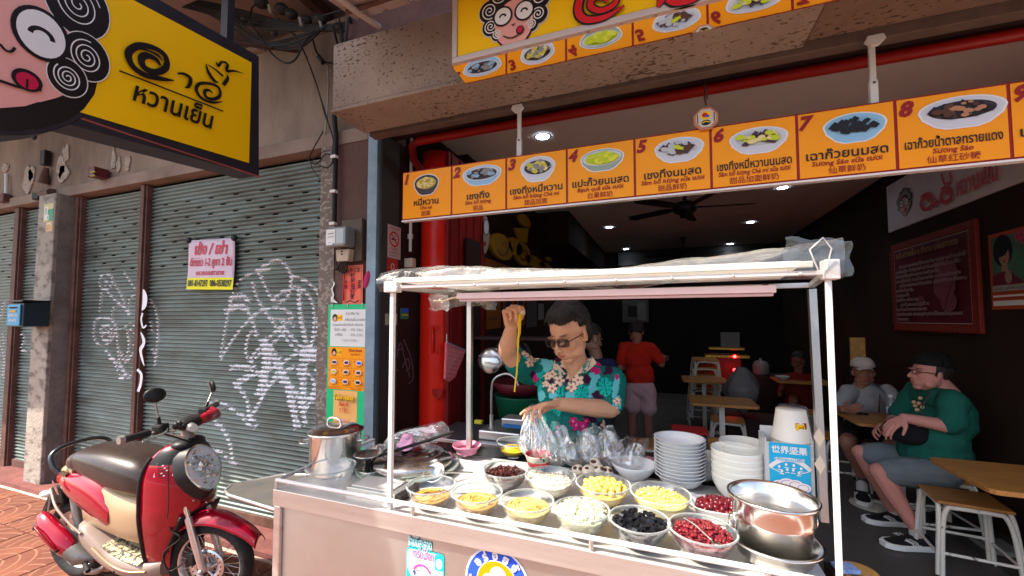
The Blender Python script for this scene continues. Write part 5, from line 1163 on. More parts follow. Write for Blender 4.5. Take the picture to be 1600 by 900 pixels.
q = thing('napkin', 'folded white napkin on the countertop between the stacks and the dish', 'napkin', (.12, 1.53, T)); MB().grid(lambda u, v: Vector((.075+.11*u, 1.49+.06*v, T+.003+.010*max(0, noise.noise(Vector((u*5, v*5, 4)))+.3)))
 , 16, 10).build('sheet', M_porc, q)

M_glint = mat('bag_crease_highlight', (.85, .86, .88), .12, spec=.8, coat=.6)
# plastic bags: gathered tops with folds, some with buns inside
def bag(cx, cy, z0, r, h, label, seed, lean=(0, 0), top=.25, sq_=1.0):
    t = thing('plastic_bag', label, 'plastic bag', (cx, cy, z0), group='crumpled clear plastic bags on the cart')
    def f(u, v):
        a = 2*math.pi*u; fold = .16*math.sin(a*5+seed)+.10*math.sin(a*11+seed*2+v*4)+.26*noise.noise(Vector((math.cos(a)*1.8+seed, math.sin(a)*1.8, v*3.2)))+.05*noise.noise(Vector((math.cos(a)*4+seed, math.sin(a)*4, v*7)))
        prof = (math.sin(min(1, v*1.9)*math.pi/2))*(1-(1-top)*max(0, (v-.30)/.70)**1.1); rr_ = r*prof*(1+fold*(.35+v))
        return Vector((cx+rr_*math.cos(a)+lean[0]*v*v, cy+rr_*math.sin(a)*sq_+lean[1]*v*v, z0+h*max(0, (v-.06)/.94)+.012*math.sin(a*4+seed)*v**3))
    MB().grid(f, 72, 28).build('film', M_bag, t)
    rr = random.Random(int(seed*100)); cr = MB()
    for k in range(34):
        u0 = rr.random(); v0 = rr.uniform(.1, .75); L = rr.uniform(.08, .35); du = rr.uniform(-.07, .07)
        cr.tube([f((u0+du*q/4) % 1, min(.99, v0+L*q/4)) for q in range(5)], [.0003, .0011, .0014, .001, .0003], 4)
    cr.build('crease_glint', M_glint, t, kind='stuff')  # white threads laid along the folds as painted highlights
    return t
bag(-.500, 1.655, T, .080, .235, 'clear plastic bag whose gathered neck the seller pinches', 1.0, (-.02, -.01), .14)
bag(-.42, 1.66, T, .085, .155, 'crumpled clear bag slumping right of the held bag', 2.2, (-.03, .02), .55)
bag(-.335, 1.67, T, .085, .135, 'clear bag with wrinkled open top behind the barley bowl', 3.7, (.0, .0), .75)
bag(-.245, 1.70, T, .090, .150, 'clear bag holding buns with dark topping', 5.1, (-.01, .02), .65)
bag(-.165, 1.73, T-.01, .085, .120, 'flattened clear bag at the right end of the row of bags', 6.3, (.04, .0), .6)
M_bun = mat('cream_bun', (.74, .62, .42), .6, c2=(.80, .72, .60), vs_=20); M_prn = mat('dark_topping', (.08, .018, .014), .3, coat=.3)
bl = ['leftmost, low', 'in the middle, with a dark red topping', 'upright, against the bag', 'right, beside the white fluted bowl', 'small, tucked at the back']
for i, (x, y, z, r) in enumerate(((-.315, 1.585, .022, .026), (-.272, 1.575, .028, .028), (-.235, 1.59, .030, .027), (-.205, 1.60, .025, .024), (-.255, 1.62, .045, .022))):
    tt = thing('cream_bun', 'cream bun in front of the plastic bags, '+bl[i], 'bun', (x, y, T), group='cream buns in front of the bags')
    MB().ell((x, y, T+z), (r, r*.85, r*.8), Matrix.Rotation(i*.7, 3, 'Z') @ Matrix.Rotation(.4*i, 3, 'X')).build('bun', M_bun, tt)
    for j in range(2): MB().ell((x+.012*math.cos(i*2+j*2.4), y-.014, T+z+r*.45), (.009, .007, .007), nu=10, nv=6).build('topping', M_prn, tt)
# ================================================================ red folding gate on the left
gt = thing('folding_gate', 'bright red riveted steel folding gate pushed to the left of the opening', 'gate', (-1.5, 2.7, 0))
MB().add([(-1.592+.108*math.cos(t_), 2.64-.085*math.sin(t_), z) for z in [2.8*i/20 for i in range(21)] for t_ in [math.pi*k/20 for k in range(21)]], [(i*21+j, i*21+j+1, (i+1)*21+j+1, (i+1)*21+j) for i in range(20) for j in range(20)], True).build('front_leaf', M_red, gt, solid=.01)
for z in (.4, 1.30, 2.0): MB().tube([(-1.592+.110*math.cos(t_), 2.64-.087*math.sin(t_), z+.03*math.sin(t_)) for t_ in [math.pi*k/14 for k in range(15)]], .0022, 5).build('seam', M_dred, gt)
MB().b2((-1.484, 2.602, 0), (-1.462, 3.26, 2.8)).build('side_leaf', M_dred, gt, bev=.003)  # same red as the front leaf, shade of the receding side put into the colour
for k_ in range(5): MB().b2((-1.461, 2.64+.13*k_, 0), (-1.452, 2.655+.13*k_, 2.8)).build('fold_rib', M_dred, gt, bev=.002)
mb = MB()
for z in (.55, .83, 1.10, 1.40, 1.85):
    for k_ in range(12): mb.ell((-1.592+.110*math.cos(math.pi*(k_+.5)/12), 2.64-.087*math.sin(math.pi*(k_+.5)/12), z+.03*abs(k_-6)/6), (.0035, .003, .0035), nu=6, nv=4)
mb.build('rivet', M_red, gt, kind='stuff')
a = onY(676, 512, 2.535); b = onY(676, 550, 2.535); MB().tube([a+Vector((0, .02, 0)), a, b, b+Vector((0, .02, 0))], .010, 8).build('pull_handle', M_red, gt)
for p in (a, b): MB().box(p+Vector((.004, .018, 0)), (.045, .012, .03)).build('handle_plate', M_red, gt, bev=.003)
c0 = onY(684, 615, 2.555); MB().prism([c0+Vector((-.05, 0, .03)), c0+Vector((.04, 0, .03)), c0+Vector((.035, 0, -.01)), c0+Vector((0, 0, -.05)), c0+Vector((-.045, 0, -.01))], (0, .015, 0)).build('latch_plate', mat('dark_red_latch', (.35, .012, .01), .5), gt, bev=.003)
MB().tube([onX(700, 470, -1.45), onX(700, 690, -1.45)], .006, 6).build('bolt_rod', M_dred, gt)
q = thing('oven_mitt', 'pink quilted oven mitt hanging on the shaded red side of the gate', 'oven mitt', tuple(onX(712, 600, -1.44)))
pt = [(698,535),(728,548),(722,565),(712,590),(703,597),(696,592),(697,570)]; pw = [onX(x, y, -1.42) for x, y in pt]; MB().prism(pw, (-.018, 0, 0)).build('mitt', mat('pink_quilt', (.85, .10, .12), .9, c2=(.85, .24, .26), vs_=60, bump=.8, bs=70), q, bev=.006)
P = Print(lambda a_, b_, d_: onX(a_, b_, -1.42)+Vector((.0015+d_, 0, 0)))
for k_ in range(6): P.line(mat('quilt_line', (.85, .45, .46), .9), [(699+5*k_*.9, 540+2*k_), (697+2*k_, 590-5*k_)], .7)
for k_ in range(7): P.line(mat('quilt_line', (.85, .45, .46), .9), [(698, 545+7*k_), (726-3*k_, 552+6*k_)], .7)
P.build(q, 'quilting'); MB().tube([onX(698, 536, -1.42), onX(698, 522, -1.43)], .003, 5).build('loop', W_, q); MB().tube([onX(698, 535, -1.42), onX(728, 548, -1.42)], .005, 6).build('cuff', mat('blue_grey_cuff', (.3, .38, .45), .8), q)
q = thing('door_graffiti', 'faint pale scribble on the dark panel left of the red gate', 'graffiti', (-1.7, 2.5, 1.2))
P = Print(lambda a_, b_, d_: onX(a_, b_, -1.711)+Vector((d_, 0, 0))); sc_ = mat('faint_lilac_chalk', (.16, .09, .11), .9)
for c in ([(620,560),(625,535),(632,560),(640,590)], [(618,548),(630,545)], [(628,575),(636,560),(640,572),(634,580)], [(630,530),(642,560),(645,590),(638,600)], [(615,570),(622,580)]): P.line(sc_, smooth_pts(c, 5), 1.6)
P.build(q, 'scribble')

# ================================================================ kitchen corner seen behind the seller
M_wood = mat('varnished_wood', (.48, .22, .06), .40, vs_=2.2, c2=(.34, .15, .04), stretch=(2, 9, 2), bump=.05)
M_woode = mat('wood_edge', (.50, .27, .08), .5, var=.2, vs_=20)
M_leg = mat('chipped_white_enamel', (.68, .66, .60), .45, c2=(.16, .12, .09), vs_=14, thr=(.34, .37), bump=.15)
sk = thing('sink_unit', 'low steel sink unit with goose-neck tap at the left inside the shop', 'sink', (-1.1, 2.5, 0))
MB().b2((-1.44, 2.30, .74), (-.78, 2.72, .80)).build('sink_top', mat('dim_steel', (.30, .31, .33), .35, metal=.9, var=.2), sk, bev=.004); MB().b2((-1.42, 2.32, 0), (-.80, 2.70, .738)).build('cabinet', M_dark, sk)
MB().b2((-1.10, 2.36, .801), (-.82, 2.66, .86)).build('basin_rim', M_dull, sk, bev=.01)
a = onY(768, 648, 2.5); MB().tube(smooth_pts([a, onY(768, 610, 2.5), onY(773, 592, 2.5), onY(790, 584, 2.5), onY(804, 590, 2.5), onY(810, 602, 2.5)], 5), .009, 8).build('tap_neck', mat('dull_chrome', (.40, .40, .42), .3, metal=1), sk); MB().cyl((a.x, a.y, .80), a, .014, n=12).build('tap_base', M_dull, sk)
q = thing('steel_pan_lid', 'round steel pan lid with long strap handle hung at the left behind the cart post', 'pan lid', tuple(onY(765, 565, 2.62)))
c0 = onY(766, 563, 2.60); Mx = Matrix.Rotation(R(80), 3, 'X'); MB().lathe([(0, .018), (.05, .016), (.085, .006), (.092, 0), (.092, -.006), (.086, -.003)], c0, 40, Mx).build('dome', mat('dim_chrome', (.42, .42, .42), .25, metal=1, var=.2), q)
MB().tube(smooth_pts([c0+Vector((-.07, -.03, .03)), c0+Vector((-.02, -.05, .04)), c0+Vector((.06, -.05, .035)), c0+Vector((.08, -.03, .0)), c0+Vector((.06, -.04, -.02)), c0+Vector((-.02, -.05, -.01))], 5), .006, 8).build('handle', M_dull, q)
q = thing('hanging_pot', 'large dull pot hanging behind the round pan lid', 'pot', tuple(onY(800, 560, 2.9))); c0 = onY(800, 553, 2.95); MB().lathe([(0, .10), (.10, .10), (.11, .09), (.12, -.09), (.125, -.10)], c0, 32, Matrix.Rotation(R(75), 3, 'X')).build('pot_wall', mat('sooty_steel', (.16, .15, .15), .35, metal=.9, var=.4), q)
MB().b2((-1.45, 2.85, 1.40), (-.6, 3.1, 1.42)).b2((-1.45, 2.85, 0), (-1.43, 3.1, 2.2)).build('shelf', M_dark, thing('kitchen_shelf', 'dark kitchen shelf unit in the left corner behind the hanging pots', 'shelf', (-1.2, 3, 0)))
q = thing('green_tub', 'dark green plastic tub stacked with a maroon one beside the sink', 'tub', tuple(onY(815, 640, 2.9))); c0 = onY(815, 618, 2.9)
MB().lathe([(0, -.16), (.17, -.16), (.20, .0), (.21, .01), (.20, .012), (.165, -.14), (0, -.14)], c0, 36).build('tub_wall', mat('green_plastic', (.008, .10, .05), .4), q)
q = thing('maroon_basin', 'maroon plastic basin resting on the green tub', 'basin', tuple(c0+Vector((0, 0, .02)))); MB().lathe([(0, .0), (.15, .0), (.21, .085), (.20, .09), (.14, .02), (0, .02)], c0+Vector((-.02, 0, .02)), 36).build('basin_wall', mat('maroon_plastic', (.12, .012, .02), .45), q)
q = thing('yellow_sponge', 'small yellow block on the sink edge beside the inner left cart post', 'sponge', tuple(onY(748, 660, 2.32))); MB().box(onY(748, 659, 2.33), (.05, .03, .022)).build('sponge', mat('yellow_sponge', (.45, .42, .03), .9), q, bev=.003)
q = thing('blue_tray', 'blue and steel tray in the sink beside the egg noodles', 'tray', tuple(onY(812, 655, 2.4))); MB().box(onY(812, 658, 2.42), (.20, .12, .05)).build('tray', M_dull, q, bev=.008); MB().box(onY(812, 667, 2.35), (.22, .01, .02)).build('blue_edge', mat('blue_edge', (.02, .14, .40), .5), q)
# posters on the left wall and the yellow smiling shapes above
XL_ = -1.70
wp = thing('wall_poster', 'dim orange menu posters pinned low on the left wall behind the raised hand', 'poster', (XL_+.06, 4.5, 1.5))
MB().b2((-1.75, 3.27, 0), (-1.64, 9, 3.06)).build('side_wall', M_room, room)
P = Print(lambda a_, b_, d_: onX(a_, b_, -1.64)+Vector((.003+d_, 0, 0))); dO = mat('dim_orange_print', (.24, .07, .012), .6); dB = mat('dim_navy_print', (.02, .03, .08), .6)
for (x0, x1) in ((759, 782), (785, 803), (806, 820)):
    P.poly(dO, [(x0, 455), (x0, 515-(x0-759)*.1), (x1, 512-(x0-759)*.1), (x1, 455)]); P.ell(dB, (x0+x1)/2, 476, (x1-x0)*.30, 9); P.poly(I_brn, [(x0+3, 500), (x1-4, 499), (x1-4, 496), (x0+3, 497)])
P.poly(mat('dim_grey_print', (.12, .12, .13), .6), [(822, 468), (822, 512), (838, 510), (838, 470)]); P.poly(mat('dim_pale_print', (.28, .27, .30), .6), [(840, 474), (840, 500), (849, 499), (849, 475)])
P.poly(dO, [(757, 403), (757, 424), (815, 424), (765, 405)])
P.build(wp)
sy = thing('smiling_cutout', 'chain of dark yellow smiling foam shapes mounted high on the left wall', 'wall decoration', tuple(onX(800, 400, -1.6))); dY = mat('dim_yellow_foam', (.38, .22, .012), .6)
for (x, y, rx, ry) in ((784,386,16,20),(804,386,11,14),(817,397,11,18),(836,410,16,9),(852,416,10,6),(820,345,8,9),(858,405,4,4)):
    c0 = onX(x, y, -1.60); e0 = onX(x+rx, y, -1.60); e1 = onX(x, y-ry, -1.60); ry_ = abs(e0.y-c0.y); rz_ = abs(e1.z-c0.z)
    MB().prism([(-1.635, c0.y+ry_*math.cos(t_), c0.z+rz_*math.sin(t_)) for t_ in [2*math.pi*i/24 for i in range(24)]], (.05, 0, 0)).build('foam_shape', dY, sy, bev=.01)
MB().prism([Vector((-1.635, *onX(x, y, -1.6)[1:])) for x, y in ((805,356),(825,356),(822,380),(812,376))], (.05, 0, 0)).build('foam_shape', dY, sy, bev=.01)
P = Print(lambda a_, b_, d_: onX(a_, b_, -1.585)+Vector((d_, 0, 0)))
for (x, y, s_) in ((786, 388, 1), (818, 398, .8)): P.line(I_brn, smooth_pts([(x-8*s_, y+2), (x-2*s_, y+11*s_), (x+5*s_, y+9*s_), (x+8*s_, y-2)], 5), 2.2); P.line(I_brn, smooth_pts([(x-2, y-6*s_), (x+3, y-9*s_), (x+5, y-3)], 4), 1.6)
P.build(sy); 
q = thing('wall_decal', 'strip of the curly-haired cartoon face on the wall beside the red gate', 'wall decal', tuple(onX(760, 365, -1.6)))
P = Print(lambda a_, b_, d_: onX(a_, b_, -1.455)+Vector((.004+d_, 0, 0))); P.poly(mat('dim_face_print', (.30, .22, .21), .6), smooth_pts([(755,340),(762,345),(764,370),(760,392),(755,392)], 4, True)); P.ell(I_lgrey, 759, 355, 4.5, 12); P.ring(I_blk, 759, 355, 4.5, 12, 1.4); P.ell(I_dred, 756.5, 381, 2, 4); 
P.build(q)
for (x, y) in ((766,345),(767,362),(766,378),(772,352)): pass

# ================================================================ right wall: name board and posters
XR = 2.215
P0 = lambda a_, b_, d_: onX(a_, b_, XR)+Vector((-d_-.004, 0, 0))
q = thing('name_board', 'long grey board with curly face and red shop name high on the right wall', 'sign', (2.2, 4.2, 2.44))
cs = [onX(1387, 292, XR), onX(1390, 364, XR)]; y1 = cs[0].y; z1, z0 = cs[0].z, cs[1].z
MB().b2((XR-.012, 2.6, z0), (XR+.02, y1, z1)).build('board', mat('grey_name_board', (.74, .72, .78), .5, var=.06), q, bev=.004)
P = Print(frame((XR-.013, 0, 0), (0, -1, 0), (0, 0, 1)))
cf = onX(1417, 318, XR); mascot(P, -cf.y, cf.z-.02, .115)
for wd, ink in ((.030, I_red),):
    def yz2(x, y): p = onX(x, y, XR); return (-p.y, p.z)
    st(P, [(1458,316),(1452,308),(1444,316),(1448,326),(1458,324),(1464,312),(1455,302),(1444,308)], [.02, .03, .035, .035, .035, .03, .03, .02], I_red, yz2, 5); st(P, [(1462,322),(1471,314),(1470,324)], .022, ink, yz2)
    st(P, [(1488,304),(1482,298),(1476,306),(1480,316),(1490,312),(1493,300),(1484,292),(1476,296)], [.02, .03, .035, .035, .035, .03, .03, .02], ink, yz2, 5); st(P, [(1477,270),(1482,286),(1492,282),(1490,268)], .02, ink, yz2)
a_ = yz2(1500, 300); b_ = yz2(1568, 272); P.text(I_red, 'หวานเย็น', (a_[0]+b_[0])/2, (a_[1]+b_[1])/2-.03, .19, width=abs(b_[0]-a_[0])*.95, bold=.03); P.build(q)
q = thing('framed_notice', 'large dark red framed notice with rows of script on the right wall', 'framed notice', (2.2, 4.6, 1.45))
a = onX(1395, 384, XR); b = onX(1538, 522, XR); yc = (a.y+b.y)/2; zc = (a.z+b.z)/2; hw = abs(a.y-b.y)/2; hh = abs(a.z-b.z)/2+.0
MB().b2((XR-.02, yc-hw, zc-hh), (XR+.02, yc+hw, zc+hh)).build('panel', mat('notice_border_red', (.20, .022, .018), .5), q, bev=.004)
P = Print(frame((XR-.021, yc, zc), (0, -1, 0), (0, 0, 1))); dp = mat('notice_dark_plum', (.075, .008, .016), .45, c2=(.13, .02, .035), vs_=3); dk = mat('notice_fret', (.32, .09, .05), .5); tx = mat('notice_text', (.36, .28, .28), .6)
P.rect(dp, -hw+.07, -hh+.075, hw-.07, hh-.075); P.line(tx, [(-hw+.07, -hh+.075), (hw-.07, -hh+.075), (hw-.07, hh-.075), (-hw+.07, hh-.075)], .008, True)
for k_ in range(22):
    x = -hw+.045+k_*(2*hw-.09)/21
    for z in (-hh+.035, hh-.035): P.line(dk, [(x-.017, z-.015), (x+.015, z-.015), (x+.015, z+.014), (x-.012, z+.014), (x-.012, z-.004), (x+.004, z-.004)], .005)
for k_ in range(14):
    z = -hh+.09+k_*(2*hh-.18)/13
    for x in (-hw+.035, hw-.035): P.line(dk, [(x-.015, z-.017), (x-.015, z+.015), (x+.014, z+.015), (x+.014, z-.012), (x-.004, z-.012)], .005)
for (x, z, r_) in ((.25, -.05, .14), (.32, .05, .11), (.30, -.18, .10), (.22, .12, .08), (-.08, -.16, .06)): P.ell(mat('notice_blossom', (.20, .06, .085), .5), x, z, r_, r_*.8)
P.line(I_brn, smooth_pts([(.38, .0), (.30, -.12), (.24, -.26)], 4), .012)
P.text(mat('notice_gold', (.34, .20, .08), .5), 'อาอี๊ หวานเย็น ๑ ตำนาน แห่งเยาวราช', 0, hh-.16, .075, width=1.0*hw*1.5, bold=.02)
rows = ['ตำนานความอร่อยที่สืบทอดกันมายาวนานกว่าหกสิบปี', 'จากรุ่นสู่รุ่น ด้วยสูตรต้นตำรับแท้ของคนจีนแต้จิ๋ว', 'คัดสรรวัตถุดิบคุณภาพดีทุกวัน', 'หวานเย็นชื่นใจ ทานแล้วสบายท้อง ดับร้อนแก้กระหาย', 'เครื่องเคียงกว่าสิบชนิด เลือกได้ตามใจชอบ', 'สดใหม่ทุกวัน', 'เมนูแนะนำ', 'เชงทึง หมี่หวาน', 'แปะก๊วยนมสด เฉาก๊วย', 'เฉาก๊วยน้ำตาลทรายแดง', 'อร่อยต้องบอกต่อ ขอบคุณลูกค้าทุกท่านที่ให้การสนับสนุนเสมอมา', 'ขอขอบคุณ']
for i, r_ in enumerate(rows):
    wd = min(2*hw-.26, .024*len(r_)); P.text(tx, r_, -hw+.13+wd/2+(.06 if i % 4 == 0 else 0), hh-.26-.0455*i*(hh/.43), .042, width=wd, bold=.02)
P.build(q)
q = thing('portrait_poster', 'red-edged poster of a dark-haired woman with flowers, at the right edge of the wall', 'poster', (2.2, 3.6, 1.6))
a = onX(1545, 368, XR); b = onX(1552, 484, XR); P = Print(frame((XR-.006, a.y, b.z), (0, -1, 0), (0, 0, 1))); H_ = a.z-b.z; Wd = .46
MB().b2((XR-.005, a.y-Wd, b.z), (XR+.01, a.y, a.z)).build('sheet', mat('poster_orange_red', (.42, .06, .02), .5), q)
P.rect(mat('poster_green', (.02, .07, .045), .5, c2=(.08, .20, .12), vs_=4), .03, .17, Wd-.02, H_-.03)
hb = mat('poster_hair', (.008, .006, .006), .5); fs_ = mat('poster_skin', (.36, .22, .16), .5); P.ell(hb, .13, H_-.13, .085, .11); P.ell(fs_, .14, H_-.17, .045, .068); P.poly(fs_, [(.12, H_-.22), (.16, H_-.22), (.175, H_-.30), (.11, H_-.30)]); P.ell(hb, .115, H_-.11, .07, .06, .5)
P.poly(mat('poster_dress', (.14, .015, .03), .5), [(.03, .17), (.03, .23), (.10, .26), (.18, .26), (.30, .17)]); P.ell(hb, .127, H_-.165, .008, .003); P.ell(hb, .155, H_-.165, .008, .003); P.ell(I_dred, .142, H_-.205, .011, .005); P.ell(fs_, .17, .22, .03, .045)
for (x, z) in ((.26, H_-.06), (.31, H_-.09), (.36, H_-.06), (.41, H_-.10), (.30, H_-.05)): P.ell(mat('poster_petal', (.42, .06, .12), .5), x, z, .024, .026); P.ell(I_dred, x, z, .008, .008)
P.rect(mat('poster_caption', (.34, .34, .30), .5), .03, .125, Wd-.02, .165); P.text(I_blk, 'ระลึกถึง เพลงหวานในความทรงจำ', .23, .135, .03, width=.38); P.rect(W_, .03, .085, Wd-.02, .098); P.rect(W_, .03, .025, Wd-.02, .06); P.build(q)
q = thing('wood_strip', 'tan wooden strip fixed upright on the right wall above the pale cap', 'wood strip', (2.15, 4.95, 1.3)); 
MB().box(onY(1340, 548, 5.0), (.12, .03, .26)).build('strip', M_woode, q, bev=.004)
q = thing('wood_strip', 'tan wooden strip on the wall between the bottle and the man in green', 'wood strip', (2.15, 4.3, 1.2)); MB().box(onY(1440, 605, 4.6), (.11, .03, .22)).build('strip', M_woode, q, bev=.004)
q = thing('back_picture', 'small pale framed picture on the dark back wall above the red shirt', 'picture', tuple(onY(993, 504, 9.25))); a = onY(972, 470, 9.27); b = onY(1014, 504, 9.27)
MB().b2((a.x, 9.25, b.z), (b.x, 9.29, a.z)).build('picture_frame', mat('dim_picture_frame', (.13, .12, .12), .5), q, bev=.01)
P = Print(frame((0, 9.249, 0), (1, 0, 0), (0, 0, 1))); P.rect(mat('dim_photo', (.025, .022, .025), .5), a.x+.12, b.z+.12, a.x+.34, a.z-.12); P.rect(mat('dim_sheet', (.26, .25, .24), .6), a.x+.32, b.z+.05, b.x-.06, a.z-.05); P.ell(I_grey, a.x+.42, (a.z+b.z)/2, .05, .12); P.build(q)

# ================================================================ ceiling: downlights and fans
M_lamp = mat('downlight_lens', (.9, .95, 1), .4, emit=(.72, .86, 1.0), es=14); M_lrim = mat('downlight_rim', (.35, .35, .38), .4)
lp = [((848, 213), 'large, nearest one above dish 3'), ((952, 355), 'left, in the middle row'), ((1173, 347), 'right, in the middle row'), ((1223, 293), 'right, just below dish 6'), ((1141, 381), 'right, farthest row'), ((978, 389), 'left, farthest row')]
for i, ((x, y), lb) in enumerate(lp):
    c0 = onZ(x, y, 3.068); t = thing('downlight', 'round ceiling downlight, '+lb, 'ceiling light', tuple(c0), group='round downlights in the shop ceiling')
    MB().lathe([(.055, -.004), (.072, -.006), (.075, -.0005)], c0, 28).build('trim_ring', M_lrim, t); MB().lathe([(0, -.003), (.056, -.003)], c0, 24).build('lens', M_lamp, t)
    l_ = bpy.data.lights.new('downlight_lamp', 'SPOT'); l_.energy = 3.5; l_.spot_size = R(115); l_.spot_blend = .6; l_.shadow_soft_size = .05; l_.color = (.86, .93, 1)
    lo = bpy.data.objects.new('downlight_lamp', l_); col.objects.link(lo); lo.location = c0+Vector((0, 0, -.02)); lo.parent = None
    lo.parent = t; lo.location = (0, 0, -.02)
M_fan = mat('black_fan', (.008, .008, .009), .5)
for (x, y, z, lb, a0) in ((1070, 325, 2.74, 'near black ceiling fan just under the menu board', .15), (1068, 400, 2.70, 'far black ceiling fan just above the cart roof', .9)):
    c0 = onZ(x, y, z); t = thing('ceiling_fan', lb, 'ceiling fan', (c0.x, c0.y, z), group='black ceiling fans')
    MB().lathe([(0, -.10), (.05, -.10), (.055, -.06), (.10, -.05), (.12, -.02), (.12, .04), (.08, .06), (.02, .07), (.02, .30), (.05, .31), (.05, .33)], c0, 28).build('motor', M_fan, t)
    for k_ in range(5):
        an = a0+k_*2*math.pi/5; d_ = Vector((math.cos(an), math.sin(an), 0)); x_ = Vector((-d_.y, d_.x, 0)); mb = MB()
        mb.prism([c0+d_*.10+x_*.03, c0+d_*.22+x_*.06+Vector((0, 0, .01)), c0+d_*.64+x_*.05+Vector((0, 0, .012)), c0+d_*.68-x_*.02, c0+d_*.62-x_*.06-Vector((0, 0, .012)), c0+d_*.2-x_*.05-Vector((0, 0, .01)), c0+d_*.10-x_*.03], (0, 0, .008)); mb.build('blade', M_fan, t, bev=.002)

# ================================================================ tables and stools
def table(x0, y0, x1, y1, z, label, rnd_=.04):
    t = thing('wooden_table', label, 'table', ((x0+x1)/2, (y0+y1)/2, 0), group='wooden tables in the shop')
    r_ = rnd_; pts = []
    for (cx, cy, t0) in ((x1-r_, y1-r_, 0), (x0+r_, y1-r_, 90), (x0+r_, y0+r_, 180), (x1-r_, y0+r_, 270)): pts += [(cx+r_*math.cos(R(t0+k*30)), cy+r_*math.sin(R(t0+k*30)), z-.025) for k in range(4)]
    MB().prism(pts, (0, 0, .025)).build('table_top', M_wood, t, bev=.003); MB().b2(((x0+x1)/2-.025, (y0+y1)/2-.025, .03), ((x0+x1)/2+.025, (y0+y1)/2+.025, z-.027)).build('pedestal', M_leg, t, bev=.003)
    MB().b2(((x0+x1)/2-.22, (y0+y1)/2-.025, .0), ((x0+x1)/2+.22, (y0+y1)/2+.025, .03)).b2(((x0+x1)/2-.025, (y0+y1)/2-.2, .001), ((x0+x1)/2+.025, (y0+y1)/2+.2, .029)).build('foot', M_leg, t, bev=.003)
    return t
table(1.495, 2.72, 2.19, 3.24, .72, 'empty varnished wooden table at the right edge, nearest to the street')
table(1.465, 4.08, 2.19, 4.62, .72, 'wooden table between the man in green and the man in the pale cap')
table(.245, 4.38, .84, 4.86, .74, 'bare wooden table seen above the stack of ivory bowls, nearer one')
table(.24, 5.95, .80, 6.50, .74, 'bare wooden table in the dark, directly behind the nearer bare one')
table(1.42, 6.30, 2.05, 6.80, .74, 'wooden table far back right with a white bowl on it')
t = thing('wooden_table', 'wooden table standing just behind the cart under the black floral box', 'table', (.4, 2.5, 0), group='wooden tables in the shop')
MB().b2((.03, 2.33, .835), (.55, 2.68, .86)).build('table_top', M_wood, t, bev=.003); MB().b2((.27, 2.48, 0), (.32, 2.53, .834)).build('pedestal', M_leg, t, bev=.003)
q = thing('floral_box', 'black box with cream flowers and red rim, on the wooden table behind the bowls', 'box', tuple(onY(1078, 698, 2.35))); c0 = onY(1078, 687, 2.36)
MB().b2((c0.x-.085, 2.36, .861), (c0.x+.085, 2.50, c0.z+.03)).build('box', mat('black_floral_box', (.012, .012, .012), .35), q, bev=.003); MB().b2((c0.x-.088, 2.355, c0.z+.031), (c0.x+.088, 2.505, c0.z+.038)).build('rim', I_dred, q)
P = Print(frame((c0.x, 2.359, c0.z-.01), (1, 0, 0), (0, 0, 1)))
for (x, z, rt_) in ((-.06, .0, .6), (-.045, .012, 2.2), (-.03, -.005, 1.2), (-.015, .01, -.4), (-.05, -.014, 0), (.0, -.008, .9), (-.068, .016, 1.5), (.01, .012, 2.4)): P.ell(mat('ink_ivory', (.55, .52, .40), .5), x, z, .014, .005, rt_)
P.build(q)
def make_stool(label):
    t = thing('stool', label, 'stool', (0, 0, 0), group='wooden-topped stools with white tube legs')
    MB().b2((-.165, -.15, .432), (.165, .15, .452)).build('seat', M_wood, t, bev=.008)
    for q in (-1, 1):
        mb = MB(); pts = smooth_pts([(q*.185, -.17, .0), (q*.165, -.15, .30), (q*.155, -.125, .41), (q*.150, -.085, .425), (q*.150, .085, .425), (q*.155, .125, .41), (q*.165, .15, .30), (q*.185, .17, .0)], 5)
        mb.tube(pts, .0125, 10); mb.build('leg_hoop', M_leg, t)
    for q in (-1, 1):
        pts = smooth_pts([(-.17, q*.185, .0), (-.15, q*.160, .30), (-.125, q*.147, .405), (-.085, q*.140, .418), (.085, q*.140, .418), (.125, q*.147, .405), (.15, q*.160, .30), (.17, q*.185, .0)], 5); MB().tube(pts, .0125, 10).build('leg_hoop', M_leg, t)
        MB().tube([(q*.176, -.157, .14), (q*.176, .157, .14)], .009, 8).build('stretcher', M_leg, t); MB().tube([(-.165, q*.175, .155), (.165, q*.175, .155)], .009, 8).build('stretcher', M_leg, t)
    for x in (-.178, .178):
        for y in (-.178, .178): MB().cyl((x, y, 0), (x, y, .022), .020, n=12).build('rubber_foot', M_cable, t)
    return t
stp = None
for (x, y, rz, z, lb) in ((1.735, 3.40, -8, 0, 'wooden-topped white stool at the lower right, nearest the camera'), (1.80, 3.84, 4, 0, 'stool under the man in green'), (1.56, 4.78, 0, 0, 'stool under the man in the pale cap'),
                       (.42, 4.15, 3, 0, 'stool tucked under the near bare table on its left side'), (.66, 5.15, -5, 0, 'stool between the two bare tables'), (-.15, 3.9, 10, 0, 'stool beside the person in the red t-shirt'), (1.55, 5.9, 0, 0, 'stool at the far right back table')):
    o = make_stool(lb) if stp is None else copy_tree(stp)
    if stp is None: stp = o
    o.location = (x, y, z); o.rotation_euler = (0, 0, R(rz)); o['label'] = lb
for i in range(6):
    o = copy_tree(stp); o.location = (.52+.012*i, 6.75, .0+.105*i); o.rotation_euler = (R(4), 0, R(6*(i % 2))); o['group'] = 'tall stack of white-legged stools at the back'
    o['label'] = ['bottom stool of the tall stack at the back', 'second stool up in the tall back stack', 'third stool up in the tall back stack', 'fourth stool up in the tall back stack', 'fifth stool up in the tall back stack', 'top stool of the tall stack at the back'][i]
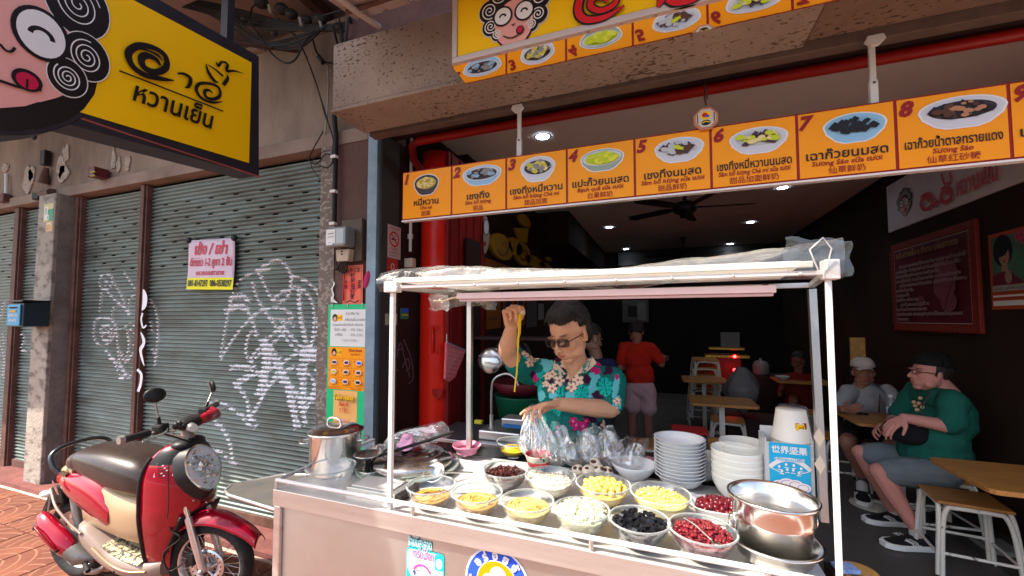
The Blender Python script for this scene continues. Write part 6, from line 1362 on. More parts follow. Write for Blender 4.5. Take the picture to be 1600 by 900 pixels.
# bottle, shrine, jar, white bowl, floor plate
q = thing('water_bottle', 'clear water bottle with white cap on the table between the two men', 'bottle', tuple(onZ(1393, 642, .72))); c0 = onY(1393, 640, 4.15)
MB().lathe([(0, 0), (.03, .002), (.032, .01), (.031, .08), (.033, .10), (.033, .16), (.022, .19), (.013, .20), (.013, .212)], (c0.x, c0.y, .72), 20).build('bottle_wall', film('bottle_plastic', (.85, .88, .9), .2, .1), q); MB().lathe([(.0315, .085), (.0335, .086), (.0335, .135), (.0315, .136)], (c0.x, c0.y, .72), 20).build('paper_label', mat('bottle_label', (.45, .55, .68), .5), q); MB().cyl((c0.x, c0.y, .932), (c0.x, c0.y, .952), .015, n=16).build('screw_cap', M_white, q)
q = thing('glossy_case', 'small shiny black object lying on the table before the man in the pale cap', 'case', tuple(onZ(1343, 648, .722))); c0 = onZ(1343, 648, .722); MB().ell(c0+Vector((0, 0, .012)), (.03, .02, .012)).ell(c0+Vector((.045, 0, .010)), (.02, .018, .010)).build('case', mat('glossy_black', (.01, .01, .01), .1), q)
q = thing('house_shrine', 'small red and gold Chinese shrine with two glowing red lamps at the back', 'shrine', (.95, 7.0, .5))
MB().b2((.62, 6.9, .55), (1.18, 7.3, .62)).b2((.68, 7.1, .62), (1.12, 7.3, 1.02)).build('shrine_body', mat('shrine_red', (.16, .008, .008), .4), q, bev=.004); MB().b2((.60, 6.88, .98), (1.20, 7.1, 1.02)).b2((.66, 6.9, 1.10), (1.14, 7.1, 1.13)).build('gilded_edge', mat('dim_gold', (.35, .20, .04), .35, metal=.8), q, bev=.003); MB().b2((.84, 7.05, 1.13), (1.1, 7.08, 1.36)).build('plaque', mat('dim_plaque', (.16, .15, .15), .6), q, bev=.003)
M_rl = mat('red_lamp', (1, .02, .02), .5, emit=(1, .01, .01), es=22)
for (x, y) in ((1148, 557), (1148, 578)): MB().ell(onY(x, y, 6.86), .022, nu=12, nv=8).build('red_lamp', M_rl, q)
for k_ in range(8): MB().box((.66+.065*k_, 6.872, 1.0), (.03, .006, .012)).build('gilded_stud', mat('gold_leaf', (.6, .42, .12), .3, metal=.6), q)
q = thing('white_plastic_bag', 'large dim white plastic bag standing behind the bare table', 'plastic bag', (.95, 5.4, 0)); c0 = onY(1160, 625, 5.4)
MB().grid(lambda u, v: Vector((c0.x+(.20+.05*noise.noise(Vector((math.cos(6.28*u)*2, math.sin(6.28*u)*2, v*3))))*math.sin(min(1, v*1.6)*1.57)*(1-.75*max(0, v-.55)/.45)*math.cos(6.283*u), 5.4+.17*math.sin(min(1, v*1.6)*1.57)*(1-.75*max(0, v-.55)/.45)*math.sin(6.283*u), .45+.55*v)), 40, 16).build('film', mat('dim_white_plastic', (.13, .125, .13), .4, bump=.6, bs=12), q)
MB().b2((.68, 5.2, 0), (1.22, 5.6, .45)).build('crate', M_dark, thing('dark_crate', 'dark crate under the white plastic bag', 'crate', (.95, 5.4, 0)))
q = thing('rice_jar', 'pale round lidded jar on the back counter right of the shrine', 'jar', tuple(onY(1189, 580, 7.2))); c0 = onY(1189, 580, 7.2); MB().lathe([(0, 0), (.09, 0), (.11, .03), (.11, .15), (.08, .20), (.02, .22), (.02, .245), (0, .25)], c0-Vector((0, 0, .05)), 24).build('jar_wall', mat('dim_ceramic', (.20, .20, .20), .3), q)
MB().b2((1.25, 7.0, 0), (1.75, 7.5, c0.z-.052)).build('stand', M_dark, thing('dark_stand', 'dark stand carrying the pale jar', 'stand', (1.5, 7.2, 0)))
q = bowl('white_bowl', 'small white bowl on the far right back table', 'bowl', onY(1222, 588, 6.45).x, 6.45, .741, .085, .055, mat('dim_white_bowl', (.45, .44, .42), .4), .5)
q = thing('base_plate', 'pale oval metal foot lying on the floor under the man in green', 'base plate', tuple(onZ(1362, 790, 0))); c0 = onZ(1364, 790, 0); MB().lathe([(0, .022), (.04, .020), (.14, .012), (.155, .004), (.155, 0)], c0, 40).build('plate', mat('pale_enamel_plate', (.50, .50, .44), .45, var=.15, vs_=12), q)
q = thing('low_step', 'dark low step with a pale block in the shade under the near table', 'step', (2.0, 3.7, 0)); MB().b2((1.95, 3.3, 0), (2.21, 4.2, .06)).build('step', mat('dark_step', (.05, .05, .045), .8), q, bev=.004); MB().b2((1.93, 3.55, .061), (2.1, 3.75, .09)).build('block', mat('grey_block', (.2, .2, .19), .8), q, bev=.004)
q = thing('round_wooden_tray', 'wooden round tray with a blue and white packet at the bottom right of the cart', 'tray', tuple(onZ(1345, 893, .35))); c0 = onY(1340, 892, 1.65)
MB().lathe([(0, -.02), (.045, -.02), (.055, .0), (.052, .002), (.04, -.012), (0, -.012)], c0, 28).build('tray', M_woode, q); MB().box(c0+Vector((-.035, -.01, .008)), (.06, .05, .012), R(15)).build('packet', mat('blue_white_packet', (.5, .6, .8), .5, c2=(.05, .2, .6), vs_=60), q, bev=.002)
MB().b2((c0.x-.07, 1.60, .10), (c0.x+.07, 1.72, c0.z-.022)).build('support', M_dark, thing('crate_stand', 'dark crate that carries the round wooden tray', 'crate', (c0.x, 1.66, .1)))
# ================================================================ people
def capsule(mb, a, b, ra, rb, n=12):
    a = Vector(a); b = Vector(b); d_ = b-a
    if d_.length < 1e-6: return mb.ell(a, ra, None, n, 8)
    u = d_.normalized(); pts = []; rs = []
    for k in range(5): t = math.pi/2*(1-k/4); pts.append(a-u*ra*math.sin(t)); rs.append(max(.0005, ra*math.cos(t)))
    for k in range(5): t = math.pi/2*k/4; pts.append(b+u*rb*math.sin(t)); rs.append(max(.0005, rb*math.cos(t)))
    return mb.tube(pts, rs, n)
def chain(mb, pts, rs):
    for i in range(len(pts)-1): capsule(mb, pts[i], pts[i+1], rs[i], rs[i+1])
def remesh(mb, voxel, it=4, fac=.5):
    me = bpy.data.meshes.new('t'); me.from_pydata(mb.v, [], mb.f); me.validate(); o = bpy.data.objects.new('t', me); col.objects.link(o)
    r = o.modifiers.new('r', 'REMESH'); r.mode = 'VOXEL'; r.voxel_size = voxel
    s_ = o.modifiers.new('s', 'SMOOTH'); s_.factor = fac; s_.iterations = it
    ev = o.evaluated_get(bpy.context.evaluated_depsgraph_get()); m2 = bpy.data.meshes.new_from_object(ev)
    V = np.empty(len(m2.vertices)*3); m2.vertices.foreach_get('co', V); V = V.reshape(-1, 3); N = np.empty(len(m2.vertices)*3); m2.vertices.foreach_get('normal', N); N = N.reshape(-1, 3)
    Fs = [tuple(p.vertices) for p in m2.polygons]; bpy.data.objects.remove(o); bpy.data.meshes.remove(me); bpy.data.meshes.remove(m2)
    return V, Fs, N
def emit(V, Fs, colr, name, m, parent):
    mb = MB(); mb.v = [tuple(v) for v in V]; mb.f = Fs; mb.sm = [True]*len(Fs)
    if colr is not None: mb.colr = np.c_[colr, np.ones(len(V))].tolist()
    return mb.build(name, m, parent)
M_skin = mat('skin', (1, 1, 1), .50, vcol='pc', var=.05, vs_=40, sss=.12, bump=.04, bs=150)
M_cloth = mat('printed_cloth', (1, 1, 1), .85, vcol='pc', bump=.12, bs=90)
def plain_cloth(name, c, bs=14, b=.5): return mat(name, c, .9, var=.10, vs_=10, bump=b, bs=bs)

def hand(mb, w_, d_, n_, curls, side=1, thumb=(.6, .5), s=1.0, spread=.06, fold=False):
    """palm and five fingers: w_ wrist, d_ along the hand, n_ palm normal (fingers curl towards it), side which way the thumb lies"""
    w_ = Vector(w_); d_ = Vector(d_).normalized(); n_ = Vector(n_); n_ = (n_-d_*n_.dot(d_)).normalized(); x_ = d_.cross(n_)*side
    ends = []
    for i, off in enumerate((.030, .011, -.009, -.028)):
        k0 = w_+x_*off*.6*s+d_*.018*s; k1 = w_+x_*off*s+d_*(.086-.005*abs(i-1))*s
        capsule(mb, k0, k1, .0135*s, .0105*s)
        L = (.042, .047, .043, .034)[i]*s; rad = (.0086, .0088, .0084, .0075)[i]*s; c = curls[i]; p = k1; ang = 0
        dd = (d_+x_*spread*(1.5-i)*.6).normalized()
        for k, (f, ca) in enumerate(((1, c[0]), (.62, c[1]), (.5, c[2]))):
            ang += ca; v = dd*math.cos(ang)+n_*math.sin(ang); q = p+v*L*f; capsule(mb, p, q, rad*(1-.08*k), rad*(.94-.1*k)); p = q
        ends.append(p)
    # thumb from the side of the palm near its base
    b0 = w_+x_*.020*s+d_*.015*s; b1 = b0+(x_*math.cos(thumb[0])+d_*math.sin(thumb[0])+n_*.35).normalized()*.038*s
    if fold: b1 = b0+(x_*.35+d_*.75+n_*.75).normalized()*.042*s
    capsule(mb, b0, b1, .0145*s, .0115*s)
    if fold:
        b2_ = b1+(n_*.75-x_*.75+d_*.15).normalized()*.028*s; capsule(mb, b1, b2_, .0105*s, .0095*s); capsule(mb, b2_, b2_+(n_*.1-x_*1.0).normalized()*.022*s, .0095*s, .0075*s); return ends
    v = (d_*math.sin(thumb[0]+thumb[1])+x_*math.cos(thumb[0]+thumb[1])+n_*.55).normalized(); b2_ = b1+v*.030*s; capsule(mb, b1, b2_, .0105*s, .0095*s)
    v = (v+d_*.25+n_*.2).normalized(); capsule(mb, b2_, b2_+v*.024*s, .0092*s, .0075*s)
    return ends

def head_geo(s=1.0, jaw=1.0):
    mb = MB(); e = mb.ell
    e((0, .014, .036), (.0755, .094, .086), None, 28, 20); e((0, -.018, -.030), (.0600*jaw, .072, .082), None, 28, 20); e((0, -.056, -.092), (.026*jaw, .022, .019)); e((0, .0, -.045), (.062*jaw, .062, .055))
    for q in (-1, 1):
        e((q*.034, -.054, -.022), (.029, .030, .028)); e((q*.044*jaw, -.026, -.062), (.026*jaw, .036, .028)); e((q*.026, -.079, .020), (.027, .012, .0085)); e((q*.079, .008, -.004), (.0075, .018, .030), Matrix.Rotation(q*.35, 3, 'Z'))
        e((q*.0115, -.098, -.034), (.0095, .011, .0085)); e((q*.070, .002, -.024), (.008, .012, .012))
    capsule(mb, (0, -.082, .012), (0, -.104, -.026), .0075, .0115); e((0, -.106, -.030), (.0120, .0105, .0105))
    e((0, -.085, -.0585), (.0215, .0085, .0055)); e((0, -.083, -.0690), (.0185, .0085, .0062)); e((0, -.074, -.063), (.032, .014, .020))
    V, Fs, N = remesh(mb, .0032, 5, .5)
    def push(c, r_, v): 
        nonlocal V
        d2 = ((V-np.array(c))**2/np.array(r_)**2).sum(1); V = V+np.exp(-d2)[:, None]*np.array(v)
    for q in (-1, 1): push((q*.031, -.086, .003), (.016, .03, .010), (0, .0085, 0)); push((q*.031, -.076, .002), (.011, .02, .006), (0, -.0035, 0)); push((q*.045, -.075, -.045), (.018, .03, .02), (0, .003, 0)); push((q*.0785, -.004, -.004), (.006, .010, .018), (-q*.004, 0, 0))
    push((0, -.09, -.0635), (.020, .02, .0022), (0, .0035, 0)); push((0, -.09, -.083), (.016, .02, .006), (0, .004, 0))
    C_ = np.ones((len(V), 3))
    def paint(c, r_, mul):
        d2 = ((V-np.array(c))**2/np.array(r_)**2).sum(1); k_ = np.exp(-d2*d2)[:, None]; C_[:] = C_*(1-k_)+C_*np.array(mul)*k_
    paint((0, -.09, -.0585), (.021, .03, .0045), (.72, .42, .42)); paint((0, -.09, -.0685), (.018, .03, .0055), (.80, .48, .46)); paint((0, -.085, -.0632), (.022, .03, .0015), (.35, .2, .2))
    for q in (-1, 1):
        paint((q*.031, -.08, .0255), (.019, .03, .0045), (.28, .24, .24)); paint((q*.031, -.08, -.001), (.0145, .03, .0022), (.22, .16, .15)); paint((q*.031, -.08, .006), (.016, .03, .008), (.86, .78, .76)); paint((q*.0105, -.105, -.038), (.0045, .02, .0028), (.4, .25, .25)); paint((q*.04, -.05, -.03), (.03, .04, .022), (1.0, .90, .88))
    return V*s, Fs, C_
def hair_geo(style, s=1.0, seed=1):
    """short hair as a shell of strands over the skull"""
    vs = []; nu, nv = 150, 44; rr_ = random.Random(seed)
    for i in range(nv+1):
        th = math.pi*.80*i/nv
        for j in range(nu):
            ph = 2*math.pi*j/nu; x, y, z = math.sin(th)*math.cos(ph), math.sin(th)*math.sin(ph), math.cos(th)
            front = max(0, -y); side = abs(x)
            st = .35*noise.noise(Vector((ph*9+seed, th*1.4, 0)))+.45*noise.noise(Vector((ph*24+seed, th*2.2, 4)))+.25*noise.noise(Vector((x*3, y*3, z*3+seed)))
            k_ = 1+.055*st
            lim = 1.9 if style == 'back' else 1.55
            lift = 1.0
            # hair line: pull the shell into the skull where the face and neck are
            zl = -.10-.55*side*(y > -.35)-.9*(y > .25) if style != 'back' else -1.2*(y > -.3)+.1
            if y < -.30: zl = .42+.10*math.sin(x*5+seed)+.30*(1-min(1, side*1.7))*0
            if style == 'low': zl -= .1
            if style == 'short' and side > .55 and -.45 < y < .22: zl = max(zl, .02)
            cut = 1/(1+math.exp((zl-z)*26)); k_ *= .80+.20*cut
            vs.append((x*.0865*k_, .016+y*.1040*k_, .040+z*.0990*k_*(1+.06*(z > .3))))
    fs = [(i*nu+j, (i+1)*nu+j, (i+1)*nu+(j+1) % nu, i*nu+(j+1) % nu) for i in range(nv) for j in range(nu)]
    V = np.array(vs); return V*s, fs
M_hair = mat('black_hair', (.014, .011, .010), .5, c2=(.036, .030, .027), vs_=40, bump=.6, bs=150, spec=.3)
def basis(fwd_, up_=(0, 0, 1)):
    """columns: local x, y, z of a head that looks along -y"""
    f_ = Vector(fwd_).normalized(); y_ = -f_; x_ = y_.cross(Vector(up_)).normalized(); z_ = x_.cross(y_); return np.array([[x_.x, y_.x, z_.x], [x_.y, y_.y, z_.y], [x_.z, y_.z, z_.z]])
def place(V, B, c): return V @ B.T + np.array(c)

# ---------------------------------------------------------------- the seller
SK = np.array((.70, .37, .235))
ve = thing('person', 'seller in teal floral shirt and dark glasses, lifting yellow noodles over the cart', 'person', (-.42, 1.93, 0))
HDc = onY(889, 523, 1.85); fw = Vector((-.36, -.86, -.36)); upv = Vector((-.10, -.1, 1)); B = basis(fw, upv); hs = 1.06
V, Fs, C_ = head_geo(hs, 1.02); Vh = place(V, B, HDc)
bd = MB()
neckb = Vector((-.385, 1.93, onY(905, 578, 1.93).z))
shR = Vector((-.625, 1.93, onY(828, 578, 1.9).z-.01)); shL = Vector((-.225, 1.96, shR.z-.03))
elR = onY(791, 551, 1.74); wrR = onY(799, 512, 1.60); elL = onY(953, 640, 1.84); wrL = onY(872, 631, 1.68)
capsule(bd, HDc+Vector((.01, .03, -.06)), neckb+Vector((0, .0, -.02)), .052, .062)
chain(bd, [shR, (shR+elR)/2+Vector((0, 0, -.006)), elR], [.052, .050, .038]); chain(bd, [elR, elR+(wrR-elR)*.3, wrR], [.038, .040, .026])
chain(bd, [shL, (shL+elL)/2, elL], [.050, .046, .037]); chain(bd, [elL, elL+(wrL-elL)*.3, wrL], [.038, .040, .027])
bd.ell((-.41, 1.95, 1.15), (.15, .10, .22)); bd.ell((-.41, 1.96, .90), (.16, .11, .12))
for q in (-1, 1): chain(bd, [Vector((-.41+q*.085, 1.96, .88)), Vector((-.41+q*.095, 1.95, .48)), Vector((-.41+q*.10, 1.97, .09))], [.085, .058, .04]); capsule(bd, (-.41+q*.10, 1.98, .05), (-.41+q*.105, 1.86, .035), .035, .03)
# raised right hand: fist holding the fork, knuckles up and to the left
hand(bd, wrR, (onY(797, 486, 1.575)-wrR), Vector((.75, -.45, -.15)), [(1.45, 1.5, .9), (1.4, 1.5, .9), (1.4, 1.5, .9), (1.35, 1.45, .9)], side=1, s=1.04, spread=0, fold=True)
# lower left hand: pinching the bag neck, fingers pointing left
hand(bd, wrL, (onY(836, 634, 1.60)-wrL), Vector((-.05, -.5, -.85)), [(.12, .25, .15), (.25, .45, .25), (.42, .6, .35), (.55, .75, .4)], side=-1, thumb=(.55, .75), s=1.0, spread=0)
V2, F2, N2 = remesh(bd, .0038, 3, .5)
emit(np.vstack([Vh]), Fs, np.clip(C_*SK, 0, 1), 'head', M_skin, ve)
sk2 = np.ones((len(V2), 3))*SK
for tip in (wrL+(onY(836, 634, 1.60)-wrL).normalized()*.12,): k_ = np.exp(-((V2-np.array(tip))**2).sum(1)/.03**2)[:, None]; sk2 = sk2*(1-k_*.15)+np.array((.62, .26, .18))*k_*.15
emit(V2, F2, sk2, 'body', M_skin, ve)
HV, HF = hair_geo('short', hs*1.075, 3); mb = MB(); mb.v = [tuple(v) for v in place(HV, B, HDc)]; mb.f = HF; mb.sm = [True]*len(HF); mb.build('hair', M_hair, ve)
def L2W(p): return Vector(place(np.array([p])*hs, B, HDc)[0])
# fringe and swept strands
mb = MB(); rr = random.Random(5)
for i in range(70):
    a = rr.uniform(-1.25, 1.25); r0 = rr.uniform(.2, .8)
    pts = []
    for k_ in range(5):
        t_ = k_/4; th = .25*r0+(.98+.12*rr.random())*t_; x = math.sin(a)*math.sin(th)*.088; y = -math.cos(a)*math.sin(th)*.106+.016; z = .040+math.cos(th)*.103+.006*math.sin(t_*3)
        pts.append(L2W((x+.018*t_*t_, y, z)))
    mb.tube(pts, [.0022, .003, .003, .0022, .0006], 4)
for i in range(230):
    a = rr.uniform(-3.14, 3.14); t0 = rr.uniform(.0, .75); t1 = t0+rr.uniform(.35, .8)
    if abs(a) < 1.1: t1 = min(t1, 1.16)
    elif abs(a) < 1.9: t1 = min(t1, 1.45)
    pts = []
    for k_ in range(5):
        th = t0+(t1-t0)*k_/4; r_ = 1.045+.03*math.sin(i*1.7+k_)+.02*rr.random(); aa = a+.25*k_/4
        pts.append(L2W((math.sin(aa)*math.sin(th)*.0885*r_, -math.cos(aa)*math.sin(th)*.107*r_+.016, .040+math.cos(th)*.103*r_)))
    mb.tube(pts, [.0008, .0022, .0024, .0018, .0005], 4)
mb.build('fringe', M_hair, ve)
# glasses
gl = MB(); M_gfr = mat('dark_red_frame', (.035, .008, .010), .25, coat=.5)
for q in (-1, 1):
    sqp = [(q*.033+.0265*(abs(math.cos(t))**.45)*(1 if math.cos(t) > 0 else -1), -.100+.010*abs(.9*math.cos(t)+q*.6)*.6, .001+.0160*(abs(math.sin(t))**.5)*(1 if math.sin(t) > 0 else -1)) for t in [2*math.pi*i/28 for i in range(28)]]
    gl.tube([L2W(p) for p in sqp], .0026, 6, closed=True)
    gl.tube([L2W((q*.060, -.092, .006)), L2W((q*.074, -.062, .008)), L2W((q*.080, -.010, .006)), L2W((q*.080, .02, -.006))], .0023, 6)
    MB().poly([L2W((p[0], p[1]+.001, p[2])) for p in sqp]).build('lens', film('tinted_lens', (.30, .24, .24), .02, .05, ior=1.25), ve)
gl.tube([L2W((-.007, -.102, .006)), L2W((0, -.106, .008)), L2W((.007, -.102, .006))], .0022, 6); gl.build('glasses', M_gfr, ve)

# floral shirt
sm = MB()
sm.ell((-.41, 1.95, 1.20), (.175, .120, .19), None, 28, 18); sm.ell((-.415, 1.95, 1.02), (.160, .118, .20), None, 28, 18); sm.ell((-.415, 1.945, .86), (.175, .125, .10), None, 28, 18)
capsule(sm, shR+Vector((.04, 0, .0)), shL+Vector((-.04, 0, 0)), .068, .066); capsule(sm, neckb+Vector((-.05, .015, -.01)), neckb+Vector((.06, .015, -.01)), .062, .062)
capsule(sm, shR, shR+(elR-shR)*.52, .070, .066); capsule(sm, shL, shL+(elL-shL)*.74, .064, .062)
Vs, Fss, Ns = remesh(sm, .0045, 4, .5)
# folds
fold = np.array([.004*noise.noise(Vector(v)*7)+.0035*math.sin(v[0]*28+v[2]*34+3*noise.noise(Vector(v)*5))*(.5+noise.noise(Vector(v)*3)) for v in Vs.tolist()]); Vs = Vs+Ns*fold[:, None]
# open collar: carve the V of the neck
vn = np.array(neckb+Vector((-.02, -.09, -.03))); d2 = ((Vs-vn)**2/np.array((.030, .05, .075))**2).sum(1); Vs = Vs+np.exp(-d2)[:, None]*np.array((0, .030, 0))
pc = np.zeros((len(Vs), 3)); Vc = Vs-np.array((0, 0, HC)); F_ = np.array(cF); dep = Vc @ F_; px = 800+FPX*(Vc @ np.array(cR))/dep; py = 469-FPX*(Vc @ np.array(cU))/dep
back = Vs[:, 1] > 1.99
qx = (px-740)*4.5; qy = (py-480)*4.5; qx = np.where(back, (qx*1.3+310) % 560+360, qx)
TEAL = (.002, .15, .13); pc[:] = TEAL
wig = np.array([noise.noise(Vector((x*.02, y*.02, 0))) for x, y in zip(qx.tolist(), qy.tolist())])
wig2 = np.array([noise.noise(Vector((x*.05, y*.05, 7))) for x, y in zip(qx.tolist(), qy.tolist())])
def blob(cx, cy, rx, ry, c, rot=0, j=.25):
    dx, dy = qx-cx, qy-cy; c_, s_ = math.cos(rot), math.sin(rot); u = (dx*c_+dy*s_)/rx; v = (-dx*s_+dy*c_)/ry
    m_ = (u*u+v*v) < (1+j*2*wig+j*wig2*2); pc[m_] = c; return m_, u, v
def leaf(cx, cy, rx, ry, c, cv, rot=0, n=9):
    m_, u, v = blob(cx, cy, rx, ry, c, rot, .12); an = np.arctan2(v, u); rr_ = np.hypot(u, v)
    notch = m_ & (np.abs(np.sin(an*n/2)) < .28) & (rr_ > .35); pc[notch] = cv; pc[m_ & (np.abs(u) < .05)] = cv
def flower(cx, cy, r, c, cc, n=5, rot=0):
    dx, dy = qx-cx, qy-cy; an = np.arctan2(dy, dx)+rot; rr_ = np.hypot(dx, dy)/r; pet = .42+.58*np.abs(np.cos(an*n/2))**.8
    o_ = rr_ < pet+.13; pc[o_] = (.05, .01, .035); m_ = rr_ < pet; pc[m_] = c; pc[m_ & (rr_ < .24)] = cc
SKY = (.14, .56, .62); TUR = (.006, .48, .42); MAG = (.62, .012, .17); PLM = (.045, .003, .035); CRM = (.86, .64, .48); PNK = (.55, .10, .14); DT = (.002, .07, .075)
for (x, y, a, b_, r_) in ((510,400,46,62,.5),(450,330,40,40,0),(840,500,44,48,.3),(680,620,45,32,0),(640,745,55,35,0),(830,590,34,60,.4),(470,620,32,40,0),(1000,560,22,90,.1),(560,850,50,26,0),(780,880,60,26,0),(560,620,30,26,0),(1010,680,30,60,0),(380,330,30,50,0)): blob(x, y, a, b_, SKY, r_)
for (x, y, a, b_, r_) in ((570,335,52,46,0),(500,300,30,22,0),(790,505,40,36,0),(650,500,26,30,0),(945,450,32,32,0),(880,620,50,24,.2),(600,560,40,30,0),(540,510,26,26,0),(700,560,30,24,0),(420,480,22,30,0),(830,790,50,26,0),(580,880,30,26,0),(640,410,20,40,0),(900,830,30,30,0)): blob(x, y, a, b_, PLM, r_, .4)
for (x, y, a, b_, r_) in ((905,390,48,26,-.2),(850,440,40,24,.5),(440,505,22,34,.2),(430,575,18,28,0),(725,412,38,20,-.5),(590,815,22,36,0),(1005,490,14,20,0),(620,675,24,14,0)): blob(x, y, a, b_, MAG, r_, .5)
for (x, y, a, b_, r_) in ((612,590,34,46,0),(760,602,52,62,.2),(925,560,50,66,-.2),(455,560,30,46,.4),(575,735,40,26,.2),(700,700,60,30,.1),(880,700,40,30,0),(470,470,28,34,0)): leaf(x, y, a, b_, TUR, DT, r_)
for (x, y, a, b_, r_) in ((545,800,48,72,0),(650,800,55,75,.1),(775,420,44,40,.4),(460,430,28,34,0),(900,770,40,40,0)): leaf(x, y, a, b_, (.004, .17, .155), DT, r_, 12)
for (x, y, r_) in ((375,312,42),(425,350,40),(395,390,34),(640,400,36),(805,352,48),(555,472,34),(520,486,30),(603,515,42),(680,478,36),(735,512,44),(552,570,38),(688,560,40),(505,540,26),(990,735,42),(925,825,34),(1010,660,30)): flower(x, y, r_, CRM, PNK, 5, x*.1)
for (x, y, r_) in ((722,830,42),(770,838,40),(700,800,30),(790,800,26)): flower(x, y, r_, MAG, (.8, .3, .35), 5, x*.1)
# placket and collar edge
pk = (np.abs(qx-(655+(qy-450)*-.10)) < 3) & (~back) & (qy > 430); pc[pk] = DT
emit(Vs, Fss, pc, 'shirt', M_cloth, ve)
for q, (x0, x1) in ((-1, (866, 884)), (1, (905, 925))):
    mb = MB(); a = onY(884 if q < 0 else 899, 585, 1.835); b_ = onY(x0 if q < 0 else x1, 562 if q < 0 else 556, 1.86); c = onY(x0-2 if q < 0 else x1+8, 575 if q < 0 else 566, 1.845)
    mb.prism([a, b_, c+Vector((0, -.012, -.004)), (a+c)/2+Vector((0, -.016, -.018))], (0, .006, 0)); o = mb.build('collar', mat('collar_print', (.70, .52, .40), .85, c2=(.02, .20, .19), vs_=26, thr=(.47, .5)), ve, bev=.002)
M_trs = plain_cloth('dark_trousers', (.02, .02, .03)); tr = MB(); tr.ell((-.41, 1.96, .84), (.172, .128, .13))
for q in (-1, 1): chain(tr, [Vector((-.41+q*.085, 1.96, .84)), Vector((-.41+q*.095, 1.95, .48)), Vector((-.41+q*.10, 1.97, .10))], [.098, .075, .06])
Vt, Ft, _n = remesh(tr, .008); emit(Vt, Ft, None, 'trousers', M_trs, ve)
for q in (-1, 1): MB().ell((-.41+q*.10, 1.93, .035), (.045, .12, .035)).build('shoe', M_cable, ve)
# fork with noodles held in the raised hand
fk = thing('fork', 'small steel fork held in the raised fist, noodles caught in its prongs', 'fork', tuple(onY(812, 490, 1.56)))
f0 = onY(800, 491, 1.565); f1 = onY(814, 489, 1.545); d_ = (f1-f0).normalized(); u_ = Vector((0, 0, 1))
MB().tube([f0-d_*.05, f0, f1], .0025, 6).build('handle', M_chr, fk)
for k_ in range(4): MB().tube([f1, f1+d_*.008+u_*(.006-.004*k_), f1+d_*.024+u_*(.0075-.0045*k_)], .0011, 5).build('prong', M_chr, fk)
nd = thing('lifted_noodles', 'long strand of bright yellow noodles hanging from the fork', 'noodles', tuple(onY(808, 605, 1.56))); rr = random.Random(2)
for i in range(13):
    ln = rr.uniform(.25, .62) if i < 10 else 1.0; top_ = onY(810+rr.uniform(-4, 4), 489+rr.uniform(-2, 3), 1.548+rr.uniform(-.006, .006)); pts = []
    for k_ in range(9):
        t_ = k_/8*ln; x = 812-5.5*t_+rr.uniform(-1.3, 1.3)*(1.9 if k_ < 4 else .8)*(1-.4*t_)-(2.5*math.sin(max(0, t_-.8)*8) if ln == 1 else 0); y = 490+122*t_; pts.append(onY(x, y, 1.55+.004*math.sin(i+k_)))
    MB().tube(smooth_pts(pts, 2), .0021 if ln < 1 else .0024, 5).build('noodle_strand', F['egg'], nd)

# ---------------------------------------------------------------- generic seated or standing figure
def person(label, name_loc, head, fwd_, skin, body, cloth, hs=1.0, voxel=.007, hairstyle='short', up=(0, 0, 1), hair=True, jaw=1.0, cat='person'):
    t = thing('person', label, cat, name_loc)
    B = basis(fwd_, up); V, Fs, C_ = head_geo(hs, jaw); emit(place(V, B, head), Fs, np.clip(C_*np.array(skin), 0, 1), 'head', M_skin, t)
    mb = MB(); body(mb); V2, F2, N2 = remesh(mb, voxel*.75, 3); emit(V2, F2, np.ones((len(V2), 3))*np.array(skin), 'body', M_skin, t)
    for nm, m_, fn in cloth:
        mb = MB(); fn(mb); V2, F2, N2 = remesh(mb, voxel, 4)
        fo = np.array([.006*noise.noise(Vector(v)*6+Vector((3, 1, 2)))+.004*math.sin(v[2]*40+v[0]*26+4*noise.noise(Vector(v)*4)) for v in V2.tolist()]); emit(V2+N2*fo[:, None], F2, None, nm, m_, t)
    if hair: HV, HF = hair_geo(hairstyle, hs*1.02, 7); mb = MB(); mb.v = [tuple(v) for v in place(HV, B, head)]; mb.f = HF; mb.sm = [True]*len(HF); mb.build('hair', M_hair, t)
    return t, B
Vv = Vector
# ---- big man in the green shirt
YM = 3.82
hd = onY(1452, 584, YM); wrn = onY(1413, 653, 3.62); eln = onY(1487, 667, 3.60); shn = onY(1488, 628, 3.64); hipc = Vv((1.80, YM, .56)); ches = onY(1478, 655, YM)
kn = onY(1374, 737, 3.68); an_ = onY(1432, 828, 3.62); kf = onY(1345, 707, 3.98); af = onY(1398, 800, 3.98); hn = onY(1470, 738, 3.70); hf = Vv((hn.x-.02, 3.93, hn.z))
shf = Vv((shn.x, 4.04, shn.z)); elf = Vv((shn.x-.12, 4.08, shn.z-.22)); wrf = onY(1390, 662, 3.93)
def bM(mb):
    capsule(mb, hd+Vv((.03, 0, -.05)), hd+Vv((.09, 0, -.15)), .068, .080); chain(mb, [shn, eln, wrn], [.07, .048, .032]); chain(mb, [shf, elf, wrf], [.07, .046, .031])
    chain(mb, [hn, kn, kn+(an_-kn)*.35, an_], [.09, .060, .060, .036]); chain(mb, [hf, kf, kf+(af-kf)*.35, af], [.09, .058, .056, .036])
    hand(mb, wrn, onY(1392, 664, 3.60)-wrn, Vv((-.2, .2, -.9)), [(.4, .5, .3)]*4, side=1, s=1.12, thumb=(.8, .4)); hand(mb, wrf, Vv((-1, -.3, -.3)), Vv((0, -.6, -.7)), [(.5, .7, .4)]*4, side=-1, s=1.1)
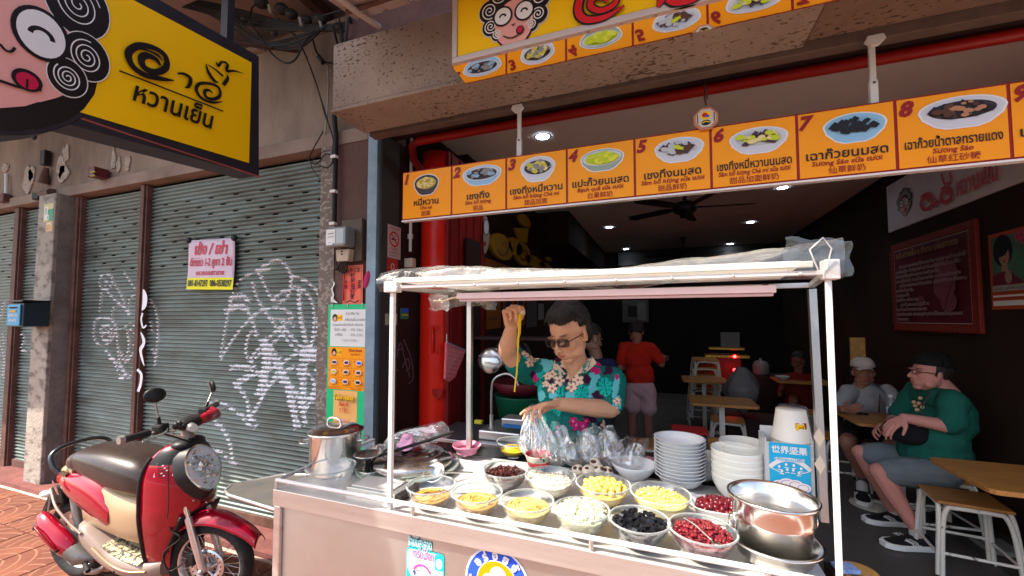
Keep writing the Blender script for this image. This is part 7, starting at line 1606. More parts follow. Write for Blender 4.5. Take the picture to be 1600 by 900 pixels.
def sM(mb):
    mb.ell(ches+Vv((.0, 0, .02)), (.145, .21, .20)); mb.ell((ches+hipc)/2+Vv((-.035, 0, .02)), (.185, .20, .20)); mb.ell(hipc+Vv((.0, 0, .04)), (.20, .21, .14)); capsule(mb, shn+Vv((.0, .08, -.01)), shf+Vv((0, -.08, -.01)), .085, .085); capsule(mb, hd+Vv((.085, 0, -.16)), hd+Vv((.08, 0, -.19)), .075, .09)
    capsule(mb, shn, shn+(eln-shn)*.80, .086, .080); capsule(mb, shf, shf+(elf-shf)*.75, .085, .078)
def pM(mb):
    mb.ell(hipc+Vv((0, 0, -.03)), (.18, .20, .11)); capsule(mb, hn, hn+(kn-hn)*.78, .115, .096); capsule(mb, hf, hf+(kf-hf)*.78, .115, .092)
man, Bm = person('heavy man in green t-shirt and grey shorts sitting in profile, wearing a black cap', (1.75, YM, 0), hd, (-1, -.12, .12), (.60, .26, .21), bM, [('shirt', plain_cloth('green_tshirt', (.010, .105, .078), 9, .6), sM), ('shorts', plain_cloth('grey_shorts', (.15, .18, .20), 9, .5), pM)], hs=1.12, jaw=1.22, hair=False)
def capm(c, B, s_, m_, bill, t, back_=False):
    def W(p): return Vector(place(np.array([p])*s_, B, c)[0])
    mb = MB(); mb.grid(lambda u, v: W((.086*math.cos(2*math.pi*u)*math.cos(v*math.pi/2), .016+.103*math.sin(2*math.pi*u)*math.cos(v*math.pi/2), .052+.088*max(0, math.sin(v*math.pi/2))**.8)), 32, 10); mb.build('cap', m_, t, solid=.004)
    sg_ = 1 if back_ else -1
    if bill: mb = MB(); mb.grid(lambda u, v: W(((u-.5)*.125*(1-.25*v), .016+sg_*(.095*math.cos((u-.5)*1.4)+.062*v*math.cos((u-.5)*1.9)), .056-.012*v-.022*(u-.5)**2*4)), 12, 4); mb.build('cap_peak', m_, t, solid=.004)
    return W
Wm = capm(hd, Bm, 1.14, plain_cloth('black_cap_cloth', (.008, .008, .009)), True, man, True)
HV, HF = hair_geo('low', 1.10, 4); mb = MB(); mb.v = [tuple(v) for v in place(HV*np.array((1, 1, .93)), Bm, hd)]; mb.f = HF; mb.sm = [True]*len(HF); mb.build('hair', M_hair, man)
gm = MB()
for q in (-1, 1): gm.tube([Wm((q*.033+.022*math.cos(t_), -.098, .002+.014*math.sin(t_))) for t_ in [2*math.pi*i/16 for i in range(16)]], .0025, 5, closed=True); gm.tube([Wm((q*.056, -.094, .006)), Wm((q*.078, -.02, .008))], .0025, 5)
gm.build('glasses', M_cable, man)
def shoe(t, ank, toe, label, m_=None, s_=1.0):
    m_ = m_ or mat('black_knit_shoe', (.012, .014, .018), .6, bump=.3, bs=200); a = Vector((ank.x, ank.y, .0)); d_ = Vector((toe.x-ank.x, toe.y-ank.y, 0)).normalized(); x_ = Vector((-d_.y, d_.x, 0))
    up_ = MB(); prof = [(-.075, .040, .075, .034), (-.05, .046, .098, .040), (0, .046, .105, .042), (.05, .048, .078, .044), (.11, .052, .056, .046), (.16, .044, .044, .040), (.195, .018, .030, .018)]
    vs = []; n = 14
    for (l_, hw_, ht, _) in prof:
        for j in range(n): th = math.pi*j/(n-1); vs.append(a+d_*l_*s_+x_*hw_*s_*math.cos(th)+Vector((0, 0, .026+ (ht-.026)*max(0, math.sin(th))**.8)))
    up_.add(vs, [(i*n+j, i*n+j+1, (i+1)*n+j+1, (i+1)*n+j) for i in range(len(prof)-1) for j in range(n-1)], True); o = up_.build('shoe', m_, t, solid=.003, label=label)
    so_ = MB(); out = [a+d_*l_*s_+x_*(hw_+.007)*s_ for (l_, hw_, *_r) in prof]+[a+d_*l_*s_-x_*(hw_+.007)*s_ for (l_, hw_, *_r) in prof[::-1]]; so_.prism([p+Vector((0, 0, .004)) for p in out], (0, 0, .036)); so = so_.build('sole', mat('white_foam_sole', (.85, .85, .85), .6), t, bev=.004)
    st_ = MB()
    for sg in (1, -1):
     for k_ in (0, .028): st_.tube([a+d_*(.03+k_)*s_-x_*.051*s_*sg+Vector((0, 0, .032)), a+d_*(.035+k_)*s_-x_*.047*s_*sg+Vector((0, 0, .060)), a+d_*(.07+k_*.6)*s_-x_*.036*s_*sg+Vector((0, 0, .078))], .0035, 5)
     for k_ in (0, .03): st_.tube([a+d_*(.0+k_)*s_-x_*.051*s_*sg+Vector((0, 0, .036)), a+d_*(.09+k_*.3)*s_-x_*.042*s_*sg+Vector((0, 0, .072))], .0028, 5)
    st_.build('stripe', M_white, t)
    capsule_ = MB(); capsule(capsule_, a+Vector((0, 0, .07)), a+Vector((0, 0, .125)), .040, .040); capsule_.build('sock', mat('grey_white_sock', (.55, .53, .53), .9), t)
shoe(man, Vv((an_.x, an_.y, 0)), Vv((an_.x-1, an_.y-.25, 0)), None, s_=1.12); shoe(man, Vv((af.x, af.y, 0)), Vv((af.x-1, af.y-.2, 0)), None, s_=1.1)
P = Print(lambda a_, b_, d_: onY(a_, b_, 3.585)); 
lg = MB()
q = thing('waist_bag', 'black pouch bag held on the lap of the man in green', 'bag', tuple(onY(1414, 685, 3.7))); c0 = onY(1416, 672, 3.72)
MB().ell(c0, (.135, .085, .095), None, 24, 16).ell(c0+Vv((.02, 0, -.03)), (.12, .08, .07), None, 20, 12).build('pouch', plain_cloth('black_bag_cloth', (.010, .010, .014), 20, .4), q); MB().tube(smooth_pts([c0+Vv((.10, -.03, .05)), onY(1440, 640, 3.6), onY(1456, 612, 3.62)], 5), .010, 6, flat=.3).build('strap', mat('brown_strap', (.09, .06, .045), .7), q)
MB().box(c0+Vv((.07, -.085, .055)), (.10, .006, .012)).build('zip_trim', mat('tan_trim', (.5, .35, .12), .6), q)
pr_ = MB()
for (x, y, s_, c) in ((1436,630,4,0),(1430,634,3,0),(1441,636,3,0),(1438,622,3,0),(1433,640,3,0),(1428,628,2.5,0)): p_ = onY(x, y, 3.60); pr_.ell(p_, (.014, .004, .012), None, 8, 5)
pr_.build('chest_print', mat('pale_chest_print', (.5, .42, .22), .7, c2=(.35, .10, .05), vs_=30), man)

# ---- man in white cap behind the table
hc_ = onY(1349, 582, 4.72)
sl_ = onY(1327, 612, 4.74); sr_ = onY(1385, 612, 4.80); el_l = onY(1308, 640, 4.62); wl = onY(1318, 640, 4.42); el_r = onY(1400, 632, 4.72); wr = onY(1408, 642, 4.45)
hl_ = onY(1335, 668, 4.72); kl = onY(1324, 692, 4.35); al = onY(1346, 742, 4.42); hr_ = hl_+Vv((.22, 0, 0)); kr = Vv((kl.x+.30, 4.34, kl.z)); ar = Vv((kl.x+.30, 4.50, .10))
def bC(mb):
    capsule(mb, hc_+Vv((0, .03, -.05)), hc_+Vv((0, .05, -.16)), .052, .060); chain(mb, [sl_, el_l, wl], [.05, .042, .028]); chain(mb, [sr_, el_r, wr], [.05, .042, .028])
    hand(mb, wl, Vv((.4, -.9, .25)), Vv((.8, .2, .3)), [(.4, .5, .3)]*4, side=1); hand(mb, wr, Vv((-.5, -.8, -.1)), Vv((-.3, 0, -.9)), [(.4, .5, .3)]*4, side=-1)
    chain(mb, [hl_, kl, kl+(al-kl)*.35, al], [.08, .062, .055, .034]); chain(mb, [hr_, kr, ar], [.08, .058, .034])
def sC(mb):
    cc = (sl_+sr_)/2; mb.ell(cc+Vv((0, .02, -.10)), (.17, .13, .20)); mb.ell(cc+Vv((-.02, .02, -.28)), (.165, .14, .18)); capsule(mb, sl_+Vv((.03, .02, -.01)), sr_+Vv((-.03, .02, -.01)), .07, .07); capsule(mb, sl_, sl_+(el_l-sl_)*.75, .075, .072); capsule(mb, sr_, sr_+(el_r-sr_)*.75, .075, .072)
def pC(mb): mb.ell((hl_+hr_)/2, (.18, .16, .10)); capsule(mb, hl_, hl_+(kl-hl_)*.72, .098, .086); capsule(mb, hr_, hr_+(kr-hr_)*.75, .098, .082)
cm, Bc = person('man in pale cap and grey t-shirt with strap, seated behind the wooden table, facing out', (hl_.x, 4.72, 0), hc_, (-.15, -1, .02), (.33, .145, .10), bC, [('shirt', plain_cloth('pale_grey_tshirt', (.33, .33, .36), 10, .6), sC), ('shorts', plain_cloth('black_shorts', (.010, .010, .012)), pC)], hs=1.0)
Wc = capm(hc_, Bc, 1.04, plain_cloth('pale_cap_cloth', (.58, .50, .46)), True, cm)
sa = (sl_+sr_)/2; MB().tube(smooth_pts([sr_+Vv((-.06, -.02, .06)), sr_+Vv((-.10, -.12, -.05)), sr_+Vv((-.12, -.15, -.18)), sr_+Vv((-.10, -.16, -.32))], 5), .020, 6, flat=.3).build('bag_strap', mat('olive_strap', (.12, .085, .06), .8), cm)
shoe(cm, Vv((al.x, al.y, 0)), Vv((al.x-.3, al.y-1, 0)), None, s_=1.0)

# ---- red shirt figure with her back to us
RX, RY = -.26, 4.9
def bR(mb):
    capsule(mb, (RX-.02, RY, 1.42), (RX-.02, RY, 1.30), .045, .05); chain(mb, [Vv((RX-.17, RY, 1.24)), Vv((RX-.21, RY-.03, 1.0)), Vv((RX-.10, RY+.15, .98))], [.045, .038, .028]); chain(mb, [Vv((RX+.13, RY, 1.24)), Vv((RX+.24, RY+.03, 1.05)), Vv((RX+.26, RY+.22, 1.12))], [.045, .036, .026])
    hand(mb, Vv((RX+.26, RY+.22, 1.12)), Vv((.3, .9, 0)), Vv((0, 0, -1)), [(.5, .6, .3)]*4, side=1, s=.9)
    for q in (-1, 1): chain(mb, [Vv((RX+q*.08, RY, .62)), Vv((RX+q*.085, RY, .42)), Vv((RX+q*.09, RY+.01, .28)), Vv((RX+q*.09, RY, .07))], [.08, .05, .052, .032]); capsule(mb, (RX+q*.09, RY+.01, .04), (RX+q*.10, RY+.12, .03), .032, .026)
def sR(mb): mb.ell((RX-.02, RY, 1.12), (.165, .11, .18)); mb.ell((RX, RY, .92), (.165, .11, .17)); capsule(mb, (RX-.14, RY, 1.25), (RX+.10, RY, 1.25), .055, .055); capsule(mb, (RX-.17, RY, 1.24), (RX-.20, RY-.02, 1.07), .06, .062); capsule(mb, (RX+.13, RY, 1.24), (RX+.215, RY+.02, 1.10), .06, .06)
def pR(mb): mb.ell((RX+.01, RY, .78), (.165, .115, .12)); capsule(mb, (RX-.075, RY, .74), (RX-.08, RY, .56), .092, .098); capsule(mb, (RX+.09, RY, .74), (RX+.09, RY, .56), .092, .098)
person('person in orange-red t-shirt and pale pink shorts standing with back turned, behind the seller', (RX, RY, 0), Vv((RX-.03, RY+.03, 1.41)), (.1, .85, -.5), (.30, .13, .09), bR, [('shirt', plain_cloth('orange_red_tshirt', (.48, .018, .008), 8), sR), ('shorts', plain_cloth('pale_pink_shorts', (.50, .30, .32), 8), pR)], hs=.98, hairstyle='back')
# ---- grey-haired person half hidden behind the seller
GX, GY = -.40, 3.6
gp_ = onY(924, 530, GY)
def bG(mb): capsule(mb, gp_, gp_+Vv((.04, .02, -.16)), .05, .055); chain(mb, [gp_+Vv((.16, 0, -.22)), gp_+Vv((.22, -.03, -.45)), gp_+Vv((.05, -.12, -.50))], [.045, .036, .026]); chain(mb, [gp_+Vv((-.16, 0, -.22)), gp_+Vv((-.22, -.03, -.45))], [.045, .036]); [chain(mb, [Vv((gp_.x+q*.08+.03, GY, .8)), Vv((gp_.x+q*.09+.03, GY, .06))], [.08, .04]) for q in (-1, 1)]
def sG(mb): mb.ell(gp_+Vv((.03, .02, -.36)), (.17, .12, .22)); mb.ell(gp_+Vv((.03, .02, -.58)), (.16, .12, .18)); capsule(mb, gp_+Vv((-.10, 0, -.21)), gp_+Vv((.15, 0, -.22)), .06, .06); capsule(mb, gp_+Vv((.16, 0, -.22)), gp_+Vv((.20, -.02, -.36)), .062, .06)
def pG(mb): mb.ell(gp_+Vv((.03, .02, -.74)), (.16, .12, .13)); [capsule(mb, (gp_.x+q*.08+.03, GY, .75), (gp_.x+q*.09+.03, GY, .12), .09, .06) for q in (-1, 1)]
person('grey-haired person in navy shirt, nearly hidden behind the seller', (gp_.x, GY, 0), gp_, (.7, .6, -.2), (.32, .17, .12), bG, [('shirt', plain_cloth('navy_shirt', (.010, .016, .05)), sG), ('trousers', M_trs, pG)], hs=.98)
# ---- dim figure in dark red at the back table
dx_ = onY(1248, 565, 6.6)
def bD(mb): capsule(mb, dx_, dx_+Vv((0, 0, -.15)), .05, .055); chain(mb, [dx_+Vv((-.17, 0, -.22)), dx_+Vv((-.24, -.05, -.42)), dx_+Vv((-.30, -.3, -.42))], [.045, .036, .026]); chain(mb, [Vv((dx_.x-.1, 6.5, .5)), Vv((dx_.x-.2, 6.1, .5)), Vv((dx_.x-.2, 6.1, .06))], [.08, .055, .035])
def sD(mb): mb.ell(dx_+Vv((0, 0, -.36)), (.19, .13, .22)); mb.ell(dx_+Vv((0, 0, -.56)), (.18, .14, .16)); capsule(mb, dx_+Vv((-.13, 0, -.22)), dx_+Vv((.13, 0, -.22)), .065, .065)
person('dim seated figure in dark red at the table far back on the right', (dx_.x, 6.6, 0), dx_, (-.8, -.5, -.2), (.16, .06, .04), bD, [('shirt', plain_cloth('dark_red_shirt', (.16, .010, .008)), sD)], hs=1.0)
# ================================================================ cable tangle under the soffit
cbz = thing('cable_bundle', 'thick tangle of black electric cables slung between the hanging sign and the beam', 'cables', tuple(onY(450, 60, 1.95)))
rr = random.Random(11)
def cab(pts, r=.006, n=6): MB().tube(smooth_pts([onY(x, y, Y) for x, y, Y in pts], n), r, 6).build('cable', M_cable, cbz)
for i in range(17):
    o = rr.uniform(-9, 9); cab([(270, 2+o*.5, 2.0), (330, 14+o, 2.0), (380, 28+o*1.2, 1.98), (440, 40+o*.7, 1.95), (500, 44+o*.4, 1.9), (545, 42+o*.6, 1.9)], rr.choice((.006, .008, .010)))
for i in range(9):
    o = rr.uniform(-6, 6); cab([(300, 8, 1.98), (360, 30+o*2, 1.9), (400, 62+o*2, 1.85), (430, 70+o, 1.85), (470, 62+o*2, 1.85), (510, 40, 1.85)], .005)
cab([(385, 28, 1.9), (410, 62, 1.85), (425, 84, 1.83), (445, 98, 1.82), (462, 92, 1.82), (478, 62, 1.82), (500, 46, 1.84)], .006)
cab([(340, 18, 1.9), (385, 52, 1.86), (420, 66, 1.85), (465, 56, 1.85), (490, 48, 1.85)], .005)
cab([(390, 28, 1.9), (394, 12, 1.92), (400, 7, 1.92), (412, 2, 1.95)], .006); cab([(420, 12, 1.95), (440, 34, 1.95), (470, 70, 2.0), (490, 120, 2.05), (505, 165, 2.1), (515, 200, 2.12)], .004)
cab([(460, 52, 1.9), (478, 88, 2.0), (494, 130, 2.1), (508, 180, 2.12), (520, 215, 2.14), (524, 260, 2.14)], .0045)
cab([(520, 40, 1.85), (525, 60, 1.9), (530, 85, 2.1), (528, 130, 2.12), (524, 190, 2.14), (520, 240, 2.14)], .008)
cab([(505, 205, 2.14), (490, 232, 2.12), (483, 250, 2.12), (495, 256, 2.12), (510, 240, 2.12), (520, 250, 2.12), (512, 262, 2.12), (498, 258, 2.12)], .004)
cab([(515, 235, 2.14), (500, 240, 2.13), (486, 258, 2.13), (500, 280, 2.14)], .003)
cab([(489, 62, 2.12), (494, 80, 2.14), (505, 96, 2.15), (520, 98, 2.12), (524, 97, 2.0)], .007)
for i in range(4): cab([(530, 30+i*6, 1.85), (538, 60+i*5, 1.75), (545, 30, 1.72), (560, 20-i*3, 1.66), (600, 8, 1.60), (640, -4, 1.58)][:3]+[(550, 45-i*4, 1.80)], .006)
cab([(505, 24, 1.7), (540, 14, 1.62), (570, 8, 1.58), (610, -2, 1.56)], .004)
for (x, y, Y, r_) in ((408, 4, 1.95, .04), (440, 14, 1.95, .038), (455, 22, 1.95, .034), (500, 30, 1.9, .035), (478, 32, 1.92, .03), (530, 44, 1.9, .03), (382, 30, 1.9, .022), (428, 52, 1.86, .018)): MB().ell(onY(x, y, Y), (r_*1.5, r_, r_), Matrix.Rotation(R(20), 3, 'Y'), 12, 8).build('insulated_joint', M_cable, cbz)
for (x, y) in ((420, 8), (468, 28), (500, 34)): MB().cyl(onY(x, y, 1.88), onY(x+3, y+12, 1.88), .010, n=8).build('porcelain_insulator', mat('dirty_porcelain', (.30, .26, .20), .4), cbz)
cab([(498, 88, 2.12), (505, 98, 2.13)], .018)
MB().tube(smooth_pts([onY(x, y, 2.16) for x, y in ((495, 86), (511, 105), (512, 160), (508, 210))], 5), .006, 6).build('pale_conduit', mat('dusty_conduit', (.35, .30, .26), .6), cbz)
q = thing('hanging_rag', 'small black rag of cable tape dangling under the left end of the hanging sign', 'rag', tuple(onY(48, 208, 1.5)))
for (x, y, r_) in ((38, 205, .02), (46, 209, .03), (53, 214, .022)): MB().ell(onY(x, y, 1.5), (r_*1.4, r_*.6, r_), None, 10, 6).build('rag', M_cable, q)
MB().tube(smooth_pts([onY(x, y, 1.5) for x, y in ((-20, 200), (20, 204), (60, 200), (90, 206), (140, 220))], 4), .004, 5).build('cord', M_cable, q)
# ================================================================ the red scooter
bk = thing('scooter', 'red and beige motor scooter parked on the pavement before the shutters', 'scooter', (0, 0, 0))
M_rp = mat('red_metallic_paint', (.33, .001, .016), .22, metal=.25, coat=.9, var=.06, vs_=30)
M_bg = mat('beige_scooter_plastic', (.46, .31, .18), .38, coat=.3, var=.06, vs_=5); M_sk = mat('pinkish_skirt_plastic', (.27, .195, .155), .38, coat=.3, var=.10, vs_=6)
M_seat = mat('brown_vinyl_seat', (.036, .023, .019), .33, coat=.35, bump=.12, bs=220, var=.2); M_bp = mat('black_scooter_plastic', (.018, .016, .016), .42, var=.3, vs_=20); M_ty = mat('tyre_rubber', (.025, .024, .024), .8, var=.4, vs_=14, bump=.3, bs=60)
M_rimm = mat('alloy_rim', (.72, .72, .73), .28, metal=.9, var=.08); M_eng = mat('engine_metal', (.40, .37, .34), .45, metal=.7, var=.3, vs_=20)
def interp(tab, x): return [float(np.interp(x, [t_[0] for t_ in tab], [t_[k] for t_ in tab])) for k in range(1, len(tab[0]))]
def loft(tab, x0, x1, nx=26, n=28, p=2.6, yc=0):
    """tab rows: x, z bottom, z top, half width"""
    tb = smooth_pts(tab, 8); mb = MB(); vs = []
    xs = [x0+(x1-x0)*i/nx for i in range(nx+1)]
    for i, x in enumerate(xs):
        zb, zt, hw_ = interp(tb, x); zc = (zb+zt)/2; hh_ = (zt-zb)/2
        for j in range(n):
            th = 2*math.pi*j/n; c, s_ = math.cos(th), math.sin(th); k_ = (abs(c)**p+abs(s_)**p)**(-1/p); vs.append((x, yc+hw_*c*k_, zc+hh_*s_*k_))
    mb.add(vs, [(i*n+j, (i+1)*n+j, (i+1)*n+(j+1) % n, i*n+(j+1) % n) for i in range(nx) for j in range(n)], True)
    mb.add(vs[:n], [tuple(range(n))]); mb.add(vs[-n:], [tuple(range(n-1, -1, -1))]); return mb
# wheels
def wheel(c, M, rim=True, disc=True, spokes=True, name='wheel', wd=.040, rt=.245):
    w_ = thing_child = MB(); prof = []
    for k in range(17): a = 2*math.pi*k/16; prof.append((rt-.034+.034*math.cos(a)*1.0, wd*math.sin(a)))
    tilt = M @ Matrix.Rotation(R(90), 3, 'X')
    w_ = MB(); w_.lathe(prof, c, 56, tilt); o = w_.build('tyre', M_ty, bk)
    MB().lathe([(rt-.068, -.020), (rt-.056, -.024), (rt-.052, -.016), (rt-.060, 0), (rt-.052, .016), (rt-.056, .024), (rt-.068, .020), (rt-.068, -.020)], c, 56, tilt).build('rim', M_rimm, o)
    if spokes:
        mb = MB()
        for k in range(32):
            a = 2*math.pi*k/32; b_ = a+(.32 if k % 2 else -.32); s_ = .022 if (k//2) % 2 else -.022; mb.tube([c+tilt @ Vector((.028*math.cos(b_*1.0+.9*(1 if k % 2 else -1)), .028*math.sin(b_+.9*(1 if k % 2 else -1)), s_)), c+tilt @ Vector(((rt-.062)*math.cos(a), (rt-.062)*math.sin(a), 0))], .0014, 4)
        mb.build('spokes', M_rimm, o, kind='stuff')
    MB().lathe([(0, -.05), (.022, -.05), (.030, -.03), (.030, .03), (.022, .05), (0, .05)], c, 24, tilt).build('hub', M_eng, o)
    if disc:
        dd = MB(); dd.lathe([(.060, .034), (.100, .034), (.100, .038), (.060, .038), (.060, .034)], c, 40, tilt); d0 = dd.build('brake_disc', M_rimm, o)
        for k in range(5): a = 2*math.pi*k/5; MB().tube([c+tilt @ Vector((.025*math.cos(a), .025*math.sin(a), .036)), c+tilt @ Vector((.066*math.cos(a+.3), .066*math.sin(a+.3), .036))], .006, 6).build('disc_arm', M_rimm, o)
        mb = MB()
        for k in range(20): a = 2*math.pi*k/20; mb.ell(c+tilt @ Vector((.082*math.cos(a), .082*math.sin(a), .0385)), .0045, tilt, 8, 4)
        mb.build('disc_holes', M_bp, o, kind='stuff')
    return o
STE = Matrix.Rotation(R(13), 3, 'Z'); FC = Vector((1.09, 0, .245))
wheel(Vector((0, .01, .245)), Matrix.Identity(3), disc=False, wd=.045); wheel(FC, STE)
def F(p): return FC+STE @ Vector((p[0], p[1], p[2]))     # front assembly, about the front axle
# forks, caliper, cable, fender
for q in (-1, 1):
    MB().tube([F((0, q*.068, 0)), F((-.035, q*.068, .14)), F((-.075, q*.068, .30))], [.017, .020, .019], 12).build('fork_leg', M_rimm, bk); MB().tube([F((-.07, q*.068, .28)), F((-.115, q*.068, .47))], .013, 10).build('fork_tube', M_chr, bk)
    MB().ell(F((0, q*.085, 0)), (.014, .010, .014)).build('axle_nut', M_eng, bk)
MB().box(F((-.06, -.072, .07)), (.05, .03, .075), STE).build('caliper', M_bp, bk, bev=.008)
MB().tube(smooth_pts([F((-.07, -.09, .07)), F((-.16, -.10, .02)), F((-.19, -.10, .12)), F((-.10, -.095, .20)), F((-.16, -.09, .26)), F((-.13, -.06, .40))], 6), .0045, 6).build('brake_hose', M_cable, bk)
def fend(u, v):
    a = R(150)-R(122)*u; rr_ = .292+.012*math.sin(u*math.pi)+(.035*(u-.75)/.25 if u > .75 else 0); y = (v-.5)*2; w_ = .070*(1-.35*max(0, u-.6)/.4)*(1-.3*max(0, .2-u)/.2); return F((rr_*math.cos(a), w_*y, rr_*math.sin(a)-.050*abs(y)**2.4))
MB().grid(fend, 34, 14).build('front_fender', M_rp, bk, solid=.004)
# leg shield and nose
ZS = [(.17, .085, .800, .90, 52), (.30, .135, .790, .95, 48), (.42, .155, .792, .99, 44), (.52, .168, .797, 1.03, 36), (.575, .172, .800, 1.055, 20), (.60, .172, .802, 1.062, 0), (.70, .172, .808, 1.070, 0), (.78, .168, .818, 1.055, 0), (.86, .150, .840, 1.025, 0), (.92, .110, .870, .990, 0), (.95, .06, .90, .96, 0)]
ZT = smooth_pts(ZS, 8)
def fair(z): return interp(ZT, z)
def fpt(z, t, off=0): w_, xb, xn, tm = fair(z); return Vector((xb+(xn-xb)*max(0, math.cos(t))**.75+off*math.cos(t), (w_+off)*math.sin(t)*(1-.10*max(0, math.cos(t))), z))
for q in (-1, 1):
    def sideg(u, v, q=q): z = .17+.78*v; tm = R(fair(z)[3]); t_ = q*(tm+(R(90)-tm)*u); return fpt(z, t_)
    MB().grid(sideg, 22, 60).build('fairing_side', M_rp, bk, solid=.005)
    def inner(u, v, q=q): z = .19+.66*v; w_, xb, xn, tm = fair(z); return Vector((xb-.004, q*w_*(1-u)*.98, z))
    MB().grid(inner, 4, 12).build('inner_shield', M_bp, bk, solid=.01)
    tb = []
    for k in range(30): z = .19+.70*k/29; w_, xb, xn, tm = fair(z); tb.append((xb-.004, q*(w_+.003), z))
    MB().tube(tb, .010, 8).build('shield_edge', M_bp, bk)
    seam = [fpt(z, q*R(58), .0025) for z in [.56+.34*k/20 for k in range(21)]]; MB().tube(seam, .0022, 5).build('panel_seam', M_bp, bk)
MB().grid(lambda u, v: Vector((.86+.16*v*(1), (u-.5)*.24, .56-.30*(1-v)+.0)), 10, 8).build('wheel_well', M_bp, bk, solid=.01)
MB().b2((.83, -.10, .20), (.86, .10, .80)).build('wheel_well', M_bp, bk)
M_refl = mat('satin_reflector', (.90, .90, .90), .35, metal=.15)
# headlight: tilted lens with chrome bowl and black surround
HN = Vector((.88, .02, .42)).normalized(); HX = Vector((0, 1, 0)); HY = HN.cross(HX).normalized()*-1; HY = HX.cross(HN)*-1; HY = HY if HY.z > 0 else -HY
HC_ = Vector((1.060, -.014, .800))
def egg(r_, t_, d_): k_ = 1-.20*max(0, -math.sin(t_)); return HC_+HX*(r_*.098*k_*math.cos(t_))+HY*(r_*.135*math.sin(t_))+HN*d_
def ringg(r0, d0, r1, d1, n=48): mb = MB(); mb.grid(lambda u, v: egg(r0+(r1-r0)*v, 2*math.pi*u, d0+(d1-d0)*v), n, 4); return mb
ringg(1.26, -.050, 1.02, .010).build('headlight_surround', M_bp, bk); ringg(1.03, .011, .95, .014).build('chrome_bezel', M_chr, bk); ringg(.97, .010, .0, -.004).build('reflector', M_refl, bk)
mb = MB(); mb.grid(lambda u, v: egg(.98*(1-v)+.0001, 2*math.pi*u, .012+.030*math.sin(v*math.pi/2)), 48, 10); mb.build('headlight_lens', film('headlight_glass', (.97, .97, .97), .10, .03, dcol=(.9, .9, .92), ior=1.3), bk)
rr = random.Random(4)
fc_ = MB()
for k in range(80):
    a = rr.uniform(0, 6.28); r_ = rr.uniform(.15, .88); c0 = egg(r_, a, .008); fc_.box(c0, (.006, rr.uniform(.008, .020), rr.uniform(.008, .018)), Matrix.Rotation(rr.uniform(-.6, .6), 3, 'Z') @ Matrix.Rotation(rr.uniform(-.5, .5), 3, 'Y'))
fc_.build('reflector_facet', M_chr, bk, kind='stuff')
MB().ell(egg(.0, 0, .002)+HY*.02, (.022, .026, .026)).build('bulb_shield', M_chr, bk)
cw = MB(); cw.grid(lambda u, v: fpt(.855+.09*v, (u-.5)*R(176), .004), 26, 8); cw.build('black_cowl', M_bp, bk)
mb = MB(); mb.ell((.935, 0, .935), (.075, .09, .035)); mb.build('cowl_top', M_bp, bk)
for k in range(3): MB().tube([fpt(.640-.016*k, t_, .003) for t_ in [R(-12+6*j) for j in range(6)]], .0035, 6).build('vent_slit', M_bp, bk)
for t_ in (-24, 26): MB().ell(fpt(.635, R(t_), .002), (.006, .006, .006)).build('screw', M_eng, bk)
st_ = Print(lambda a_, b_, d_: fpt(.83+b_, R(-64)+a_/.16, .003+d_)); st_.rect(mat('sticker_rose', (.62, .40, .42), .5), -.038, -.035, .038, .035)
for k in range(5): st_.rect(M_bp, -.030+.002*k, .022-.013*k, .028-.004*k, .026-.013*k); st_.rect(mat('sticker_rose', (.62, .40, .42), .5), -.012+.01*(k % 3), .021-.013*k, -.004+.01*(k % 3), .027-.013*k)
st_.build(bk, 'inspection_sticker')
# handlebar
MB().tube([(.945, 0, .93), (.925, 0, 1.03)], [.035, .028], 14).build('steering_stem', M_sk, bk)
HB_ = Vector((.925, 0, 1.035)); S2 = Matrix.Rotation(R(16), 3, 'Z')
def Hh(x, y, z): return HB_+S2 @ Vector((x, y, z))
MB().tube(smooth_pts([Hh(-.05, -.32, .035), Hh(-.02, -.20, .03), Hh(.0, -.08, .0), Hh(0, .08, 0), Hh(-.02, .20, .03), Hh(-.05, .32, .035)], 5), .011, 10).build('handlebar', M_chr, bk)
for q in (-1, 1):
    MB().tube([Hh(-.062, q*.345, .037), Hh(-.05, q*.33, .036), Hh(-.025, q*.225, .031)], [.013, .018, .018], 12).build('grip', M_bp, bk); MB().cyl(Hh(-.066, q*.355, .037), Hh(-.058, q*.335, .037), .020, n=14).build('bar_end', M_eng, bk)
    MB().tube(smooth_pts([Hh(.02, q*.16, .03), Hh(.045, q*.22, .025), Hh(.03, q*.33, .02)], 4), .006, 8, flat=.6).build('brake_lever', M_rimm, bk)
    MB().box(Hh(-.01, q*.17, .035), (.06, .06, .055), S2).build('switch_housing', M_bp, bk, bev=.012)
    b0 = Hh(-.01, q*.175, .06); tp = b0+Vector((.0, q*.02, .135 if q < 0 else .085)) + (Vector((0, 0, 0)) if q < 0 else Vector((-.03, .05, 0)))
    MB().tube([b0, b0+(tp-b0)*.3], .009, 10).build('mirror_boot', M_bp, bk); MB().tube([b0, tp], .0048, 8).build('mirror_stalk', M_eng, bk)
    Mm = Matrix.Rotation(R(-18 if q < 0 else 62), 3, 'Z') @ Matrix.Rotation(R(-8), 3, 'Y'); mc = tp+Vector((0, 0, .03)); MB().ell(mc, (.016, .050, .040), Mm, 24, 14).build('mirror_head', M_bp, bk); MB().lathe([(0, 0), (.034, 0)], mc+Mm @ Vector((-.0165, 0, 0)), 24, Mm @ Matrix.Rotation(R(90), 3, 'Y')).build('mirror_glass', M_chr, bk)
MB().ell(Hh(.01, .02, .012), (.055, .10, .040), S2).build('instrument_cover', M_bp, bk); MB().tube([Hh(.04, .04, .01), Hh(.055, .15, .02), Hh(.0, .20, .035)], [.028, .040, .026], 14).build('handlebar_cover', M_rp, bk)
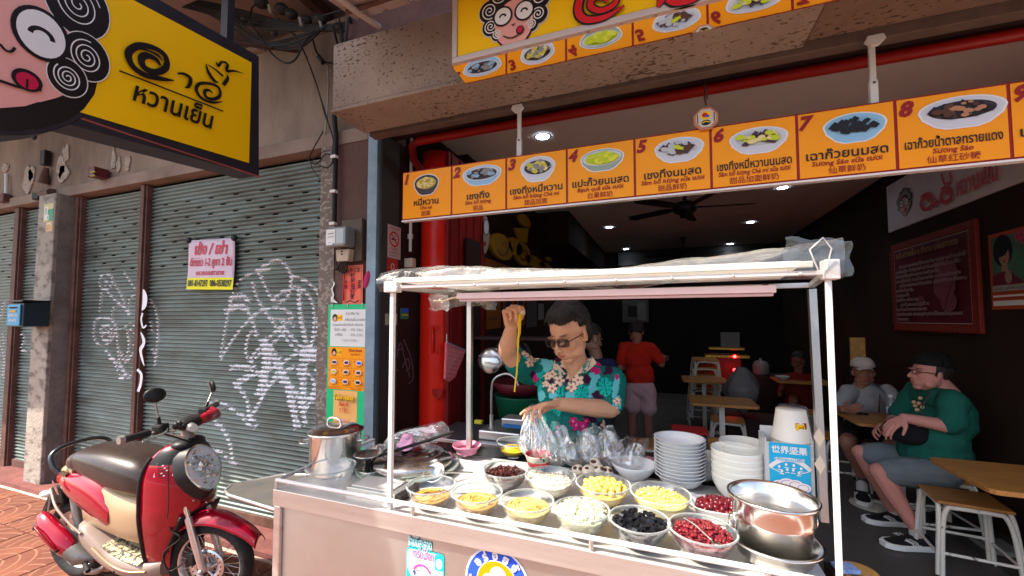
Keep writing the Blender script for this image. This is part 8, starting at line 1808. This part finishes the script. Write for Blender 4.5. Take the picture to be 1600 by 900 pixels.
MB().tube([Hh(.045, -.03, .0), Hh(.085, -.06, .0)], [.026, .022], 14).build('chrome_cylinder', M_rimm, bk); MB().tube(smooth_pts([Hh(.02, -.20, .02), Hh(.07, -.16, -.02), Hh(.07, -.08, -.07), Hh(.02, -.02, -.09)], 5), .005, 6).build('cable', M_cable, bk); MB().tube(smooth_pts([Hh(.03, -.15, .0), Hh(.06, -.10, -.04), Hh(.05, -.05, -.08)], 5), .005, 6).build('cable', M_rimm, bk)
for y in (-.10, -.125): MB().ell(Hh(.035, y, .035), (.022, .014, .022)).build('reservoir', M_bp, bk)
# body panels
RED = [(-.04, .615, .665, .035), (.03, .585, .715, .10), (.12, .555, .745, .135), (.22, .515, .755, .155), (.34, .465, .752, .168), (.44, .425, .72, .172), (.52, .410, .66, .170), (.56, .45, .60, .165)]
loft(RED, -.04, .545, 34, 30, 2.4).build('side_panel', M_rp, bk)
BEI = [(.30, .40, .74, .145), (.44, .385, .72, .158), (.55, .37, .67, .160), (.66, .345, .645, .150), (.74, .34, .63, .132), (.79, .335, .62, .115)]
loft(BEI, .30, .79, 24, 28, 3.0).build('centre_panel', M_bg, bk)
TAIL = [(-.06, .66, .70, .04), (.0, .67, .745, .075), (.08, .68, .775, .10), (.16, .69, .78, .11)]
loft(TAIL, -.06, .16, 14, 24, 2.4).build('tail_panel', M_bg, bk)
SEAT = [(.05, .735, .775, .05), (.09, .725, .825, .10), (.18, .725, .865, .130), (.30, .700, .880, .148), (.42, .665, .882, .158), (.55, .635, .870, .162), (.66, .622, .850, .155), (.73, .618, .815, .140), (.78, .618, .76, .118), (.80, .625, .70, .09)]
loft(SEAT, .05, .80, 44, 34, 2.7).build('seat', M_seat, bk)
MB().tube(smooth_pts([(.10+.0*k, y, z) for k, y, z in ((0, -.135, .735), )]+[(.075, -.150, .775), (.05, -.145, .835), (.035, -.09, .868), (.03, 0, .875), (.035, .09, .868), (.05, .145, .835), (.075, .150, .775), (.10, .135, .735)], 6), .0125, 10).build('grab_rail', mat('grab_rail_grey', (.10, .11, .12), .25, metal=.8, coat=.5), bk)
MB().tube([(.10, -.130, .735), (.12, -.115, .715)], .014, 8).build('rail_mount', M_bg, bk)
P = Print(lambda a_, b_, d_: Vector((.10+a_, -.1545-.02*(a_/.07)+ -d_, .655+b_-.25*a_))); P.ell(M_chr, 0, 0, .062, .019, -.2); P.ell(M_rp, 0, 0, .052, .013, -.2); P.text(M_chr, 'Scoopy', 0, -.008, .034, width=.09, bold=.03, shear=.3, rot=-.2); P.build(bk, 'badge')
MB().tube(smooth_pts([(-.02, -.115, .615), (.12, -.165, .545), (.26, -.180, .47), (.36, -.185, .425)], 6), .007, 8).build('trim_strip', M_sk, bk)
# footboard
FL = [(.28, .40, .465, .15), (.34, .345, .455, .182), (.44, .275, .405, .188), (.55, .225, .345, .188), (.68, .195, .312, .185), (.80, .185, .300, .165), (.88, .20, .31, .13)]
loft(FL, .28, .88, 34, 26, 4.0).build('footboard', M_sk, bk)
def zt(x): return interp(smooth_pts(FL, 8), x)[1]
for q in (-1, 1): MB().grid(lambda u, v, q=q: Vector((.50+.28*u, q*(.135+.040*v), zt(.50+.28*u)+.004-.010*v)), 12, 3).build('rubber_mat', mat('dappled_rubber_mat', (.07, .06, .045), .6, c2=(.55, .47, .28), vs_=38, thr=(.48, .54)), bk)
MB().grid(lambda u, v: Vector((.50+.30*u, -.13+.26*v, zt(.50+.30*u)+.004)), 12, 4).build('rubber_mat', mat('dappled_rubber_mat', (.07, .06, .045), .6), bk)
MB().tube(smooth_pts([(.46, -.192, .36), (.60, -.192, .285), (.72, -.190, .262), (.82, -.165, .258)], 6), .006, 6).build('trim_strip', M_bg, bk)
for x, z in ((.62, .245), (.78, .225)): MB().ell((x, -.186, z), (.008, .005, .008)).build('screw', M_bp, bk)
# engine, swing arm, exhaust, stand
MB().b2((.02, -.07, .20), (.40, .09, .36)).build('engine_case', M_eng, bk, bev=.03); MB().tube([(.30, -.10, .33), (.38, -.12, .36)], .035, 12).build('cylinder', M_eng, bk)
MB().tube([(-.02, -.155, .44), (.12, -.155, .36), (.30, -.15, .26), (.36, -.12, .24)], [.045, .055, .050, .02], 18).build('muffler', mat('muffler_grey', (.22, .20, .18), .5, metal=.6, var=.3), bk)
mb = MB(); mb.grid(lambda u, v: Vector((-.02+.285*u, -.150-.066*math.sin(math.pi*v)*(1-.45*abs(2*u-1)**3), .452-.160*u+.074*math.cos(math.pi*v)*(1-.40*abs(2*u-1)**3.5))), 26, 14); mb.build('exhaust_cover', M_rp, bk, solid=.004)
MB().tube(smooth_pts([(.04, -.2185, .44), (.10, -.227, .415), (.17, -.225, .365), (.21, -.217, .325)], 5), .006, 6).build('cover_ridge', mat('deep_red_paint', (.20, .002, .01), .35), bk)
for x, z in ((.03, .432), (.21, .322)): MB().cyl((x, -.212, z), (x, -.221, z), .010, n=12).build('bolt', M_bp, bk)
MB().tube(smooth_pts([(.36, -.10, .30), (.42, -.09, .22), (.38, -.12, .17), (.30, -.13, .16)], 5), .016, 10).build('stand', M_sk, bk); MB().tube([(.34, -.16, .235), (.44, -.20, .23)], .012, 8).build('peg', M_bp, bk)
MB().tube([(.18, -.09, .32), (.12, -.08, .58)], .022, 12).build('shock_absorber', M_eng, bk); MB().tube([(-.10, -.075, .54), (-.13, -.08, .40), (-.06, -.08, .32)], .006, 6).build('stay', M_eng, bk)
# rear mudguard, plate, lamps
MB().prism([(-.02, -.07, .62), (-.10, -.07, .60), (-.205, -.07, .43), (-.19, -.07, .42), (-.06, -.07, .50), (.0, -.07, .50)], (0, .14, 0)).build('rear_mudguard', M_bp, bk, bev=.008)
MB().ell((-.075, -.105, .575), (.042, .024, .022), Matrix.Rotation(R(10), 3, 'Z')).build('indicator', mat('clear_indicator', (.7, .62, .55), .2), bk); MB().ell((-.075, .105, .575), (.042, .024, .022)).build('indicator', mat('clear_indicator', (.7, .62, .55), .2), bk)
MB().box((-.055, 0, .645), (.05, .12, .05)).build('tail_lamp', mat('tail_red', (.45, .01, .01), .2), bk, bev=.012)
bk.scale = (.935, .935, .935); fcw = Vector((-2.328, 1.578, .0)); bk.location = fcw+Vector((.03, 0, 0))+.935*(Vector((-3.435, 1.462, .0))-fcw)+Vector((0, 0, .006)); bk.rotation_euler = (R(3.5), 0, R(6.2))
